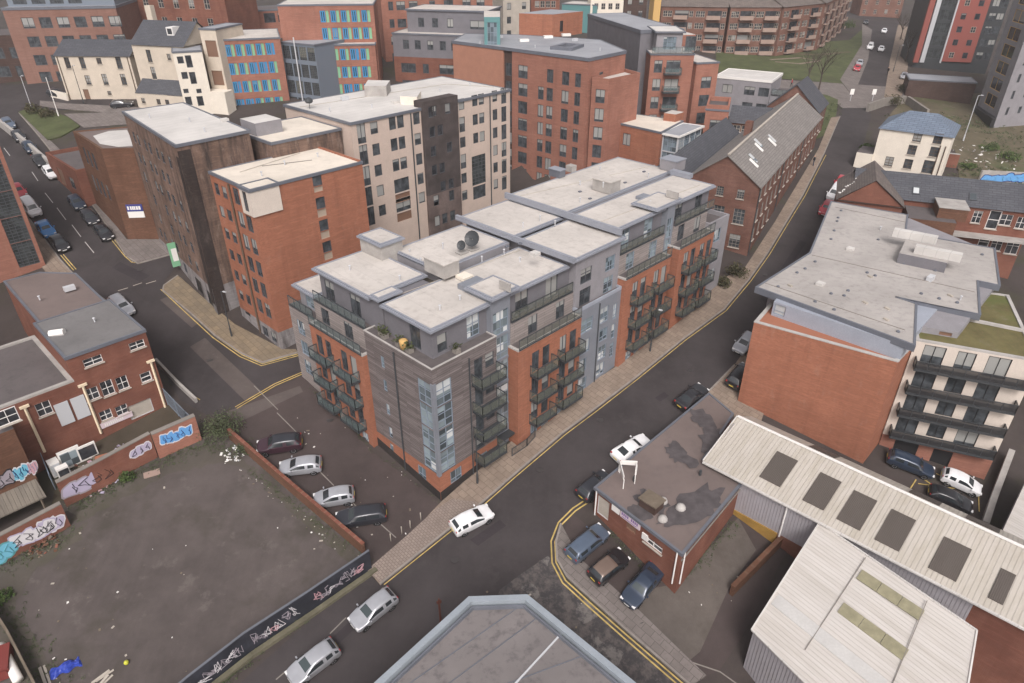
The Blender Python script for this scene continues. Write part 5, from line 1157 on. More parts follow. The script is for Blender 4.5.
for nm, c in (('gr_white', (.6, .58, .6)), ('gr_blue', (.12, .32, .62)), ('gr_cyan', (.15, .42, .55)), ('gr_black', (.02, .02, .025)), ('gr_grey', (.3, .27, .3)), ('gr_lilac', (.42, .38, .5)), ('gr_pink', (.5, .3, .33)), ('gr_teal', (.10, .30, .32)), ('gr_navy', (.03, .05, .18)), ('gr_red', (.18, .04, .035))): flat(nm, c, .7, .3)
f_ = Fac(xy(G(160, 459)), xy(G(202, 440))); zz = terr(*xy(f_.at(f_.L/2, 0)))
graffiti('graffiti', 'bright blue graffiti piece on the taller brick yard wall', f_, f_.L*.14, f_.L*.84, zz+1.0, zz+2.3, ('gr_white', 'gr_blue', 'gr_navy'), 5, .04, 3)
f_ = Fac(xy(G(67, 507)), xy(G(158, 457))); zz = terr(*xy(f_.at(2, 0)))
graffiti('graffiti', 'lilac bubble letter graffiti on the lower end of the yard wall', f_, .25, 4.2, zz+.5, zz+2.1, ('gr_grey', 'gr_lilac', 'gr_black'), 4, .04, 5)
graffiti('graffiti', 'small white tag at the top end of the yard wall', f_, f_.L-1.9, f_.L-.3, zz+1.5, zz+2.6, ('gr_white', 'gr_lilac', 'gr_black'), 3, .04, 6)
f_ = Fac(xy(G(0, 565)), xy(G(71, 526))); zz = terr(*xy(f_.at(f_.L/2, 0)))
graffiti('graffiti', 'white letter graffiti on the brick pier right of the broken gate', f_, f_.L-2.0, f_.L-.3, zz+.5, zz+2.0, ('gr_white', 'gr_lilac', 'gr_black'), 3, .04, 7)
graffiti('graffiti', 'lilac and white letters on the wall below the canopy', f_, 1.2, 4.2, zz+.4, zz+1.9, ('gr_lilac', 'gr_white', 'gr_black'), 4, .04, 8)
graffiti('graffiti', 'teal painted patch at the far left end of the canopy wall', f_, -.9, 1.3, zz-.1, zz+1.7, ('gr_teal', 'gr_cyan', 'gr_teal'), 2, .04, 9)
graffiti('graffiti', 'blue graffiti letters on the brick wing above the canopy', fG, fG.hit(15, 480)[0], fG.hit(28, 470)[0], 3.0, 4.5, ('gr_white', 'gr_cyan', 'gr_navy'), 3, .03, 10)
graffiti('graffiti', 'black outlined bubble letters on the brick wing above the canopy', fG, fG.hit(1, 484)[0]-1.5, fG.hit(15, 480)[0], 2.95, 4.4, ('gr_black', 'gr_grey', 'gr_black'), 4, .03, 11)
graffiti('graffiti', 'pale pink letters at the right end of the brick wing', fG, fG.hit(28, 470)[0], fG.hit(37, 466)[0], 3.1, 4.4, ('gr_white', 'gr_pink', 'gr_lilac'), 3, .03, 12)
for i, (a, b_) in enumerate(zip(hp, hp[1:])):
    pA, pB = G(*a), G(*b_); f_ = Fac(xy(pB), xy(pA)); zz = terr(*xy(f_.at(f_.L/2, 0)))
    f_ = Fac(xy(f_.at(0, 0, .0)), xy(f_.at(f_.L, 0, .0))); mbs = [MB(), MB(), MB()]; rnd_ = random.Random(20+i); u = .3
    lab = ['white star and magenta tags at the top end of the dark hoarding', 'row of white scrawled letters along the middle of the dark hoarding', 'pale block letters on the lower length of the dark hoarding', 'tags on the far lower end of the dark hoarding'][i]
    e = thing('graffiti', lab, 'graffiti', f_.at(.3, zz, .05))
    while u < f_.L-1.0:
        w = rnd_.uniform(.45, .95); h = rnd_.uniform(.6, 1.3); zc = f_.at(u, 0); zl = terr(zc.x, zc.y)+rnd_.uniform(.3, .6); pts = [(u+rnd_.random()*w, zl+rnd_.random()*h) for _ in range(10)]; j = rnd_.choice((0, 1, 1, 1, 1, 1, 1, 2))
        for p, q in zip(pts, pts[1:]):
            if abs(p[0]-q[0])+abs(p[1]-q[1]) > .05: mbs[0].bar(f_.at(p[0], p[1], .012+rnd_.random()*.004), f_.at(q[0], q[1], .012), .03, .03, j)
        u += w*rnd_.uniform(.45, .7)
    for j, m_ in enumerate(('gr_white', 'gr_grey', 'gr_pink')):
        if j == 0 and mbs[0].f: mbs[0].build('lettering', [M['gr_white'], M['gr_grey'], M['gr_pink']], e)

# left edge: orange block with a glazed corner strip
pc = G(46, 266); zt_ = pc.z+15; uE, vE = (pc-P0).dot(BB), (pc-P0).dot(AA)
LE = Bld('orange_office', 'orange brick corner building with tall dark glazed strip at the left edge', 'building', pc)
le = RU(uE-24, uE, vE, vE+16); LE.mass(le, 3, zt_, 'brick_orange_dull', 'roof_felt', {0: [(24-2.6, pc.z+.6+3*i, 2.2, 2.97, 'curtain', 'curtain_wall') for i in range(5)]}); LE.parapet(le, zt_, .4, .3, 'brick_orange_dull')

# ---------------------------------------------------------------- background blocks
def fb(name, label, A_, tA, tB, depth, wall, roof, rows=(), cols=(), wh=(1.1, 1.5), kind='far', group=None, zt=None, cat='building', par=.2, side=None, base=None, ops=None, edge='fascia_dark', margin=1.0, wallname='wall'):
    """block from the foot of its left front corner, and the top left and top right corners of its front"""
    g = G(*A_); zt = zb(g, tA[1]) if zt is None else zt; a = T(*tA, zt); b_ = T(*tB, zt); f = Fac(xy(a), xy(b_)); n = Vector((-f.n.x, -f.n.y))*depth
    poly = [xy(a), xy(b_), tuple(Vector(xy(b_))+n), tuple(Vector(xy(a))+n)]
    B_ = Bld(name, label, cat, (a.x, a.y, g.z), group)
    w, h = wh; us = [margin+(f.L-2*margin-w)*t for t in cols] if cols and max(cols) <= 1 else list(cols); zs = [zt-r for r in rows]
    wins = {0: (ops(f, zt) if ops else grid(us, zs, w, h, kind))}
    if side:
        for e, (cn, kk) in side.items():
            L_ = depth; wins[e] = grid(lin(1.2, L_-1.2-w, cn), zs, w, h, kk)
    zb0 = min(terr(*p) for p in poly)-1
    fs = B_.mass(poly, zb0, zt-.05, wall, None, wins, name=wallname)
    if roof:
        flatroof(B_, poly, zt, roof, edge, .1, par)
    return B_, f, zt, poly
even = lambda n: [i/(n-1) for i in range(n)] if n > 1 else [0]
# coloured panel student building in three pieces
def colour_ops(n, rows_, m=.9):
    def fn(f, zt):
        o = []; pit = (f.L-2*m)/n
        for i in range(n):
            for r in rows_:
                u = m+i*pit; k = random.random()
                o += [(u, zt-r, pit*.5, 1.9, 'cblue'), (u+pit*.56, zt-r, pit*.26, 1.9, 'cgreen' if k > .15 else 'cblue', 'window_panel')]
        return o
    return fn
KINDS.update(cblue=dict(nx=2, fm='blue_panel', pm='glass_dark', single=1, t=.2), cgreen=dict(fm='green_panel', pm='green_panel', single=1))
CB, f1, z1, p1 = fb('student_hall', 'left wing with blue and green window panels next to the cream houses', (230, 106), (218, 40), (279.7, 37.5), 13, 'brick_orange_dull', 'roof_pale', ops=colour_ops(5, (2.7, 5.7, 8.7, 11.7)), group=None)
CB2, f2, z2, p2 = fb('student_hall', 'taller right wing with blue and green window panels and set back top storeys', (320, 97), (313, 45), (375, 44), 13, 'brick_orange_dull', 'roof_pale', ops=colour_ops(5, (2.6, 5.6, 8.6)))
q2 = [xy(f2.at(-5.5, 0, -2.2)), xy(f2.at(f2.L+.2, 0, -2.2)), xy(f2.at(f2.L+.2, 0, -13)), xy(f2.at(-5.5, 0, -13))]
fq2 = Fac(q2[0], q2[1]); CB2.mass(q2, z2-8, z2+6.2, 'brick_orange_dull', None, {0: [(u+5.5+.7, z, w, h, k) for u, z, w, h, k, *r in colour_ops(5, (-3.4, -.6))(f2, z2)]}, name='upper_wall'); flatroof(CB2, q2, z2+6.25, 'roof_pale')
CL, fl1, zl1, pl1 = fb('glazed_link', 'dark glazed link with steel grid between the coloured panel wings', (291, 97), (281, 42), (314, 45), 8, 'metal_blue', 'roof_bluegrey', ops=lambda f, zt: [(u, zt-r, f.L/4-.25, 2.2, 'curtain') for u in [f.L*i/4+.12 for i in range(4)] for r in (2.7, 5.6, 8.5, 11.4)])
mb = MB(); mb.bar(fl1.at(fl1.L*.45, zl1-12, .35), fl1.at(fl1.L*.45, zl1+1, .35), .18); CL.part(mb, 'mast', 'galv')
# cream houses on the left street
CH, fh, zh, ph = fb('cream_house', 'long cream rendered house with slate roof and tall dark windows', (70.3, 99.6), (54.4, 55.5), (129, 56), 8, 'cream', None, ops=lambda f, zt: [(f.hit(*p)[0]-w/2, f.hit(*p)[1]-h/2, w, h, 'sashd') for p, w, h in (((67.5, 63), .95, 1.9), ((82.5, 63), .95, 1.9), ((99, 61), .9, 1.0), ((119, 63), 1.0, 2.0), ((88, 80), .95, 1.6), ((105, 79.5), .95, 1.9), ((123.5, 79.5), .95, 1.9), ((109.5, 93), .7, .7))]+[(f.hit(87, 95)[0]-.5, f.hit(87, 95)[1]-1, 1.0, 2.0, 'brownp', 'door')])
def pitched(b, poly, z, zr, mat, over=.25, hip=False, name='roof'):
    poly = ccw([Vector(p) for p in poly]) if False else [Vector(p[:2]) for p in poly]; a, b_, c, d = poly; m0, m1 = (a+d)/2, (b_+c)/2
    if hip: e = (m1-m0).normalized()*min(3.0, (m1-m0).length*.3); m0, m1 = m0+e, m1-e
    s = (b_-a).normalized()*over; t = (d-a).normalized()*over; A_, B2, C2, D2_ = a-s-t, b_+s-t, c+s+t, d-s+t
    if not hip: m0, m1 = m0-s, m1+s
    mb = MB(); Z = z-.08
    mb.face([(*A_, Z), (*B2, Z), (*m1, zr), (*m0, zr)]); mb.face([(*C2, Z), (*D2_, Z), (*m0, zr), (*m1, zr)])
    if hip: mb.face([(*B2, Z), (*C2, Z), (*m1, zr)]); mb.face([(*D2_, Z), (*A_, Z), (*m0, zr)])
    mb.face([(*D2_, Z), (*C2, Z), (*B2, Z), (*A_, Z)])
    r = b.part(mb, name, mat)
    if not hip:
        g = MB(); g.face([(*a, z-.1), (*((a+d)/2), zr-.15), (*d, z-.1)]); g.face([(*b_, z-.1), (*c, z-.1), (*((b_+c)/2), zr-.15)])
        return r, g
    return r, None
def roof_on(b, poly, z, zr, mat, wall, hip=False, over=.25):
    r, g = pitched(b, poly, z, zr, mat, over, hip)
    if g:
        for i, f_ in enumerate(g.f): m_ = MB(); m_.face([g.v[k] for k in f_]); b.part(m_, 'gable', wall)
    return r
roof_on(CH, ph, zh, zh+2.2, 'slate', 'cream'); pipes(CH, fh, [.4, fh.L-.4], zh-8.5, zh-.2, 'frame_brown', .12)
TH_, ft, zt2, pt = fb('cream_house', 'tall cream gabled house with steep slate roof and dormer behind the long house', (141.8, 103), (131, 44), (183, 46.5), 9, 'cream', None, ops=lambda f, zt: [(f.hit(*p)[0]-w/2, f.hit(*p)[1]-h/2, w, h, 'sashd') for p, w, h in (((149, 56), .95, 2.0), ((169, 57), .8, 1.0), ((153.5, 73), .95, 2.0))])
roof_on(TH_, pt, zt2, zt2+3.4, 'slate', 'cream')
p = ft.at(ft.L*.62, zt2+1.4, -1.6); dm = MB(); dm.box3(p, ft.d*1.3, -ft.n*2, (0, 0, 1.3)); do = TH_.part(dm, 'dormer', 'frame_white'); dm = MB(); dm.face([ft.at(ft.L*.62+.2, zt2+1.6, -1.58), ft.at(ft.L*.62+1.1, zt2+1.6, -1.58), ft.at(ft.L*.62+1.1, zt2+2.5, -1.58), ft.at(ft.L*.62+.2, zt2+2.5, -1.58)]); dm.build('pane', M['glass_dark'], do)
mb = MB(); mb.box3(ft.at(.2, zt2+3.2, -5), ft.d*1.2, -ft.n*1.0, (0, 0, 2.4)); TH_.part(mb, 'chimney', 'cream')
lt = [xy(ft.at(.5, 0, 2.6)), xy(ft.at(ft.L+.3, 0, 2.6)), xy(ft.at(ft.L+.3, 0, 0)), xy(ft.at(.5, 0, 0))]; zl = terr(*lt[0])+2.6
TH_.mass(lt, zl-4, zl, 'cream', None, {0: [(u, zl-1.7, .8, .9, 'sashd') for u in (1, 4.2, 6)]}, name='lean_to_wall'); slope(TH_, (*lt[0], zl), (*lt[1], zl), (*lt[2], zl+2), (*lt[3], zl+2), 'slate', 'lean_to_roof')
NB, fn, zn, pn = fb('cream_annexe', 'narrow white block with small square dark windows between cream houses', (190, 117), (172, 52), (201.6, 50.4), 6, 'white_wall', 'roof_bluegrey', ops=lambda f, zt: [(f.hit(*p)[0]-w/2, f.hit(*p)[1]-h/2, w, h, 'fard') for p, w, h in (((180.5, 60), .95, 1.1), ((189, 61.5), .95, 1.9), ((184.7, 75.5), .95, 1.1), ((193, 78), .95, 1.9), ((186, 91), .8, .7), ((199, 91), .8, .7), ((188.7, 101), 1, 1.4), ((200.4, 101), 1, 1.6))])
NC, fc3, zc3, pc3 = fb('cream_annexe', 'cream block with wide brown louvred openings beside the coloured panel wing', (212, 107.5), (199, 28.5), (215, 29), 8, 'cream', 'roof_bluegrey', ops=lambda f, zt: [(f.L*.2, zt-4.4, f.L*.68, 2.6, 'brownp', 'louvre'), (f.L*.2, zt-9, f.L*.68, 2.4, 'brownp', 'louvre'), (f.L*.2, zt-13.5, f.L*.68, 3.0, 'dark', 'opening')])
mb = MB(); mb.box3(fc3.at(-.5, terr(*pc3[0])-1, 2.5), fc3.d*(fc3.L+1.5), -fc3.n*2.5, (0, 0, 4.2)); NC.part(mb, 'porch', 'white_wall')
# big brick block top left
TL, ftl, ztl, ptl = fb('brick_office', 'pinkish brick block with paired grey windows in the top left corner', (28, 84), (1.2, 8), (115, 6), 16, 'brick_pink', 'roof_bluegrey', ops=lambda f, zt: [(f.L*(.135+.155*i), zt-r, 2.1, 1.9, 'tur2') for i in range(6) for r in (3.6, 6.9, 10.2, 13.3)], par=.4)
up = [xy(ftl.at(.5, 0, -2)), xy(ftl.at(ftl.L-.5, 0, -2)), xy(ftl.at(ftl.L-.5, 0, -14)), xy(ftl.at(.5, 0, -14))]; fu_ = Fac(up[0], up[1]); TL.mass(up, ztl, ztl+3, 'metal_blue', 'roof_bluegrey', {0: [(u, ztl+.4, 2.4, 2.0, 'tur2') for u in [1+3.2*i for i in range(int((fu_.L-3)/3.2))]]}, name='penthouse')
le2 = [xy(ftl.at(-22, 0, -3)), xy(ftl.at(-.05, 0, -3)), xy(ftl.at(-.05, 0, -14)), xy(ftl.at(-22, 0, -14))]; TL.mass(le2, terr(*le2[0])-2, ztl-5, 'brick_dark', 'roof_felt', {0: [(13+i*3.3, ztl-9.2-k*3.4, 2.2, 2.0, 'far') for i in range(3) for k in range(2)]}, name='side_wing')
# georgian brick and orange blocks behind
GB, fgb, zgb, pgb = fb('brick_terrace', 'old brown brick building with white sash windows behind the cream houses', (145, 55), (131, -14), (222, -12), 11, 'brick_red', 'slate', ops=lambda f, zt: [(f.L*(.09+.17*i), zt-r, 1.35, 2.0, 'farw') for i in range(5) for r in (4.0, 7.7, 11.4)])
OB, fob, zob, pob = fb('orange_block', 'low orange brick block with roof terrace behind the coloured panel wings', (232, 45), (223, 12), (294, 9), 10, 'brick_orange_dull', 'roof_felt', ops=lambda f, zt: [(f.L*.55, zt-2.6, 2.5, 2.0, 'fard'), (f.L*.75, zt-2.6, 2.5, 2.0, 'fard')])
OT, fot, zot, pot = fb('orange_block', 'tall orange brick block with small dark windows behind the grey topped flats', (398, 62), (378, -30), (492, -32), 14, 'brick_orange_dull', 'roof_pale', ops=lambda f, zt: [(f.L*t, zt-r, w, 1.6, 'far') for t, w in ((.06, 1.0), (.13, 1.8), (.24, 1.8), (.42, 1.2), (.55, 2.0), (.72, 1.8), (.85, 1.8)) for r in (4, 7.2, 10.4, 13.6, 16.8)])
# grey and brick flats with turquoise stair
GY, fgy, zgy, pgy = fb('grey_topped_flats', 'brick flats with dark grey upper storeys and a turquoise glass stair', (404, 81), (392, 33), (462, 35.5), 13, 'render_grey_dark', 'roof_pale', ops=lambda f, zt: [(f.L*t, zt-2.7, 1.2, 1.6, 'far') for t in (.15, .32, .5, .68, .84)])
bw = [xy(fgy.at(0, 0, .12)), xy(fgy.at(fgy.L, 0, .12)), xy(fgy.at(fgy.L, 0, -4)), xy(fgy.at(0, 0, -4))]; GY.mass(bw, terr(*bw[0])-2, zgy-4.1, 'brick_red', None, {0: [(fgy.L*t, zgy-r, w, 1.7, 'far') for t, w in ((.1, 3.0), (.42, 1.2), (.66, 3.0)) for r in (6.9, 10.0, 13.0)]}, name='brick_wall')
ug = [xy(fgy.at(2.2, 0, -2.5)), xy(fgy.at(fgy.L+4, 0, -2.5)), xy(fgy.at(fgy.L+4, 0, -12)), xy(fgy.at(2.2, 0, -12))]; GY.mass(ug, zgy-1, zgy+3.8, 'render_grey_dark', None, {0: [(u, zgy+.9, 1.2, 1.6, 'far') for u in (2.2, 5, 8)]+[(12.5, zgy+.8, 3.2, 1.5, 'far')]}, name='upper_wall'); flatroof(GY, ug, zgy+3.9, 'roof_pale', 'fascia_dark', .25)
tq = TT(zgy+4.4, (484, 17), (500, 17), (500, 11), (484, 11)); flat('turquoise', (.11, .25, .255), .3, .5); GY.mass(tq, zgy-2, zgy+4.4, 'turquoise', 'roof_pale', {near_edge(ccw(tq), mid(tq[0], tq[1])): [(.5, zgy-1.0, 1.6, 4.6, 'tur')]}, name='stair_tower')
# centre orange block
COg = Bld('orange_tower', 'big orange brick block of flats with grey roof in the centre distance', 'building', T(512, 120, 9)); zC = 25.3
ca, cb, cc, cd = T(512, 48.6, zC), T(589, 58.6, zC), T(626, 51, zC), T(550, 42, zC); cpoly = [xy(ca), xy(cb), xy(cc), xy(cd)]
fC = Fac(xy(ca), xy(cb)); HC_ = lambda a, b_: fC.hit(440+a*.2489, 20+b_*.2489); rz = [zC-4.3-2.8*i for i in range(8)]
ops = [(HC_(333, 190)[0]-1.0, z, 2.0, 2.0, 'far') for z in rz]+[(HC_(443, 200)[0]-.65, z, 1.3, 2.0, 'far') for z in rz]+[(HC_(405, 280)[0]-.6, z, 1.2, 2.0, 'far') for z in rz[1:]]+[(HC_(505, 220)[0]-.7, z, 1.4, 2.0, 'far') for z in rz]+[(HC_(555, 225)[0]-.55, z, 1.1, 2.0, 'far') for z in rz]
COg.mass(cpoly, -3, zC-.05, 'brick_orange_dull', None, {0: ops, 1: [(3, rz[0], 1, 2, 'far')]})
lw_ = [xy(T(452.4, 41, zC)), xy(T(503, 47.5, zC)), xy(T(512, 46, zC)), xy(T(520, 36, zC)), xy(T(465, 34, zC))]; fl5 = Fac(lw_[0], lw_[1])
COg.mass(lw_, -3, zC-.05, 'panel_terracotta', None, name='panel_wall')
strip_ = Fac(xy(T(503, 47.5, zC)), xy(ca)); COg.mass([xy(strip_.at(0, 0, -.3)), xy(strip_.at(strip_.L, 0, -.3)), xy(strip_.at(strip_.L, 0, -3)), xy(strip_.at(0, 0, -3))], -3, zC-.3, 'brick_dark', None, {0: [(.3, z, max(.6, strip_.L-.6), 2.0, 'far') for z in rz]}, name='stair_strip')
roofp = TT(zC, (452.4, 41), (503, 47.5), (512, 48.6), (589, 58.6), (626, 51), (600, 40), (520, 35), (465, 34)); flatroof(COg, roofp, zC, 'roof_bluegrey', 'fascia_dark', .1, .4)
pj = [xy(T(592, 81, zC-3.2)), xy(T(609, 82.5, zC-3.2)), xy(T(640, 76, zC-3.2)), xy(T(622, 71, zC-3.2))]; COg.mass(pj, -1, zC-3.2, 'brick_orange_dull', 'roof_pale', {0: [(.7, z, 1.5, 2.0, 'far') for z in [zC-6.3-2.8*i for i in range(5)]]}, name='projecting_wing'); COg.parapet(pj, zC-3.2, .5, .25, 'brick_orange_dull')
ph_ = [xy(T(519, 35, zC)), xy(T(552, 36.5, zC)), xy(T(582, 32.5, zC)), xy(T(550, 30, zC))]; COg.mass(ph_, zC-.2, zC+3.6, 'brick_orange', 'roof_bluegrey', {1: [(2, zC+.6, .9, 1.8, 'dark', 'door')]}, name='penthouse')
for px, py in ((524, 41.5), (548, 38), (566, 36)):
    p = T(px, py, zC); mb = MB(); mb.box(p.x, p.y, zC, 1.6, 1.0, .4, .2); COg.part(mb, 'rooflight', 'white_paint')
sq = [T(x, y, zC+.03) for x, y in ((550, 49.5), (572, 51), (584, 47), (564, 45.5))]; COg.parapet([xy(p) for p in sq], zC, .5, .8, 'fascia_dark', 'light_well')
GT_, fgt, zgt, pgt = fb('grey_tower', 'tall dark grey block with narrow windowed end behind the orange flats', (632, 118), (588, 14), (641, 30.5), 8, 'render_grey_dark', 'roof_bluegrey', zt=zb(G(640, 116), 30), ops=lambda f, zt: [], par=.5)
f1e = Fac(pgt[1], pgt[2]);
for i in range(6): add_window(GT_.o, f1e, 2.5, zgt-4-3*i, 1.4, 1.9, 'far', .02)
# small orange block with glazed end
zSO = zb(G(664, 172), 132.5); so1 = TT(zSO, (616, 122.5), (661, 132.5), (683, 121), (637, 114.5)); SO = Bld('orange_block', 'low orange brick block with flat pale roof beside a glazed end', 'building', (*so1[0], 8))
so1 = ccw(so1); ke = near_edge(so1, mid(T(616, 122.5, zSO), T(661, 132.5, zSO))); SO.mass(so1, 5, zSO-.05, 'brick_orange', None, {ke: [(1.6, zSO-3.2, 1.5, 1.9, 'far')]}); flatroof(SO, so1, zSO, 'roof_cream', 'fascia_dark')
s3 = TT(zSO+1.2, (664, 113), (676, 114.5), (684, 112), (672, 110)); SO.mass(s3, zSO-.2, zSO+1.2, 'brick_orange', 'roof_pale', name='stair_head')
gl2 = TT(zSO-.3, (663, 133.5), (679, 136.5), (702, 126.5), (684, 124)); gl2 = ccw(gl2); GLb = Bld('glazed_office', 'small steel framed glass box with pale roof in front of the slate roofs', 'building', (*gl2[0], 8))
w_ = {}
for i in range(4):
    f_ = Fac(gl2[i], gl2[(i+1) % 4]); n_ = max(1, int(f_.L/1.7)); w_[i] = [(.15+(f_.L-.3)*k/n_, zSO-.3-2.5*(j+1), (f_.L-.3)/n_-.1, 2.35, 'tur') for k in range(n_) for j in range(3)]
GLb.mass(gl2, 5, zSO-.3, 'galv', None, w_); flatroof(GLb, gl2, zSO-.25, 'roof_bluegrey', 'white_paint', .3)
# flats with stacked balconies
AB, fab, zab, pab = fb('balcony_block', 'orange brick flats with a stack of glass balconies and grey penthouse', (644.5, 125), (651, 54), (694.5, 54), 11, 'brick_orange_dull', 'roof_pale', ops=lambda f, zt: [(f.L*t, zt-r, w, 2.0, 'far') for t, w in ((.1, 1.4), (.38, 2.4)) for r in (3.0, 6.0, 9.0, 12.0, 15)])
for i in range(4): balcony(AB, fab, fab.L*.33, fab.L*.72, zab-3.1-3*i, 1.2, 'rail_glass')
pn2 = [xy(fab.at(1, 0, -1.5)), xy(fab.at(fab.L-2, 0, -1.5)), xy(fab.at(fab.L-2, 0, -9)), xy(fab.at(1, 0, -9))]; AB.mass(pn2, zab, zab+3.2, 'render_grey', None, {0: [(1.2, zab+.5, 2.2, 2.0, 'tur'), (5.0, zab+.3, 1.8, 2.3, 'far')]}, name='penthouse'); flatroof(AB, pn2, zab+3.3, 'roof_white', 'fascia_dark', .4)
balcony(AB, fab, .1, fab.L-.1, zab+.1, .15, 'rail_glass', 1.0, False)
AB2, fa2, za2, pa2 = fb('balcony_block', 'narrower orange brick wing stepping down beside the stacked glass balconies', (692, 130), (697, 63), (719.5, 62), 9, 'brick_orange_dull', 'roof_pale', ops=lambda f, zt: [(f.L*.3, zt-r, 1.9, 1.9, 'far') for r in (4.2, 7.2, 10.2, 13.2)])
b3 = [xy(fa2.at(-3, 0, -9.5)), xy(fa2.at(fa2.L, 0, -9.5)), xy(fa2.at(fa2.L, 0, -16)), xy(fa2.at(-3, 0, -16))]; AB2.mass(b3, 8, za2+3.2, 'brick_orange_dull', 'roof_pale', name='rear_wall')
GW, fgw, zgw, pgw = fb('grey_flats', 'three storey grey rendered flats with bright white roof beside the park', (713, 112), (715.8, 75.8), (772, 81), 9, 'render_grey', 'roof_white', ops=lambda f, zt: [(f.L*t, zt-r, 1.9, 1.5, 'far') for t in (.15, .55, .8) for r in (2.8, 5.6)], par=.35, edge='white_paint')
g2 = [xy(fgw.at(fgw.L, 0, -1)), xy(fgw.at(fgw.L+5, 0, -1)), xy(fgw.at(fgw.L+5, 0, -9)), xy(fgw.at(fgw.L, 0, -9))]; GW.mass(g2, 6, zgw-2.6, 'render_grey', 'roof_felt', name='lower_wall'); balcony(GW, Fac(g2[0], g2[1]), .1, 4.9, zgw-2.5, .15, 'rail_glass', 1, False)
LB, flb, zlb, plb = fb('brick_stair_block', 'narrow orange brick block with paired dark windows below the grey flats', (700, 152), (706, 109), (729, 110.5), 7, 'brick_orange_dull', 'roof_felt', ops=lambda f, zt: [(f.L*.25, zt-r, 2.0, 1.6, 'far') for r in (3.2, 6.0, 8.8)]); LB.parapet(plb, zlb, .7, .3, 'brick_orange_dull')
SR, fsr, zsr, psr = fb('brick_annexe', 'low brick range with slate roof and pale windows below the grey flats', (728, 143), (730, 122), (769, 125), 6, 'brick_brown', None, ops=lambda f, zt: [(f.L*t, zt-1.7, 1.2, 1.3, 'farw') for t in (.1, .32, .56, .8)]); roof_on(SR, psr, zsr, zsr+2.2, 'slate', 'brick_brown')
SB, fsb, zsb, psb = fb('brick_outhouse', 'small brick box with white flat roof behind the mill', (737, 152), (737, 137), (757, 135), 5, 'brick_red', 'roof_white')
# long curved deck-access flats beyond the park
def flats(label, A_, tA, tB, zt=None):
    def op(f, zt):
        o = []; n = max(2, int(f.L/9)); pit = f.L/n
        for i in range(n):
            for r in (2.4, 5.1, 7.8, 10.5): o += [(i*pit+pit*t, zt-r, 1.1, 1.4, 'farw') for t in (.06, .2)]+[(i*pit+pit*.42, zt-r-.4, 3.4, 1.9, 'fard', 'balcony_door')]+[(i*pit+pit*.86, zt-r, 1.0, 1.4, 'farw')]
        return o
    B_, f, z, p = fb('deck_flats', label, A_, tA, tB, 9, 'brick_flats', None, ops=op, zt=zt, group='')
    n = max(2, int(f.L/9)); pit = f.L/n
    for i in range(n):
        for r in (2.9, 5.6, 8.3, 11): 
            mb = MB(); mb.box3(f.at(i*pit+pit*.38, z-r, .02), f.d*3.4, f.n*1.0, (0, 0, .2)); mb.box3(f.at(i*pit+pit*.38, z-r+.2, .9), f.d*3.4, f.n*.1, (0, 0, .75)); B_.part(mb, 'balcony', 'balcony_pink')
    roof_on(B_, p, z, z+2.4, 'slate_brown', 'brick_flats', hip=False)
    return z
zfl = flats('left wing of the long brown balcony flats beyond the park', (659, 47), (662, 6), (728, 7))
flats('middle wing of the long brown balcony flats facing the lawn', (727, 46), (731, 7), (781, 7), zfl); flats('right wing of the long brown balcony flats above the lawn path', (780, 45), (784, 7), (824, 3), zfl); flats('end wing of the brown balcony flats turning along the top street', (822, 41), (826, 3), (852, -10), zfl)
# white house and brick row on the right
WHs, fwh, zwh, pwh = fb('white_house', 'three storey white house with hipped blue slate roof above the brick row', (878, 170), (880.6, 127.7), (953, 137), 9, 'white_wall', None, ops=lambda f, zt: [(f.hit(*p)[0]-.6, f.hit(*p)[1]-.75, 1.2, 1.5, 'sashd') for p in ((917.5, 137), (938, 139), (912, 150), (934, 152), (889, 161.5), (908, 164))]+[(f.hit(928, 167)[0]-.75, f.hit(928, 167)[1]-1, 1.5, 2.0, 'sashd')])
roof_on(WHs, pwh, zwh, zwh+2.2, 'slate_blue', 'white_wall', hip=True, over=.3)
pipes(WHs, fwh, [fwh.L-.5, fwh.L-1.2], zwh-7, zwh-1.5, 'frame_brown', .12); wx = [xy(fwh.at(-2.4, 0, .6)), xy(fwh.at(0, 0, .6)), xy(fwh.at(0, 0, -4)), xy(fwh.at(-2.4, 0, -4))]; WHs.mass(wx, terr(*wx[0])-1, terr(*wx[0])+2.4, 'white_wall', 'roof_felt', name='side_wall')
zrw = zb(G(985, 268), 207); rwA, rwB = T(905, 199, zrw), T(1035, 213, zrw); frw = Fac(xy(rwA), xy(rwB)); rwp = [xy(frw.at(-6, 0)), xy(frw.at(frw.L, 0)), xy(frw.at(frw.L, 0, -7.5)), xy(frw.at(-6, 0, -7.5))]
RW = Bld('brick_row', 'red brick row with long dark slate roof and a rooflight behind the grey roof', 'building', (*rwp[0], terr(*rwp[0]))); fr0 = Fac(rwp[0], rwp[1])
RW.mass(rwp, 0, zrw, 'brick_red', None, {0: [(fr0.hit(*p)[0]-w/2, fr0.hit(*p)[1]-h/2, w, h, k) for p, w, h, k in (((977, 217), 1.0, 1.6, 'sash'), ((993.5, 220), 1.3, 2.4, 'wh1'), ((1006, 220), 1.3, 1.4, 'sash'), ((1021, 223), 1.0, 1.5, 'sash'), ((984, 242), 1.2, 2.0, 'wh1'), ((997, 244), 1.2, 1.8, 'sash'), ((1013, 246), 1.4, 2.2, 'sash'))]})
roof_on(RW, rwp, zrw, zrw+2.4, 'slate', 'brick_red'); mb = MB(); mb.box3(fr0.at(fr0.L*.55, zrw-3.6, 0), fr0.d*(fr0.L*.45), fr0.n*1.6, (0, 0, .25)); RW.part(mb, 'deck', 'concrete')
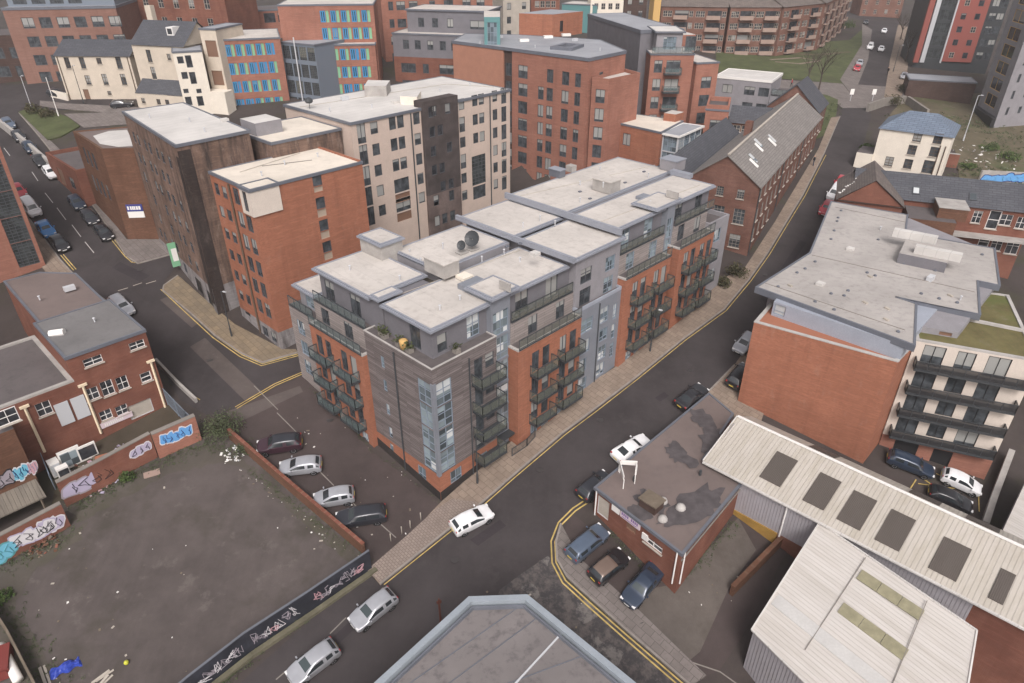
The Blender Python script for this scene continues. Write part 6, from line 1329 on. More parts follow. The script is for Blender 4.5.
for px, py in ((916, 191), (973, 197)):
    r_ = ray(px, py); nn_ = Vector((fr0.n.x*2.4/3.75, fr0.n.y*2.4/3.75, 1)); a0 = fr0.at(0, zrw+.05); t = (a0-O3).dot(nn_)/r_.dot(nn_); p = O3+r_*t; up_ = Vector((-fr0.n.x, -fr0.n.y, 2.4/3.75)).normalized()
    mb = MB(); mb.box3(p-fr0.d*.45-up_*.6, fr0.d*.9, up_*1.2, nn_.normalized()*.12); ro_ = RW.part(mb, 'rooflight', 'frame_dark'); mb = MB(); mb.box3(p-fr0.d*.32-up_*.45, fr0.d*.64, up_*.9, nn_.normalized()*.14); mb.build('pane', M['glass_pale'], ro_)
ex = [xy(fr0.at(6.2, 0, 5)), xy(fr0.at(fr0.L*.56, 0, 5)), xy(fr0.at(fr0.L*.56, 0, 0)), xy(fr0.at(6.2, 0, 0))]; RW.mass(ex, 0, zrw-.8, 'brick_brown', 'roof_felt', name='rear_wing'); 
mb = MB(); mb.box3(fr0.at(fr0.L*.46, zrw-1, 3.6), fr0.d*3.2, -fr0.n*3.6, (0, 0, 1.5)); RW.part(mb, 'chimney_stack', 'brick_brown'); mb = MB(); mb.box3(fr0.at(fr0.L*.46-.1, zrw+.5, 3.7), fr0.d*3.4, -fr0.n*3.8, (0, 0, .12)); RW.part(mb, 'coping', 'concrete')
zga = zrw; gA, gB = T(838, 199, zga), T(903, 207, zga); fga = Fac(xy(gA), xy(gB)); gpoly = [xy(gB), xy(fga.at(fga.L, 0, -9)), xy(fga.at(0, 0, -9)), xy(gA)]
GA = Bld('brick_house', 'brick gabled house with mossy old slates at the near end of the row', 'building', (*gpoly[0], terr(*gpoly[0])))
GA.mass(gpoly, 0, zga, 'brick_red', None); roof_on(GA, gpoly, zga, zga+3.0, 'slate_brown', 'brick_red')
for i in range(9):
    a0 = Vector((*fga.at(.2, 0, -1), 0)[:3]); mb = MB(); t = i/8; p = fga.at(.3+t*1.8, zga+.25+t*1.2, -1.5-t*2.5-random.random()); mb.box(p.x, p.y, p.z, .7, .35, .08, random.random()*3); GA.part(mb, 'loose_slate', 'white_paint')
# towers top right
RT, frt, zrt, prt = fb('red_tower', 'tower with bright red panel and dark glazed strips at the top right', (912, 67), (935, 0), (1003, 0), 14, 'metal_dark', 'roof_bluegrey', zt=zb(G(912, 67), -70), ops=lambda f, zt: [])
prt0 = G(912, 67); fr_t = Fac(xy(prt0), xy(G(985, 74))); RT_o = RT
for ch in list(RT.o.children):
    bpy.data.objects.remove(ch)
bpT = [xy(fr_t.at(0, 0)), xy(fr_t.at(fr_t.L, 0)), xy(fr_t.at(fr_t.L, 0, -14)), xy(fr_t.at(0, 0, -14))]; zb_t = prt0.z
RT.o.location = (prt0.x, prt0.y, prt0.z); 
HT = 34; rr = fr_t.L; rowsT = [zb_t+2.2+2.9*i for i in range(11)]
RT.mass(bpT, zb_t-2, zb_t+HT, 'metal_dark', 'roof_bluegrey', {0: [(rr*.12, z, rr*.22, 2.3, 'curtain') for z in rowsT]}, name='wall')
mb = MB(); mb.box3(fr_t.at(rr*.36, zb_t+1.6, 0), fr_t.d*rr*.4, fr_t.n*.35, (0, 0, HT-1)); RT.part(mb, 'red_panel', 'red_panel'); mb = MB(); mb.box3(fr_t.at(-.3, zb_t+1.2, 0), fr_t.d*1.2, fr_t.n*.8, (0, 0, HT)); RT.part(mb, 'red_fin', 'red_panel')
mb = MB(); mb.box3(fr_t.at(1.3, zb_t+1.2, 0), fr_t.d*rr*.06, fr_t.n*.4, (0, 0, HT)); mb.box3(fr_t.at(rr*.345, zb_t+1.2, 0), fr_t.d*rr*.02, fr_t.n*.45, (0, 0, HT)); RT.part(mb, 'grey_fin', 'galv')
for i, z in enumerate(rowsT):
    for t in (.44, .62): add_window(RT.o, fr_t, rr*t, z+.3, 1.1, 1.3, 'farw' if (i*3+int(t*10)) % 4 == 0 else 'fard', .36)
    for t in (.8, .9): add_window(RT.o, fr_t, rr*t, z, 1.5, 1.8, 'far', .02)
BWh, fbw, zbw, pbw = fb('brick_store', 'windowless dark brick store with flat roof below the red tower', (908.6, 96), (909.5, 79), (977, 83), 7, 'brick_dark', 'roof_bluegrey', margin=1)
gt0, gt1, gt2 = G(976, 110), G(993, 128), G(1075, 122); GTT = Bld('grey_tower', 'pale grey tower with a stack of yellow framed windows at the right edge', 'building', gt1); e_ = Vector(xy(gt2))-Vector(xy(gt1)); back = (Vector(xy(gt0))-Vector(xy(gt1)))
gtp = [xy(gt0), xy(gt1), xy(gt2), tuple(Vector(xy(gt0))+e_)]; HG = 30; zgt0 = gt1.z; f01, f12 = Fac(gtp[0], gtp[1]), Fac(gtp[1], gtp[2])
GTT.mass(gtp, zgt0-2, zgt0+HG, 'render_grey', 'roof_bluegrey', {0: [(f01.L*.25, zgt0+3+3*i, f01.L*.5, 2.2, 'yel') for i in range(9)], 1: [(f12.L*t, zgt0+2.2+3*i, w, h, 'far') for i in range(9) for t, w, h in ((.08, .8, 1.5), (.22, .9, 1.3), (.4, .9, 1.3), (.55, 1.6, 1.4))]})
mb = MB(); mb.box3(Vector((*gtp[0], zgt0-.5)), Vector((*(back*-1), 0)), Vector((*(e_.normalized()*-1.2), 0)), (0, 0, 2.4)); GTT.part(mb, 'plinth', 'black')
# a few more roofs along the top of the view
for nm, lab, A_, tA, tB, dp, wl_, rf, n in (
  ('brick_block', 'brown brick block at the top behind the orange tower roof', (532, 40), (531, -6), (560, -6), 9, 'brick_red', 'roof_felt', 4), ('pale_block', 'sandy brown block with dark roof beside the turquoise stair', (512, 44), (503, -4), (530, -5), 8, 'stone', 'slate', 2),
  ('turquoise_block', 'low turquoise clad block on the skyline behind the orange penthouse', (565, 30), (562, 3.5), (597, 5), 8, 'turquoise', 'roof_pale', 0), ('white_block', 'white and orange block at the top between grey tower and turquoise block', (596, 34), (591, -3), (624, -3), 8, 'white_wall', 'roof_pale', 4),
  ('dark_block', 'dark brick block at the top behind the grey tower', (628, 36), (625, -8), (648, -8), 9, 'brick_dark', 'roof_felt', 2), ('yellow_block', 'narrow yellow rendered block between grey tower and balcony flats', (650, 52), (655, -6), (662, -6), 6, 'ochre', 'roof_felt', 0),
  ('brick_block', 'brick block closing the far end of the top street', (862, 16), (866, -14), (908, -14), 8, 'brick_flats', 'slate', 4)):
    bb_, ff_, zz_, pp_ = fb(nm, lab, A_, tA, tB, dp, wl_, rf, rows=(3.0, 6.0, 9.0) if n else (), cols=even(n) if n > 1 else (), kind='farw' if n == 4 else 'far')

# ---------------------------------------------------------------- small things on the big flat roofs
def vent(b, px, py, z, kind=0):
    p = T(px, py, z); mb = MB()
    if kind == 0: mb.tube([p, p+Vector((0, 0, .4))], .07, 6); mb.lathe(p+Vector((0, 0, .38)), [(.13, 0), (.13, .06), (.03, .1)], 7); b.part(mb, 'vent_pipe', 'galv')
    elif kind == 1: mb.box(p.x, p.y, p.z, .7, .7, .28, BETA); b.part(mb, 'rooflight', 'roof_white')
    else: mb.box(p.x, p.y, p.z, 1.0, .5, .45, BETA); b.part(mb, 'plant_box', 'galv')
def cable(b, pts, z, mat='stone_dark', w=.07):
    for p, q in zip(pts, pts[1:]): mb = MB(); mb.bar(T(*p, z), T(*q, z), w, .04); b.part(mb, 'roof_joint', mat)
for px, py, k in ((150, 118, 0), (190, 122, 0), (205, 132, 0), (225, 121, 1)): vent(S, px, py, zt+.03, k)
cable(S, [(262, 166), (312, 160)], zo+.06, 'stone_dark', .09); cable(S, [(240, 172), (300, 153)], zo+.06, 'stone', .06)
for px, py, k in ((285, 165, 0), (318, 157, 0), (262, 176, 0)): vent(S, px, py, zo+.04, k)
for px, py, k in ((330, 112, 0), (372, 108, 0), (440, 92, 0), (470, 86, 0), (395, 103, 1), (345, 100, 2)): vent(K, px, py, zc_+.03, k)
cable(K, [(300, 107), (446, 84), (494, 87)], zc_+.05, 'stone', .1)
for px, py, k in ((480, 44, 0), (535, 48, 0), (600, 51, 0), (575, 41, 2), (500, 38, 2)): vent(COg, px, py, zC+.03, k)
cable(RB, [(765, 283), (905, 330)], zR+.04, 'stone_dark', .06); cable(RB, [(812, 255), (975, 292)], zR+.04, 'stone_dark', .06); cable(RB, [(835, 207), (905, 222)], zR+.04, 'stone_dark', .06)
for px, py, k in ((880, 230, 0), (850, 250, 1), (820, 285, 1), (960, 300, 0), (930, 280, 2)): vent(RB, px, py, zR+.03, k)
for px, py, k in ((460, 300, 0), (440, 310, 0), (350, 270, 0), (400, 280, 0), (520, 262, 0), (650, 205, 0), (600, 170, 0), (580, 185, 0), (535, 255, 1)): vent(A, px, py, 16.1 if px < 515 else 17.5, k)
cable(A, [(395, 296), (520, 250)], 16.09, 'stone', .05); cable(A, [(520, 196), (655, 165)], 17.46, 'stone', .05); cable(A, [(600, 222), (700, 185)], 17.46, 'stone', .05)
for px, py, k in ((40, 300, 0), (95, 322, 0), (70, 290, 2)): vent(LW, px, py, zLL, k)
# ---------------------------------------------------------------- vehicles
flat('tyre', (.02, .02, .02), .9, .1); flat('rim', (.35, .35, .37), .35, .5, .6); flat('car_glass', (.025, .03, .034), .08, .7); flat('car_glass_pale', (.045, .06, .064), .1, .7); flat('lamp_clear', (.7, .7, .7), .2, .6); flat('lamp_red', (.35, .02, .02), .3, .5); flat('plate_white', (.7, .7, .68), .6, .3); flat('plate_yellow', (.65, .5, .08), .6, .3); flat('trim', (.03, .03, .032), .6, .3)
def paint(key, c, rough=.25, metal=.0):
    t = NT(key); f = t.noise(1.2, detail=3); t.b.inputs['Coat Weight'].default_value = .5; t.b.inputs['Coat Roughness'].default_value = .1
    return t.done(key, t.mix(t.ramp(f, .3, .7), mul(c, .9), mul(c, 1.08)), rough, .5, metal)
for k_, c_, m_ in (('p_silver', (.40, .41, .44), .35), ('p_white', (.74, .74, .75), 0), ('p_black', (.015, .015, .018), 0), ('p_dark', (.03, .032, .04), .2), ('p_navy', (.03, .045, .075), .2), ('p_bluegrey', (.09, .12, .17), .2), ('p_red', (.42, .03, .045), 0), ('p_blue', (.02, .17, .45), 0), ('p_plum', (.045, .02, .03), .1), ('p_roof_reflection', (.17, .12, .095), .2)): paint(k_, c_, .28, m_)
#        L     W     H     belt hood  wsb  wst   rst   rsb   tail  (x from the nose as share of L)
CARS = dict(hatch=(4.05, 1.78, 1.48, .95, .88, .24, .47, .86, .965, .98), small=(3.75, 1.72, 1.52, .97, .90, .21, .45, .87, .965, 1.0), suv=(4.4, 1.86, 1.64, 1.05, 1.0, .25, .41, .88, .965, 1.05), saloon=(4.7, 1.82, 1.43, .93, .86, .27, .44, .72, .86, .98), coupe=(4.7, 1.86, 1.40, .92, .84, .28, .46, .68, .88, .94), estate=(4.6, 1.8, 1.5, .96, .88, .25, .41, .89, .97, .98), van=(4.8, 1.88, 1.92, 1.08, 1.0, .15, .28, .95, .99, 1.05))
_cc = {}
def car_stations(kind):
    L, W, H, belt, hood, wsb, wst, rst, rsb, tail = CARS[kind]
    b, h = belt, hood
    #   t, half width, underside, belt height, top height, half width of the top
    s = [(0, .66, .32, .56, .60, .48), (.012, .82, .24, .64, h*.82, .56), (.06, .91, .19, h*.86, h*.90, .62), (.15, .97, .18, h*.93, h*.97, .68), (wsb-.03, .99, .18, h*.98, h+.03, .74), (wsb+.01, 1.0, .18, b*.98, h+.07, .76)]
    s += [(wst-.03, 1.0, .18, b, H-.10, .66), (wst+.02, 1.0, .18, b, H-.045, .66), ((wst+rst)/2-.02, 1.0, .18, b+.01, H, .68), ((wst+rst)/2+.02, 1.0, .18, b+.01, H, .68), (rst-.09, 1.0, .18, b+.02, H-.03, .66), (rst-.03, .99, .18, b+.03, H-.06, .64), (rst+.01, .99, .18, b+.03, H-.10, .63)]
    if kind in ('saloon', 'coupe'): s += [(rsb, .98, .18, b+.02, tail+.06, .70), (rsb+.04, .97, .19, b, tail+.02, .70), (.975, .93, .22, b-.06, tail-.02, .66), (.993, .86, .28, .68, tail-.12, .6), (1.0, .72, .36, .6, .64, .5)]
    elif kind == 'van': s += [(.985, .98, .22, b, H-.2, .66), (.995, .95, .26, b-.05, b+.1, .7), (1.0, .86, .34, .7, .8, .6)]
    else: s += [(rsb, .96, .22, b, tail+.10, .70), (.982, .93, .25, b-.1, tail, .68), (.995, .88, .3, .72, .82, .62), (1.0, .74, .38, .62, .68, .5)]
    return s
def make_car(kind, col, glass='car_glass', roofcol=None):
    key = (kind, col, glass, roofcol)
    if key in _cc: return copy_tree(_cc[key])
    L, W, H, belt, hood, wsb, wst, rst, rsb, tail = CARS[kind]; w = W/2
    root = bpy.data.objects.new('car', None); COL.objects.link(root); root.empty_display_size = .5
    X = lambda t: L/2-L*t
    st = car_stations(kind); rings = []
    for t, hw, zu, zb_, zt_, wt in st:
        x = X(t); a = w*hw; up = zt_-zb_ > .2; bw = .035 if up else (zt_-zb_)*.3
        half = [(0, zu), (a*.86, zu), (a*.985, zu+.13), (a, zb_*.62), (a*.985, zb_-.03), (a*.955, zb_+bw), (w*wt*1.06 if up else w*wt*1.12, zb_+(zt_-zb_)*.86), (w*wt*.92, zt_), (0, zt_+.03)]
        rings.append([(x, y, z) for y, z in half]+[(x, -y, z) for y, z in half[-2:0:-1]])
    n = len(rings[0]); mb = MB(); mb.v = [p for r in rings for p in r]; nst = len(st)
    iA = 5; iR = 12   # cowl and rear roof stations
    for a in range(nst-1):
        for j in range(n):
            k = (j+1) % n; m_ = 0; jj = j if j < 8 else n-1-j
            cab = a >= iA and a <= iR
            if jj == 7 and a == iA: m_ = 1
            elif jj == 7 and a == iR and kind != 'van': m_ = 2
            elif jj == 7 and iA < a < iR and roofcol: m_ = 5
            elif jj == 6 and iA < a < iR and roofcol: m_ = 5
            elif jj == 5 and iA <= a <= iR:
                if a == iA or a in (6, 7) or a in (9, 10) and a != 8 or (a == iR and kind in ('hatch', 'small', 'suv', 'estate')) : m_ = 3 if j < 8 else 4
                if a == iA and kind == 'van': m_ = 3 if j < 8 else 4
                if kind == 'van' and a >= 9: m_ = 0
                if kind in ('saloon', 'coupe') and a == iR: m_ = 0
            mb.f.append((a*n+j, a*n+k, (a+1)*n+k, (a+1)*n+j)); mb.m.append(m_)
    mb.f.append(tuple(range(n))[::-1]); mb.m.append(0); mb.f.append(tuple((nst-1)*n+j for j in range(n))); mb.m.append(0)
    for q in ('a', 'b', 'c', 'd', 'e', 'f'):
        if 'slot_'+q not in M: M['slot_'+q] = bpy.data.materials.new('slot')
    tmp = mb.build('tmp', [M['slot_'+q] for q in 'abcdef'])
    bm = bmesh.new(); bm.from_mesh(tmp.data); bmesh.ops.recalc_face_normals(bm, faces=bm.faces[:]); bm.to_mesh(tmp.data); bm.free()
    md = tmp.modifiers.new('s', 'SUBSURF'); md.levels = 2; dg = bpy.context.evaluated_depsgraph_get(); dg.update(); src = bpy.data.meshes.new_from_object(tmp.evaluated_get(dg)); bpy.data.objects.remove(tmp)
    V = [v.co.copy() for v in src.vertices]
    for m_, nm, mat in ((0, 'body', col), (1, 'windscreen', glass), (2, 'rear_window', 'car_glass'), (3, 'side_window', 'car_glass'), (4, 'side_window', 'car_glass'), (5, 'roof', roofcol)):
        fs = [p for p in src.polygons if p.material_index == m_]
        if not fs: continue
        mp = {}; pv = []; pf = []
        for p in fs:
            q = []
            for i in p.vertices:
                if i not in mp: mp[i] = len(pv); pv.append(tuple(V[i]))
                q.append(mp[i])
            pf.append(q)
        me = bpy.data.meshes.new(nm); me.from_pydata(pv, [], pf); me.materials.append(M[mat]); me.polygons.foreach_set('use_smooth', [True]*len(me.polygons)); o = bpy.data.objects.new(nm, me); COL.objects.link(o); o.parent = root
    for s in (1, -1):
        k = MB(); k.box3((X(.055), s*w*.66-.15, hood*.72), (.22, 0, 0), (0, .30, 0), (0, 0, .11)); k.build('headlight', M['lamp_clear'], root)
        k = MB(); k.box3((X(.985)-.02, s*w*.74-.09, belt*.78), (.1, 0, 0), (0, .18, 0), (0, 0, .24)); k.build('tail_light', M['lamp_red'], root)
        k = MB(); k.box3((X(wsb+.07), s*(w+.0)-(.0 if s > 0 else .17), belt+.0), (.11, 0, 0), (0, .17, 0), (0, 0, .12)); k.build('wing_mirror', M[col], root)
        for t in (.185, .80):
            wr = .32 if kind != 'suv' else .36; yy = s*(w-.19); nn = 18
            ring = lambda r, y: [(X(t)+r*math.cos(2*math.pi*j/nn), y, wr+r*math.sin(2*math.pi*j/nn)) for j in range(nn)]
            k = MB(); R0, R1, R2 = ring(wr, s*(w-.22)), ring(wr, s*(w-.012)), ring(wr*.68, s*(w-.005))
            for j in range(nn): jn = (j+1) % nn; k.face([R0[j], R0[jn], R1[jn], R1[j]]); k.face([R1[j], R1[jn], R2[jn], R2[j]])
            wo = k.build('wheel', M['tyre'], root); k = MB(); R3 = ring(wr*.68, s*(w-.01))
            for j in range(nn): k.face([R3[j], R3[(j+1) % nn], (X(t), s*(w-.04), wr)], 0 if j % 3 != 2 else 1)
            k.build('rim', [M['rim'], M['trim']], wo)
            k = MB(); k.face(ring(wr*1.15, s*(w-.018))); k.build('wheel_arch', M['trim'], root)
    k = MB(); k.box3((X(.0)-.05, -w*.45, .30), (.06, 0, 0), (0, w*.9, 0), (0, 0, .14)); k.build('grille', M['trim'], root)
    k = MB(); k.box3((X(.0)+.006, -.26, .44), (.012, 0, 0), (0, .52, 0), (0, 0, .11)); k.build('front_plate', M['plate_white'], root)
    k = MB(); k.box3((X(1)-.018, -.26, .58), (.025, 0, 0), (0, .52, 0), (0, 0, .11)); k.build('rear_plate', M['plate_yellow'], root)
    _cc[key] = root; return root
def car(kind, col, front, rear, label, group=None, cat='car', glass='car_glass', roofcol=None, name='parked_car', centre=None):
    p, q = G(*front, .6), G(*rear, .6); c = (p+q)/2; d = Vector((p.x-q.x, p.y-q.y)).normalized(); o = make_car(kind, col, glass, roofcol); x, y = c.x, c.y
    hl = .9; zf, zr_ = terr(x+d.x*hl, y+d.y*hl), terr(x-d.x*hl, y-d.y*hl); sx = Vector((-d.y, d.x)); zl, zs = terr(x+sx.x*.7, y+sx.y*.7), terr(x-sx.x*.7, y-sx.y*.7)
    fx = Vector((d.x*2*hl, d.y*2*hl, zf-zr_)).normalized(); fy = Vector((sx.x*1.4, sx.y*1.4, zl-zs)).normalized(); fz = fx.cross(fy).normalized(); fy = fz.cross(fx)
    off = .03 if label.find('footway') < 0 else .14
    o.matrix_basis = Matrix(((fx.x, fy.x, fz.x, x), (fx.y, fy.y, fz.y, y), (fx.z, fy.z, fz.z, terr(x, y)+off), (0, 0, 0, 1))) @ Matrix.Scale(.9, 4); o.name = name; tag(o, label, cat, group); return o
car('suv', 'p_plum', (262, 446), (297, 441), 'dark plum hatchback, topmost of the four in the sloping bays', 'cars in the sloping bays', roofcol='p_dark')
car('hatch', 'p_silver', (283, 467), (318, 463), 'silver three door hatchback, second from the top in the sloping bays', 'cars in the sloping bays')
car('small', 'p_silver', (316, 499), (352, 493), 'silver five door hatchback, third in the sloping bays', 'cars in the sloping bays')
car('estate', 'p_dark', (341, 518), (381, 512), 'dark grey hatchback, lowest in the sloping bays by the pavement', 'cars in the sloping bays', glass='car_glass_pale')
car('hatch', 'p_silver', (355, 622), (391, 594), 'silver hatchback on the main road nearer the block paving', 'cars along the lower kerb', glass='car_glass_pale')
car('hatch', 'p_silver', (293, 676), (333, 646), 'silver hatchback cut by the bottom edge beside the hoarding', 'cars along the lower kerb', glass='car_glass_pale')
car('hatch', 'p_white', (486, 511), (457, 526), 'white hatchback driving past the glazed corner of the flats', name='car')
car('coupe', 'p_white', (648, 437), (614, 458), 'white coupe on the main road beside the garage roof', name='car')
car('hatch', 'p_dark', (607, 474), (581, 495), 'dark car half hidden by the corner of the garage roof', name='car')
car('coupe', 'p_black', (703, 386), (679, 405), 'black car by the kerb below the orange end wall', name='car')
car('hatch', 'p_silver', (736, 352), (752, 333), 'silver dark car at the corner of the orange end wall', name='car', glass='car_glass')
car('suv', 'p_black', (746, 367), (731, 385), 'dark car parked on the footway against the orange wall', name='parked_car')
car('estate', 'p_bluegrey', (604, 527), (569, 556), 'blue grey hatchback beside the garage door in the forecourt', 'cars in the garage forecourt')
car('hatch', 'p_black', (624, 552), (592, 578), 'black car with a brown reflection painted on its roof, middle one in the garage forecourt', 'cars in the garage forecourt', roofcol='p_roof_reflection')  # brown reflection on the black roof is put into the roof colour
car('saloon', 'p_navy', (628, 600), (655, 568), 'dark navy saloon facing out of the garage forecourt', 'cars in the garage forecourt', glass='car_glass_pale')
car('estate', 'p_navy', (931, 471), (889, 455), 'dark estate closest to the wall under the balcony flats', 'cars below the balconies')
car('small', 'p_white', (979, 489), (942, 473), 'white car with black roof panel below the balcony flats', 'cars below the balconies')
car('hatch', 'p_black', (970, 506), (929, 490), 'black hatchback parked on the yellow lines behind the warehouse', 'cars below the balconies')
for (px, py), k_, c_, lab in (((9, 124), 'suv', 'p_bluegrey', 'grey blue car at the top of the kerbside row under the retaining wall'), ((19, 136), 'hatch', 'p_dark', 'dark car second from top under the retaining wall'), ((30, 147), 'hatch', 'p_navy', 'dark blue car in the middle of the row under the retaining wall'), ((40, 160), 'saloon', 'p_black', 'black car just above the white one under the retaining wall'), ((51, 172), 'hatch', 'p_white', 'white car at the lower end of the row under the retaining wall'), ((77, 202), 'hatch', 'p_navy', 'navy car, uppermost of three beside the brown brick block'), ((90, 216.5), 'hatch', 'p_dark', 'dark car between two others beside the brown brick block'), ((104, 232), 'hatch', 'p_black', 'black car nearest the junction beside the brown brick block')):
    car(k_, c_, (px+4.4, py+5.2), (px-4.4, py-5.2), lab, 'cars up the left street')
for (px, py), k_, c_, lab, ct in (((19, 190.5), 'hatch', 'p_red', 'crimson red car parked above the white van', 'car'), ((32, 208), 'van', 'p_white', 'white van parked between the red and blue cars', 'van'), ((46, 228), 'saloon', 'p_blue', 'bright blue car below the white van', 'car'), ((60, 243), 'hatch', 'p_black', 'black car nearest the double yellow lines below the blue car', 'car')):
    car(k_, c_, (px+4.2, py+5.4), (px-4.2, py-5.4), lab, 'cars up the left street', ct, name='parked_car' if ct == 'car' else 'parked_van')
car('estate', 'p_silver', (129, 312), (115, 298), 'silver car peeping out behind the felt roof of the brick works')
car('hatch', 'p_dark', (131, 103), (113, 104.5), 'dark car in front of the long cream house'); car('hatch', 'p_dark', (62, 94), (50, 92), 'dark car behind the low white wall beside the cream house')
car('hatch', 'p_red', (836.5, 188), (844, 176), 'red car at the front of the kerbside line by the brick row', 'cars by the mill road'); car('van', 'p_white', (830, 199), (838, 187), 'white van between two red vehicles by the brick row', 'cars by the mill road', 'van', name='parked_van'); car('suv', 'p_red', (822, 215), (830, 202), 'red car partly hidden by the big grey roof', 'cars by the mill road')
for (px, py), k_, c_, lab, ct in (((870, 47), 'van', 'p_white', 'white van driving up the middle of the top street', 'van'), ((881, 49), 'hatch', 'p_white', 'white car to the side of the white van on the top street', 'car'), ((884, 31), 'hatch', 'p_white', 'white car farthest up the top street', 'car'), ((859.5, 63), 'hatch', 'p_silver', 'silver car behind the red one on the top street', 'car'), ((857, 68), 'hatch', 'p_red', 'red car waiting at the foot of the top street', 'car'), ((866, 22), 'hatch', 'p_dark', 'dark car at the bend at the head of the top street', 'car'), ((904, 76), 'hatch', 'p_silver', 'silver car parked below the red tower', 'car')):
    car(k_, c_, (px-1.2, py+3.2), (px+1.2, py-3.2), lab, 'traffic on the top street', ct, name='car' if ct == 'car' else 'van')

# ---------------------------------------------------------------- plants
def leafmat(key, c, c2):
    t = NT(key); o = t.n('ShaderNodeObjectInfo'); f = t.noise(2.2, detail=4); g = t.noise(.7, detail=3); col = t.mix(t.ramp(f, .35, .65), c, c2); col = t.mix(t.ramp(g, .45, .7, 0, .5), col, mul(c, .55)); return t.done(key, col, .8, .2)
leafmat('leaf', (.05, .085, .025), (.09, .12, .04)); leafmat('leaf_brown', (.085, .065, .04), (.06, .07, .03)); leafmat('leaf_grey', (.10, .12, .065), (.06, .075, .035)); flat('bark', (.075, .06, .05), .9, .1)
def leaves(mb, c, rx, rz, n, s, rnd_):
    for i in range(n):
        a = rnd_.uniform(0, 6.283); rr = rx*math.sqrt(rnd_.random()); zz = rnd_.uniform(.05, 1)*rz*(1-.45*(rr/rx)**2); p = Vector((c.x+rr*math.cos(a), c.y+rr*math.sin(a), c.z+zz)); d = Vector((rnd_.gauss(0, 1), rnd_.gauss(0, 1), rnd_.gauss(0, .7))).normalized()*s*rnd_.uniform(.6, 1.3); e = d.cross(Vector((rnd_.gauss(0, 1), rnd_.gauss(0, 1), rnd_.gauss(0, 1)))).normalized()*s*.5
        mb.face([p-d, p+e, p+d, p-e])
def shrub(px, py, r_, h, n, mat, label, name='shrub', s=.14, seed=0, stems=5):
    rnd_ = random.Random(seed+int(px*7)); p = G(px, py); e = thing(name, label, name, p); mb = MB()
    for i in range(max(3, int(n/60))):
        a = rnd_.uniform(0, 6.283); q = p+Vector((math.cos(a), math.sin(a), 0))*r_*.55*rnd_.random(); k = rnd_.uniform(.4, .8); leaves(mb, q+Vector((0, 0, h*.25*rnd_.random())), r_*k, h*rnd_.uniform(.55, .9), 60, s, rnd_)
    mb.build('foliage', M[mat], e); mb = MB()
    for i in range(stems): a = rnd_.uniform(0, 6.283); q = p+Vector((math.cos(a)*r_*.6, math.sin(a)*r_*.6, h*.8)); mb.tube([p-Vector((0, 0, .1)), p.lerp(q, .5)+Vector((0, 0, h*.1)), q], [.05, .03, .015], 5)
    mb.build('stem', M['bark'], e); return e
def bare_tree(px, py, h, label, seed):
    rnd_ = random.Random(seed); p = G(px, py); e = thing('bare_tree', label, 'tree', p); mb = MB(); tk = MB(); tk.tube([p-Vector((0, 0, .2)), p+Vector((.05, 0, h*.35)), p+Vector((0, .1, h*.55))], [h*.022, h*.016, h*.012], 7); tk.build('trunk', M['bark'], e)
    def br(a, d, l, r_, k):
        b_ = a+d*l; mb.tube([a, a.lerp(b_, .5)+Vector((rnd_.gauss(0, .04), rnd_.gauss(0, .04), 0))*l, b_], [r_, r_*.75, r_*.5], 4, cap=False)
        if k:
            for i in range(3 if k > 1 else 4): d2 = (d+Vector((rnd_.gauss(0, .5), rnd_.gauss(0, .5), rnd_.uniform(-.05, .4)))).normalized(); br(a.lerp(b_, rnd_.uniform(.5, 1)), d2, l*rnd_.uniform(.5, .75), r_*.5, k-1)
    for i in range(7): a = rnd_.uniform(0, 6.283); br(p+Vector((0, 0, h*rnd_.uniform(.3, .55))), Vector((math.cos(a)*.5, math.sin(a)*.5, .8)).normalized(), h*.32, h*.010, 3)
    mb.build('crown', M['bark'], e)
shrub(225, 434, 2.1, 2.6, 1700, 'leaf_grey', 'straggly grey green buddleia growing over the end of the yard wall', 'bush', .1, 3, 22); shrub(243, 452, .9, 1.0, 380, 'leaf_grey', 'low weedy bush at the top of the low brick wall', 'bush', .11, 4)
shrub(127, 480, .7, .9, 420, 'leaf', 'small dark green bush at the foot of the bubble letter wall', 'bush', .12, 5); shrub(3, 598, .9, .8, 300, 'leaf', 'green weed clump at the far left edge of the lot', 'bush', .12, 6)
shrub(736, 276, 1.3, 2.0, 700, 'leaf_brown', 'dark shrub at the gable foot of the long mill', 'bush', .16, 7); shrub(722, 286, 1.1, 1.6, 500, 'leaf_brown', 'dark shrub beside the grey end of the stepped flats', 'bush', .16, 8)
for i, (px, py, rr, hh, lab) in enumerate(((34, 113, 1.9, 1.8, 'brown winter shrub on the grass verge'), (48, 117, 1.6, 1.5, 'smaller brown shrub next to the white pole on the verge'), (775, 52, 2.6, 2.2, 'dark shrub island in the middle of the park'), (848, 28, 3, 2.6, 'shrub bank under the end wing of the long flats'), (990, 150, 2.0, 1.4, 'green scrub mound beyond the white house'), (1010, 160, 2.6, 1.6, 'bramble mound at the right edge of the scrubland'), (968, 168, 1.6, 1.2, 'low bramble clump beside the white house'), (893, 105, 2.2, 2.4, 'brown bush behind the hipped slate roof'), (903, 92, 1.8, 2.0, 'brown bush by the dark brick store'), (866, 150, 1.2, 1.2, 'dark ivy bush against the white house side wall'), (1015, 190, 1.8, 1.2, 'weedy bush behind the slate roofed row'))):
    shrub(px, py, rr, hh, 420, 'leaf_brown' if i in (0, 1, 2, 7, 8) else 'leaf', lab, 'bush', .2, 30+i)
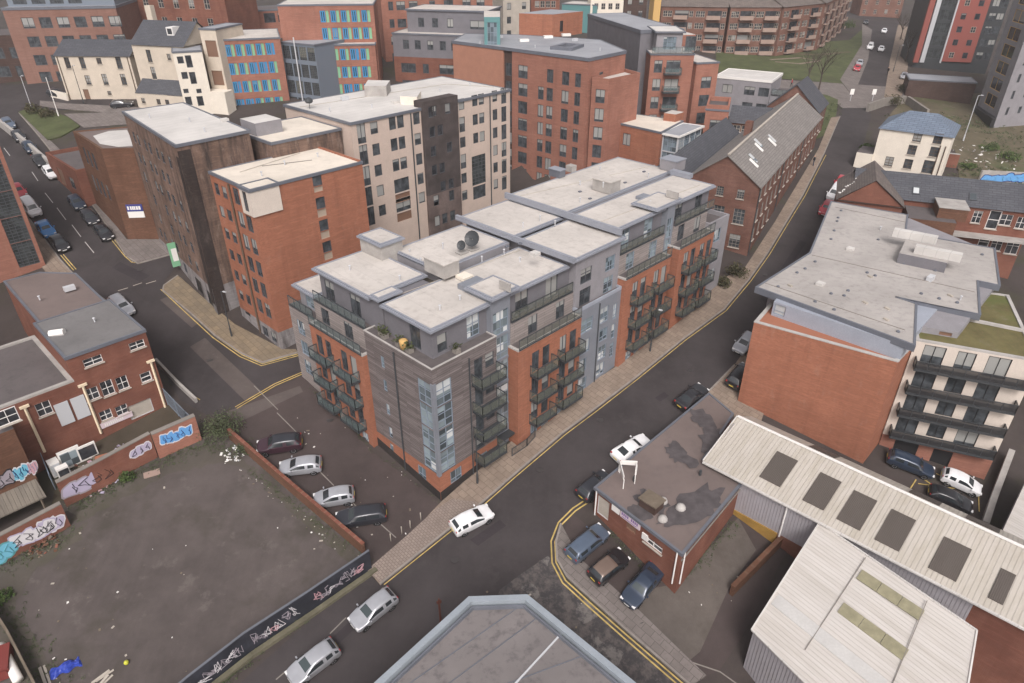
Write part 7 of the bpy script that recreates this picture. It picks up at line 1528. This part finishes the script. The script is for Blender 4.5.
bare_tree(818, 92, 9, 'tall bare tree on the lawn behind the mill', 1); bare_tree(806, 88, 7.5, 'slimmer bare tree left of the tall one on the lawn', 2); bare_tree(905, 62, 8, 'bare street tree on the plaza below the red tower', 3); bare_tree(900, 40, 8, 'bare street tree higher up the plaza', 4)
mb = MB(); rnd_ = random.Random(3)
def tufts(pts, n, w, s):
    P = [G(*p) for p in pts]
    for i in range(n):
        k = rnd_.randrange(len(P)-1); q = P[k].lerp(P[k+1], rnd_.random()); x, y = q.x+rnd_.gauss(0, w), q.y+rnd_.gauss(0, w); leaves(mb, Vector((x, y, terr(x, y)-.02)), s*1.4, s*1.6, 9, s*.5, rnd_)
tufts([(70, 510), (110, 488), (160, 462), (205, 443), (240, 452)], 420, .55, .13); tufts([(0, 570), (72, 532)], 140, .5, .13); tufts([(250, 470), (300, 510), (366, 560)], 260, .3, .1); tufts([(0, 600), (30, 650), (60, 700)], 220, .6, .13); tufts([(330, 600), (250, 660), (200, 700)], 120, .2, .13); tufts([(672, 586), (700, 560), (735, 522)], 110, .25, .15); tufts([(655, 583), (610, 532)], 40, .15, .12); tufts([(441, 503), (372, 450), (340, 415), (310, 388)], 70, .15, .1)
tufts([(910, 120), (1000, 130), (1020, 180), (960, 170)], 260, 2.5, .35); tufts([(812, 135), (836, 105)], 60, .8, .25)
tag(mb.build('weeds', M['leaf_grey']), 'weeds and moss growing along the wall feet and waste ground', 'weeds', kind='stuff')

# ---------------------------------------------------------------- street furniture, litter and people
def pole(name, label, px, py, h, r_, mat, head=None, cat=None, group=None, arm=None):
    p = G(px, py); e = thing(name, label, cat or 'lamp post', p, 0, group); mb = MB(); mb.tube([p-Vector((0, 0, .2)), p+Vector((0, 0, 1.1)), p+Vector((0, 0, 1.15)), p+Vector((0, 0, h))], [r_*1.6, r_*1.6, r_, r_*.75], 8); mb.build('post', M[mat], e)
    if head:
        a = Vector(arm or (.6, -.3, .1)); mb = MB(); mb.tube([p+Vector((0, 0, h-.05)), p+Vector((a.x*.6, a.y*.6, h+a.z))], r_*.6, 6); mb.build('arm', M[mat], e); q = p+Vector((a.x*.6, a.y*.6, h+a.z)); mb = MB(); mb.box3(q-Vector((.08, .08, .05)), Vector((a.x, a.y, 0))*.6, Vector((-a.y, a.x, 0)).normalized()*.16, (0, 0, .09)); mb.build('lantern', M[head], e)
    return e
pole('lamp_post', 'slim dark lamp post on the pavement beside the glazed corner', 477.5, 484, 5.6, .06, 'metal_dark', 'metal_dark')
pole('lamp_post', 'dark lamp post on the pavement by the second orange bay', 650, 352, 5.2, .06, 'metal_dark', 'galv')
pole('flag_pole', 'tall white leaning pole rising from the grass verge', 59, 117, 6.5, .07, 'white_paint', None, 'pole'); pole('lamp_post', 'dark lamp post in front of the long cream house', 84, 104, 6.5, .06, 'metal_dark', 'galv'); pole('lamp_post', 'grey lamp post at the top of the verge near the junction', 33, 112, 6, .06, 'galv', 'galv')
pole('lamp_post', 'grey lamp post at the corner of the student block', 232, 337, 5.5, .06, 'metal_dark', 'galv'); pole('lamp_post', 'thin pale post on the scrubland left of the grey tower', 963, 141, 8, .08, 'galv', 'galv'); pole('lamp_post', 'lamp post on the top street pavement', 893, 72, 6, .06, 'metal_dark', 'galv')
for px, py, lab in ((391, 541, 'lowest white bollard by the block paving'), (402, 534, 'second lowest white bollard by the block paving'), (410.5, 528, 'second highest white bollard by the block paving'), (421, 520, 'highest white bollard by the block paving')):
    p = G(px, py); mb = MB(); mb.lathe(p, [(.05, -.1), (.05, .8), (.035, .84)], 10); tag(mb.build('bollard', M['stone'], None, True), lab, 'bollard', 'white bollards')
for px, py, lab in ((850, 101, 'white road sign on the left where the street narrows'), (872, 101, 'white road sign on the right where the street narrows')):
    p = G(px, py); e = thing('road_sign', lab, 'sign', p); mb = MB(); mb.bar(p, p+Vector((0, 0, 2.4)), .08); mb.build('post', M['galv'], e); mb = MB(); mb.box3(p+Vector((-.4, -.06, 1.3)), (.8, 0, 0), (0, .05, 0), (0, 0, 1.1)); mb.build('panel', M['white_paint'], e)
# railings between lane and works, and junk in the yard
def fence(name, label, pts, h, mat):
    P = [G(*p) for p in pts]; e = thing(name, label, 'fence', P[0]); mb = MB(); g = MB()
    for a, b_ in zip(P, P[1:]):
        n = max(1, int((b_-a).length/1.6))
        for i in range(n+1): q = a.lerp(b_, i/n); mb.bar((q.x, q.y, q.z-.2), (q.x, q.y, q.z+h), .07)
        for k in (.15, .95): mb.bar(a+Vector((0, 0, h*k)), b_+Vector((0, 0, h*k)), .06)
        m = max(2, int((b_-a).length/.16))
        for i in range(m): q = a.lerp(b_, (i+.5)/m); g.bar(q+Vector((0, 0, .1)), q+Vector((0, 0, h*.97)), .025)
    mb.build('frame', M[mat], e); g.build('bars', M[mat], e)
fence('railing', 'blue grey steel railing at the lane side of the works yard', [(168, 405), (190, 428), (201, 438)], 2.0, 'metal_blue'); fence('railing', 'blue grey mesh gate leaning at the left end of the yard', [(42, 455), (56, 490)], 1.8, 'metal_blue')
wall('kerb_wall', 'low concrete wall along the lane beside the brick works', [(158, 362), (180, 385), (198, 402)], .5, .25, 'concrete')
fence('railing', 'low dark railing by the entrance steps of the stepped flats', [(512, 457), (527, 447), (535, 438)], 1.0, 'metal_dark')
def junk(name, label, px, py, sx, sy, sz, rz, mat, cat, extra=None):
    p = G(px, py); e = thing(name, label, cat, p); mb = MB(); mb.box(p.x, p.y, p.z, sx, sy, sz, rz); mb.build('casing', M[mat], e); mb = MB(); c_, s_ = math.cos(rz), math.sin(rz)
    mb.box3(Vector((p.x, p.y, p.z))+Vector((c_*-sx*.42+s_*sy*.53, s_*-sx*.42-c_*sy*.53, sz*.12)), Vector((c_, s_, 0))*sx*.84, Vector((s_, -c_, 0))*.03, (0, 0, sz*.76)); mb.build('panel', M[extra or mat], e)
junk('fridge', 'dumped white fridge in the corner of the works yard', 58, 474, .8, .8, 1.5, .806, 'white_paint', 'fridge', 'galv'); junk('door_frame', 'dumped white glazed door leaning beside the fridge', 74, 466, 1.7, .15, 1.9, .806, 'white_paint', 'door', 'glass_pale'); junk('door_frame', 'second dumped white window frame nearer the drainpipe', 90, 458, 1.5, .15, 1.5, .806, 'white_paint', 'window', 'glass_dark'); junk('cabinet', 'broken white cabinet behind the fridge in the yard', 66, 478, .9, .6, 1.3, .806, 'white_paint', 'cabinet', 'glass_dark'); junk('crate', 'faded orange crate in the works yard beside the wall', 104, 462, 1.1, .7, .6, .5, 'brick_orange', 'crate', 'red_panel'); junk('pallet', 'pinkish broken board lying by the yard wall foot', 152, 474, 1.3, .7, .12, .5, 'balcony_pink', 'board')
rnd_ = random.Random(9)
def heap(name, label, px, py, r_, h, n, mats, cat, s=.35, kind=None):
    p = G(px, py); mb = MB()
    for i in range(n):
        a = rnd_.uniform(0, 6.283); q = r_*math.sqrt(rnd_.random()); x, y = p.x+q*math.cos(a), p.y+q*math.sin(a); z = terr(x, y)+h*(1-q/r_)*rnd_.random()*.8; e1 = Vector((rnd_.gauss(0, 1), rnd_.gauss(0, 1), rnd_.gauss(0, .4))).normalized()*s*rnd_.uniform(.5, 1.3); e2 = e1.cross(Vector((rnd_.gauss(0, .3), rnd_.gauss(0, .3), 1))).normalized()*s*rnd_.uniform(.3, .8); mb.box3(Vector((x, y, z)), e1, e2, e1.cross(e2).normalized()*s*rnd_.uniform(.05, .35), i % len(mats))
    tag(mb.build(name, [M[m_] for m_ in mats]), label, cat, kind=kind)
heap('rubbish_pile', 'scatter of white rubbish bags beside the buddleia', 232, 455, 1.1, .35, 46, ['white_paint', 'white_paint', 'galv'], 'rubbish', .26, 'stuff')
heap('rubble_bank', 'bank of painted rubble and torn boards behind the yard wall', 92, 474, 2.6, .6, 150, ['gr_white', 'gr_pink', 'brick_red', 'gr_lilac', 'timber_old'], 'rubble', .34, 'stuff')
heap('rubble_bank', 'strip of broken boards on top of the middle of the yard wall', 128, 455, 1.7, .5, 60, ['gr_white', 'gr_lilac', 'timber_old'], 'rubble', .3, 'stuff')
heap('rubble_bank', 'collapsed brick rubble in the gap of the canopy wall', 42, 545, 1.3, .7, 80, ['brick_red', 'brick_brown', 'timber_old'], 'rubble', .3, 'stuff')
heap('scrub_debris', 'pale rubble and litter strewn over the scrubland', 985, 160, 7, .3, 120, ['concrete', 'white_paint', 'timber_old'], 'rubble', .45, 'stuff')
p = G(66, 668); mb = MB(); n = 14; H_ = [[.12+.35*math.exp(-((i-7)/4)**2-((j-4)/2.5)**2)+rnd_.uniform(-.08, .08) if 0 < i < n and 0 < j < 8 else 0 for j in range(9)] for i in range(n+1)]; ax, ay = Vector((.82, .57, 0)), Vector((-.57, .82, 0))
pt_ = lambda i, j: p+ax*(i/n-.5)*1.9+ay*(j/8-.5)*(.8+.25*math.sin(i))+Vector((0, 0, H_[i][j]+.02))
for i in range(n):
    for j in range(8): mb.face([pt_(i, j), pt_(i+1, j), pt_(i+1, j+1), pt_(i, j+1)])
flat('tarp', (.03, .06, .36), .4, .4); tag(mb.build('tarpaulin', M['tarp']), 'crumpled bright blue tarpaulin on the empty lot', 'tarpaulin')
for k, (a, b_, lab) in enumerate((((92, 684), (110, 671), 'long white plank in the loose stack on the lot'), ((96, 690), (109, 676), 'short pale plank under the long one on the lot'), ((40, 668), (48, 690), 'pair of bleached planks beside the tarpaulin'))):
    p, q = G(*a), G(*b_); mb = MB(); mb.bar(p+Vector((0, 0, .08)), q+Vector((0, 0, .1+.05*k)), .18, .06); mb.bar(p+Vector((.2, .15, .06)), q+Vector((.25, .05, .06)), .14, .05); tag(mb.build('plank', M['stone']), lab, 'plank')
p = G(127, 664); mb = MB(); mb.lathe(p, [(.04, 0), (.13, .06), (.17, .17), (.13, .28), (.04, .34)], 12); tag(mb.build('ball', M['ball'], None, True), 'small lime yellow ball lying on the empty lot', 'ball')
wh_ = G(18, 672); mb = MB(); mb.tube([G(3, 650)+Vector((0, 0, .5)), G(21, 685)+Vector((0, 0, .5))], .32, 12); tag(mb.build('white_roll', M['white_paint'], None, True), 'white roll lying outside the timber fence at the bottom left', 'roll')
junk('skip', 'dark red skip beside the white roll outside the timber fence', 2, 668, 1.4, 2.2, 1.0, .5, 'gr_red', 'skip', 'gr_red')
mb = MB()
for poly_, n_ in (([(60, 540), (200, 470), (330, 560), (200, 670), (60, 690), (20, 620)], 30), ([(240, 465), (360, 555), (350, 565), (235, 470)], 40), ([(300, 385), (440, 500), (380, 560), (290, 440)], 26), ([(700, 520), (760, 560), (720, 640), (660, 600)], 12), ([(480, 590), (560, 580), (640, 660)], 6)):
    for i in range(n_):
        a, b_, c_ = rnd_.sample(poly_, 3); r1, r2 = sorted((rnd_.random(), rnd_.random())); q = G(a[0]*r1+b_[0]*(r2-r1)+c_[0]*(1-r2), a[1]*r1+b_[1]*(r2-r1)+c_[1]*(1-r2)); s_ = rnd_.choice((.05, .06, .08, .14)); mb.box(q.x, q.y, q.z+.02, s_*rnd_.uniform(.6, 2.2), s_, .03, rnd_.random()*3, i % 3)
tag(mb.build('litter', [M['white_paint'], M['stone'], M['timber_old']]), 'scraps of pale litter over lot, lane and forecourt', 'litter', kind='stuff')
# hollow blue lettered wall on the scrubland
wg = wall('graffiti_wall', 'low block wall on the scrubland carrying blue graffiti', [(978, 184), (1003, 185), (1040, 187)], 2.2, -.3, 'concrete'); f_ = Fac(xy(G(978, 184)), xy(G(1040, 187))); zz = terr(*xy(f_.at(f_.L/2, 0)))
graffiti('graffiti', 'blue and white lettering along the low scrubland wall', f_, .4, f_.L-.3, zz+.5, zz+2.0, ('gr_navy', 'gr_blue', 'gr_cyan'), 8, .03, 41)
wall('brick_wall', 'broken red brick wall beside the white house', [(936, 166), (956, 168)], 2.2, -.4, 'brick_red', 'coping'); wall('retaining_wall', 'stone retaining wall climbing behind the hipped slate roof', [(868, 112), (885, 106), (905, 104), (925, 118)], 1.6, -.5, 'stone_dark')
wall('garden_wall', 'low white wall in front of the long cream house', [(51, 97), (60, 99), (68, 101)], 1.3, -.25, 'white_wall')
def person(label, px, py, h, top, legs, az=0.0):
    p = G(px, py, .12); e = h/1.75; me = bpy.data.meshes.new('person')
    V = [((0, 0, .95), .13), ((0, 0, 1.2), .13), ((0, 0, 1.42), .15), ((0, 0, 1.52), .06), ((0, .02, 1.63), .095), ((0, .01, 1.72), .07), ((.09, 0, .9), .1), ((.1, .12, .5), .07), ((.1, .1, .08), .05), ((.1, .22, .04), .04), ((-.09, 0, .9), .1), ((-.1, -.06, .5), .07), ((-.1, -.2, .1), .05), ((-.1, -.09, .04), .04), ((.2, 0, 1.4), .07), ((.25, -.05, 1.12), .05), ((.24, .07, .88), .04), ((-.2, 0, 1.4), .07), ((-.25, .05, 1.12), .05), ((-.24, .16, .9), .04)]
    E_ = [(0, 1), (1, 2), (2, 3), (3, 4), (4, 5), (0, 6), (6, 7), (7, 8), (8, 9), (0, 10), (10, 11), (11, 12), (12, 13), (2, 14), (14, 15), (15, 16), (2, 17), (17, 18), (18, 19)]
    me.from_pydata([tuple(c*e for c in v[0]) for v in V], E_, []); o = bpy.data.objects.new('person', me); COL.objects.link(o); o.location = p; o.rotation_euler = (0, 0, az); me.materials.append(M['skin']); me.materials.append(M[top]); me.materials.append(M[legs])
    sk_ = o.modifiers.new('Skin', 'SKIN'); 
    if not me.skin_vertices: 
        b = bmesh.new(); b.from_mesh(me); b.verts.layers.skin.verify(); b.to_mesh(me); b.free()
    for i, v in enumerate(V): me.skin_vertices[0].data[i].radius = (v[1]*e, v[1]*e); me.skin_vertices[0].data[i].use_root = i == 0
    o.modifiers.new('Sub', 'SUBSURF').levels = 1; dg = bpy.context.evaluated_depsgraph_get(); m2 = bpy.data.meshes.new_from_object(o.evaluated_get(dg)); o.modifiers.clear(); o.data = m2; m2.materials.clear()
    for k in ('skin', top, legs): m2.materials.append(M[k])
    for f_ in m2.polygons: z = f_.center.z/e; f_.material_index = 0 if z > 1.5 else (1 if z > .92 else 2); f_.use_smooth = True
    return tag(o, label, 'person')
person('person in dark clothes walking on the pavement beside the mill', 813, 166, 1.75, 'p_black', 'p_navy', .6); person('person in a red jacket on the path behind the mill', 791, 87, 1.75, 'p_red', 'p_black', 1.5); person('person in black standing on the plaza below the red tower', 887, 75, 1.8, 'p_black', 'p_black', .3)
# ---------------------------------------------------------------- camera and daylight
cam = bpy.data.cameras.new('Camera'); co = bpy.data.objects.new('Camera', cam); COL.objects.link(co); SC.camera = co
cam.sensor_width = 36; cam.lens = 36*683/1024; cam.clip_end = 4000; cam.clip_start = .5
co.location = (0, 0, HC); co.rotation_euler = (math.pi/2-TH, 0, 0)
W_ = bpy.data.worlds.new('World'); SC.world = W_; W_.use_nodes = True; nt = W_.node_tree; nt.nodes.clear()
ou = nt.nodes.new('ShaderNodeOutputWorld'); bg = nt.nodes.new('ShaderNodeBackground'); sk = nt.nodes.new('ShaderNodeTexSky'); hs = nt.nodes.new('ShaderNodeHueSaturation')
EL, AZ = 46, 178     # sun height and compass direction it comes from (clockwise from +Y)
sk.sky_type = 'NISHITA'; sk.sun_disc = False; sk.sun_elevation = R(EL); sk.sun_rotation = R(AZ); sk.air_density = 1.0; sk.dust_density = 6.0; sk.ozone_density = .6
hs.inputs['Saturation'].default_value = .22; nt.links.new(sk.outputs[0], hs.inputs['Color']); mx = nt.nodes.new('ShaderNodeMix'); mx.data_type = 'RGBA'; mx.blend_type = 'MULTIPLY'; mx.inputs[0].default_value = 1; mx.inputs[7].default_value = (1, .962, .965, 1); nt.links.new(hs.outputs[0], mx.inputs[6]); nt.links.new(mx.outputs[2], bg.inputs['Color']); bg.inputs['Strength'].default_value = .15; nt.links.new(bg.outputs[0], ou.inputs[0])
sl = bpy.data.lights.new('Sun', 'SUN'); sl.energy = 1.4; sl.angle = R(18); sl.color = (1, .955, .92); so = bpy.data.objects.new('Sun', sl); COL.objects.link(so)
d = -Vector((math.sin(R(AZ))*math.cos(R(EL)), math.cos(R(AZ))*math.cos(R(EL)), math.sin(R(EL)))); so.rotation_euler = d.to_track_quat('-Z', 'Y').to_euler()
SC.view_settings.view_transform = 'Standard'; SC.view_settings.look = 'None'; SC.view_settings.gamma = 1; SC.view_settings.exposure = 0.17; SC.view_settings.use_curve_mapping = False
SC.cycles.max_bounces = 5; SC.cycles.diffuse_bounces = 3; SC.cycles.glossy_bounces = 2; SC.cycles.transparent_max_bounces = 8; SC.cycles.volume_bounces = 1
SC.cycles.use_denoising = True


# ---------------------------------------------------------------- air
hb_ = MB(); hb_.box3((-420, -60, -40), (900, 0, 0), (0, 560, 0), (0, 0, 140)); hz = bpy.data.materials.new('haze'); hz.use_nodes = True; t_ = hz.node_tree; t_.nodes.clear(); o_ = t_.nodes.new('ShaderNodeOutputMaterial'); v_ = t_.nodes.new('ShaderNodeVolumePrincipled'); v_.inputs['Color'].default_value = (.98, .97, .98, 1); v_.inputs['Density'].default_value = .0003; v_.inputs['Anisotropy'].default_value = 0; t_.links.new(v_.outputs[0], o_.inputs['Volume'])
M['haze'] = hz; tag(hb_.build('haze', hz), 'thin pale city haze over the whole view', 'haze', kind='stuff')
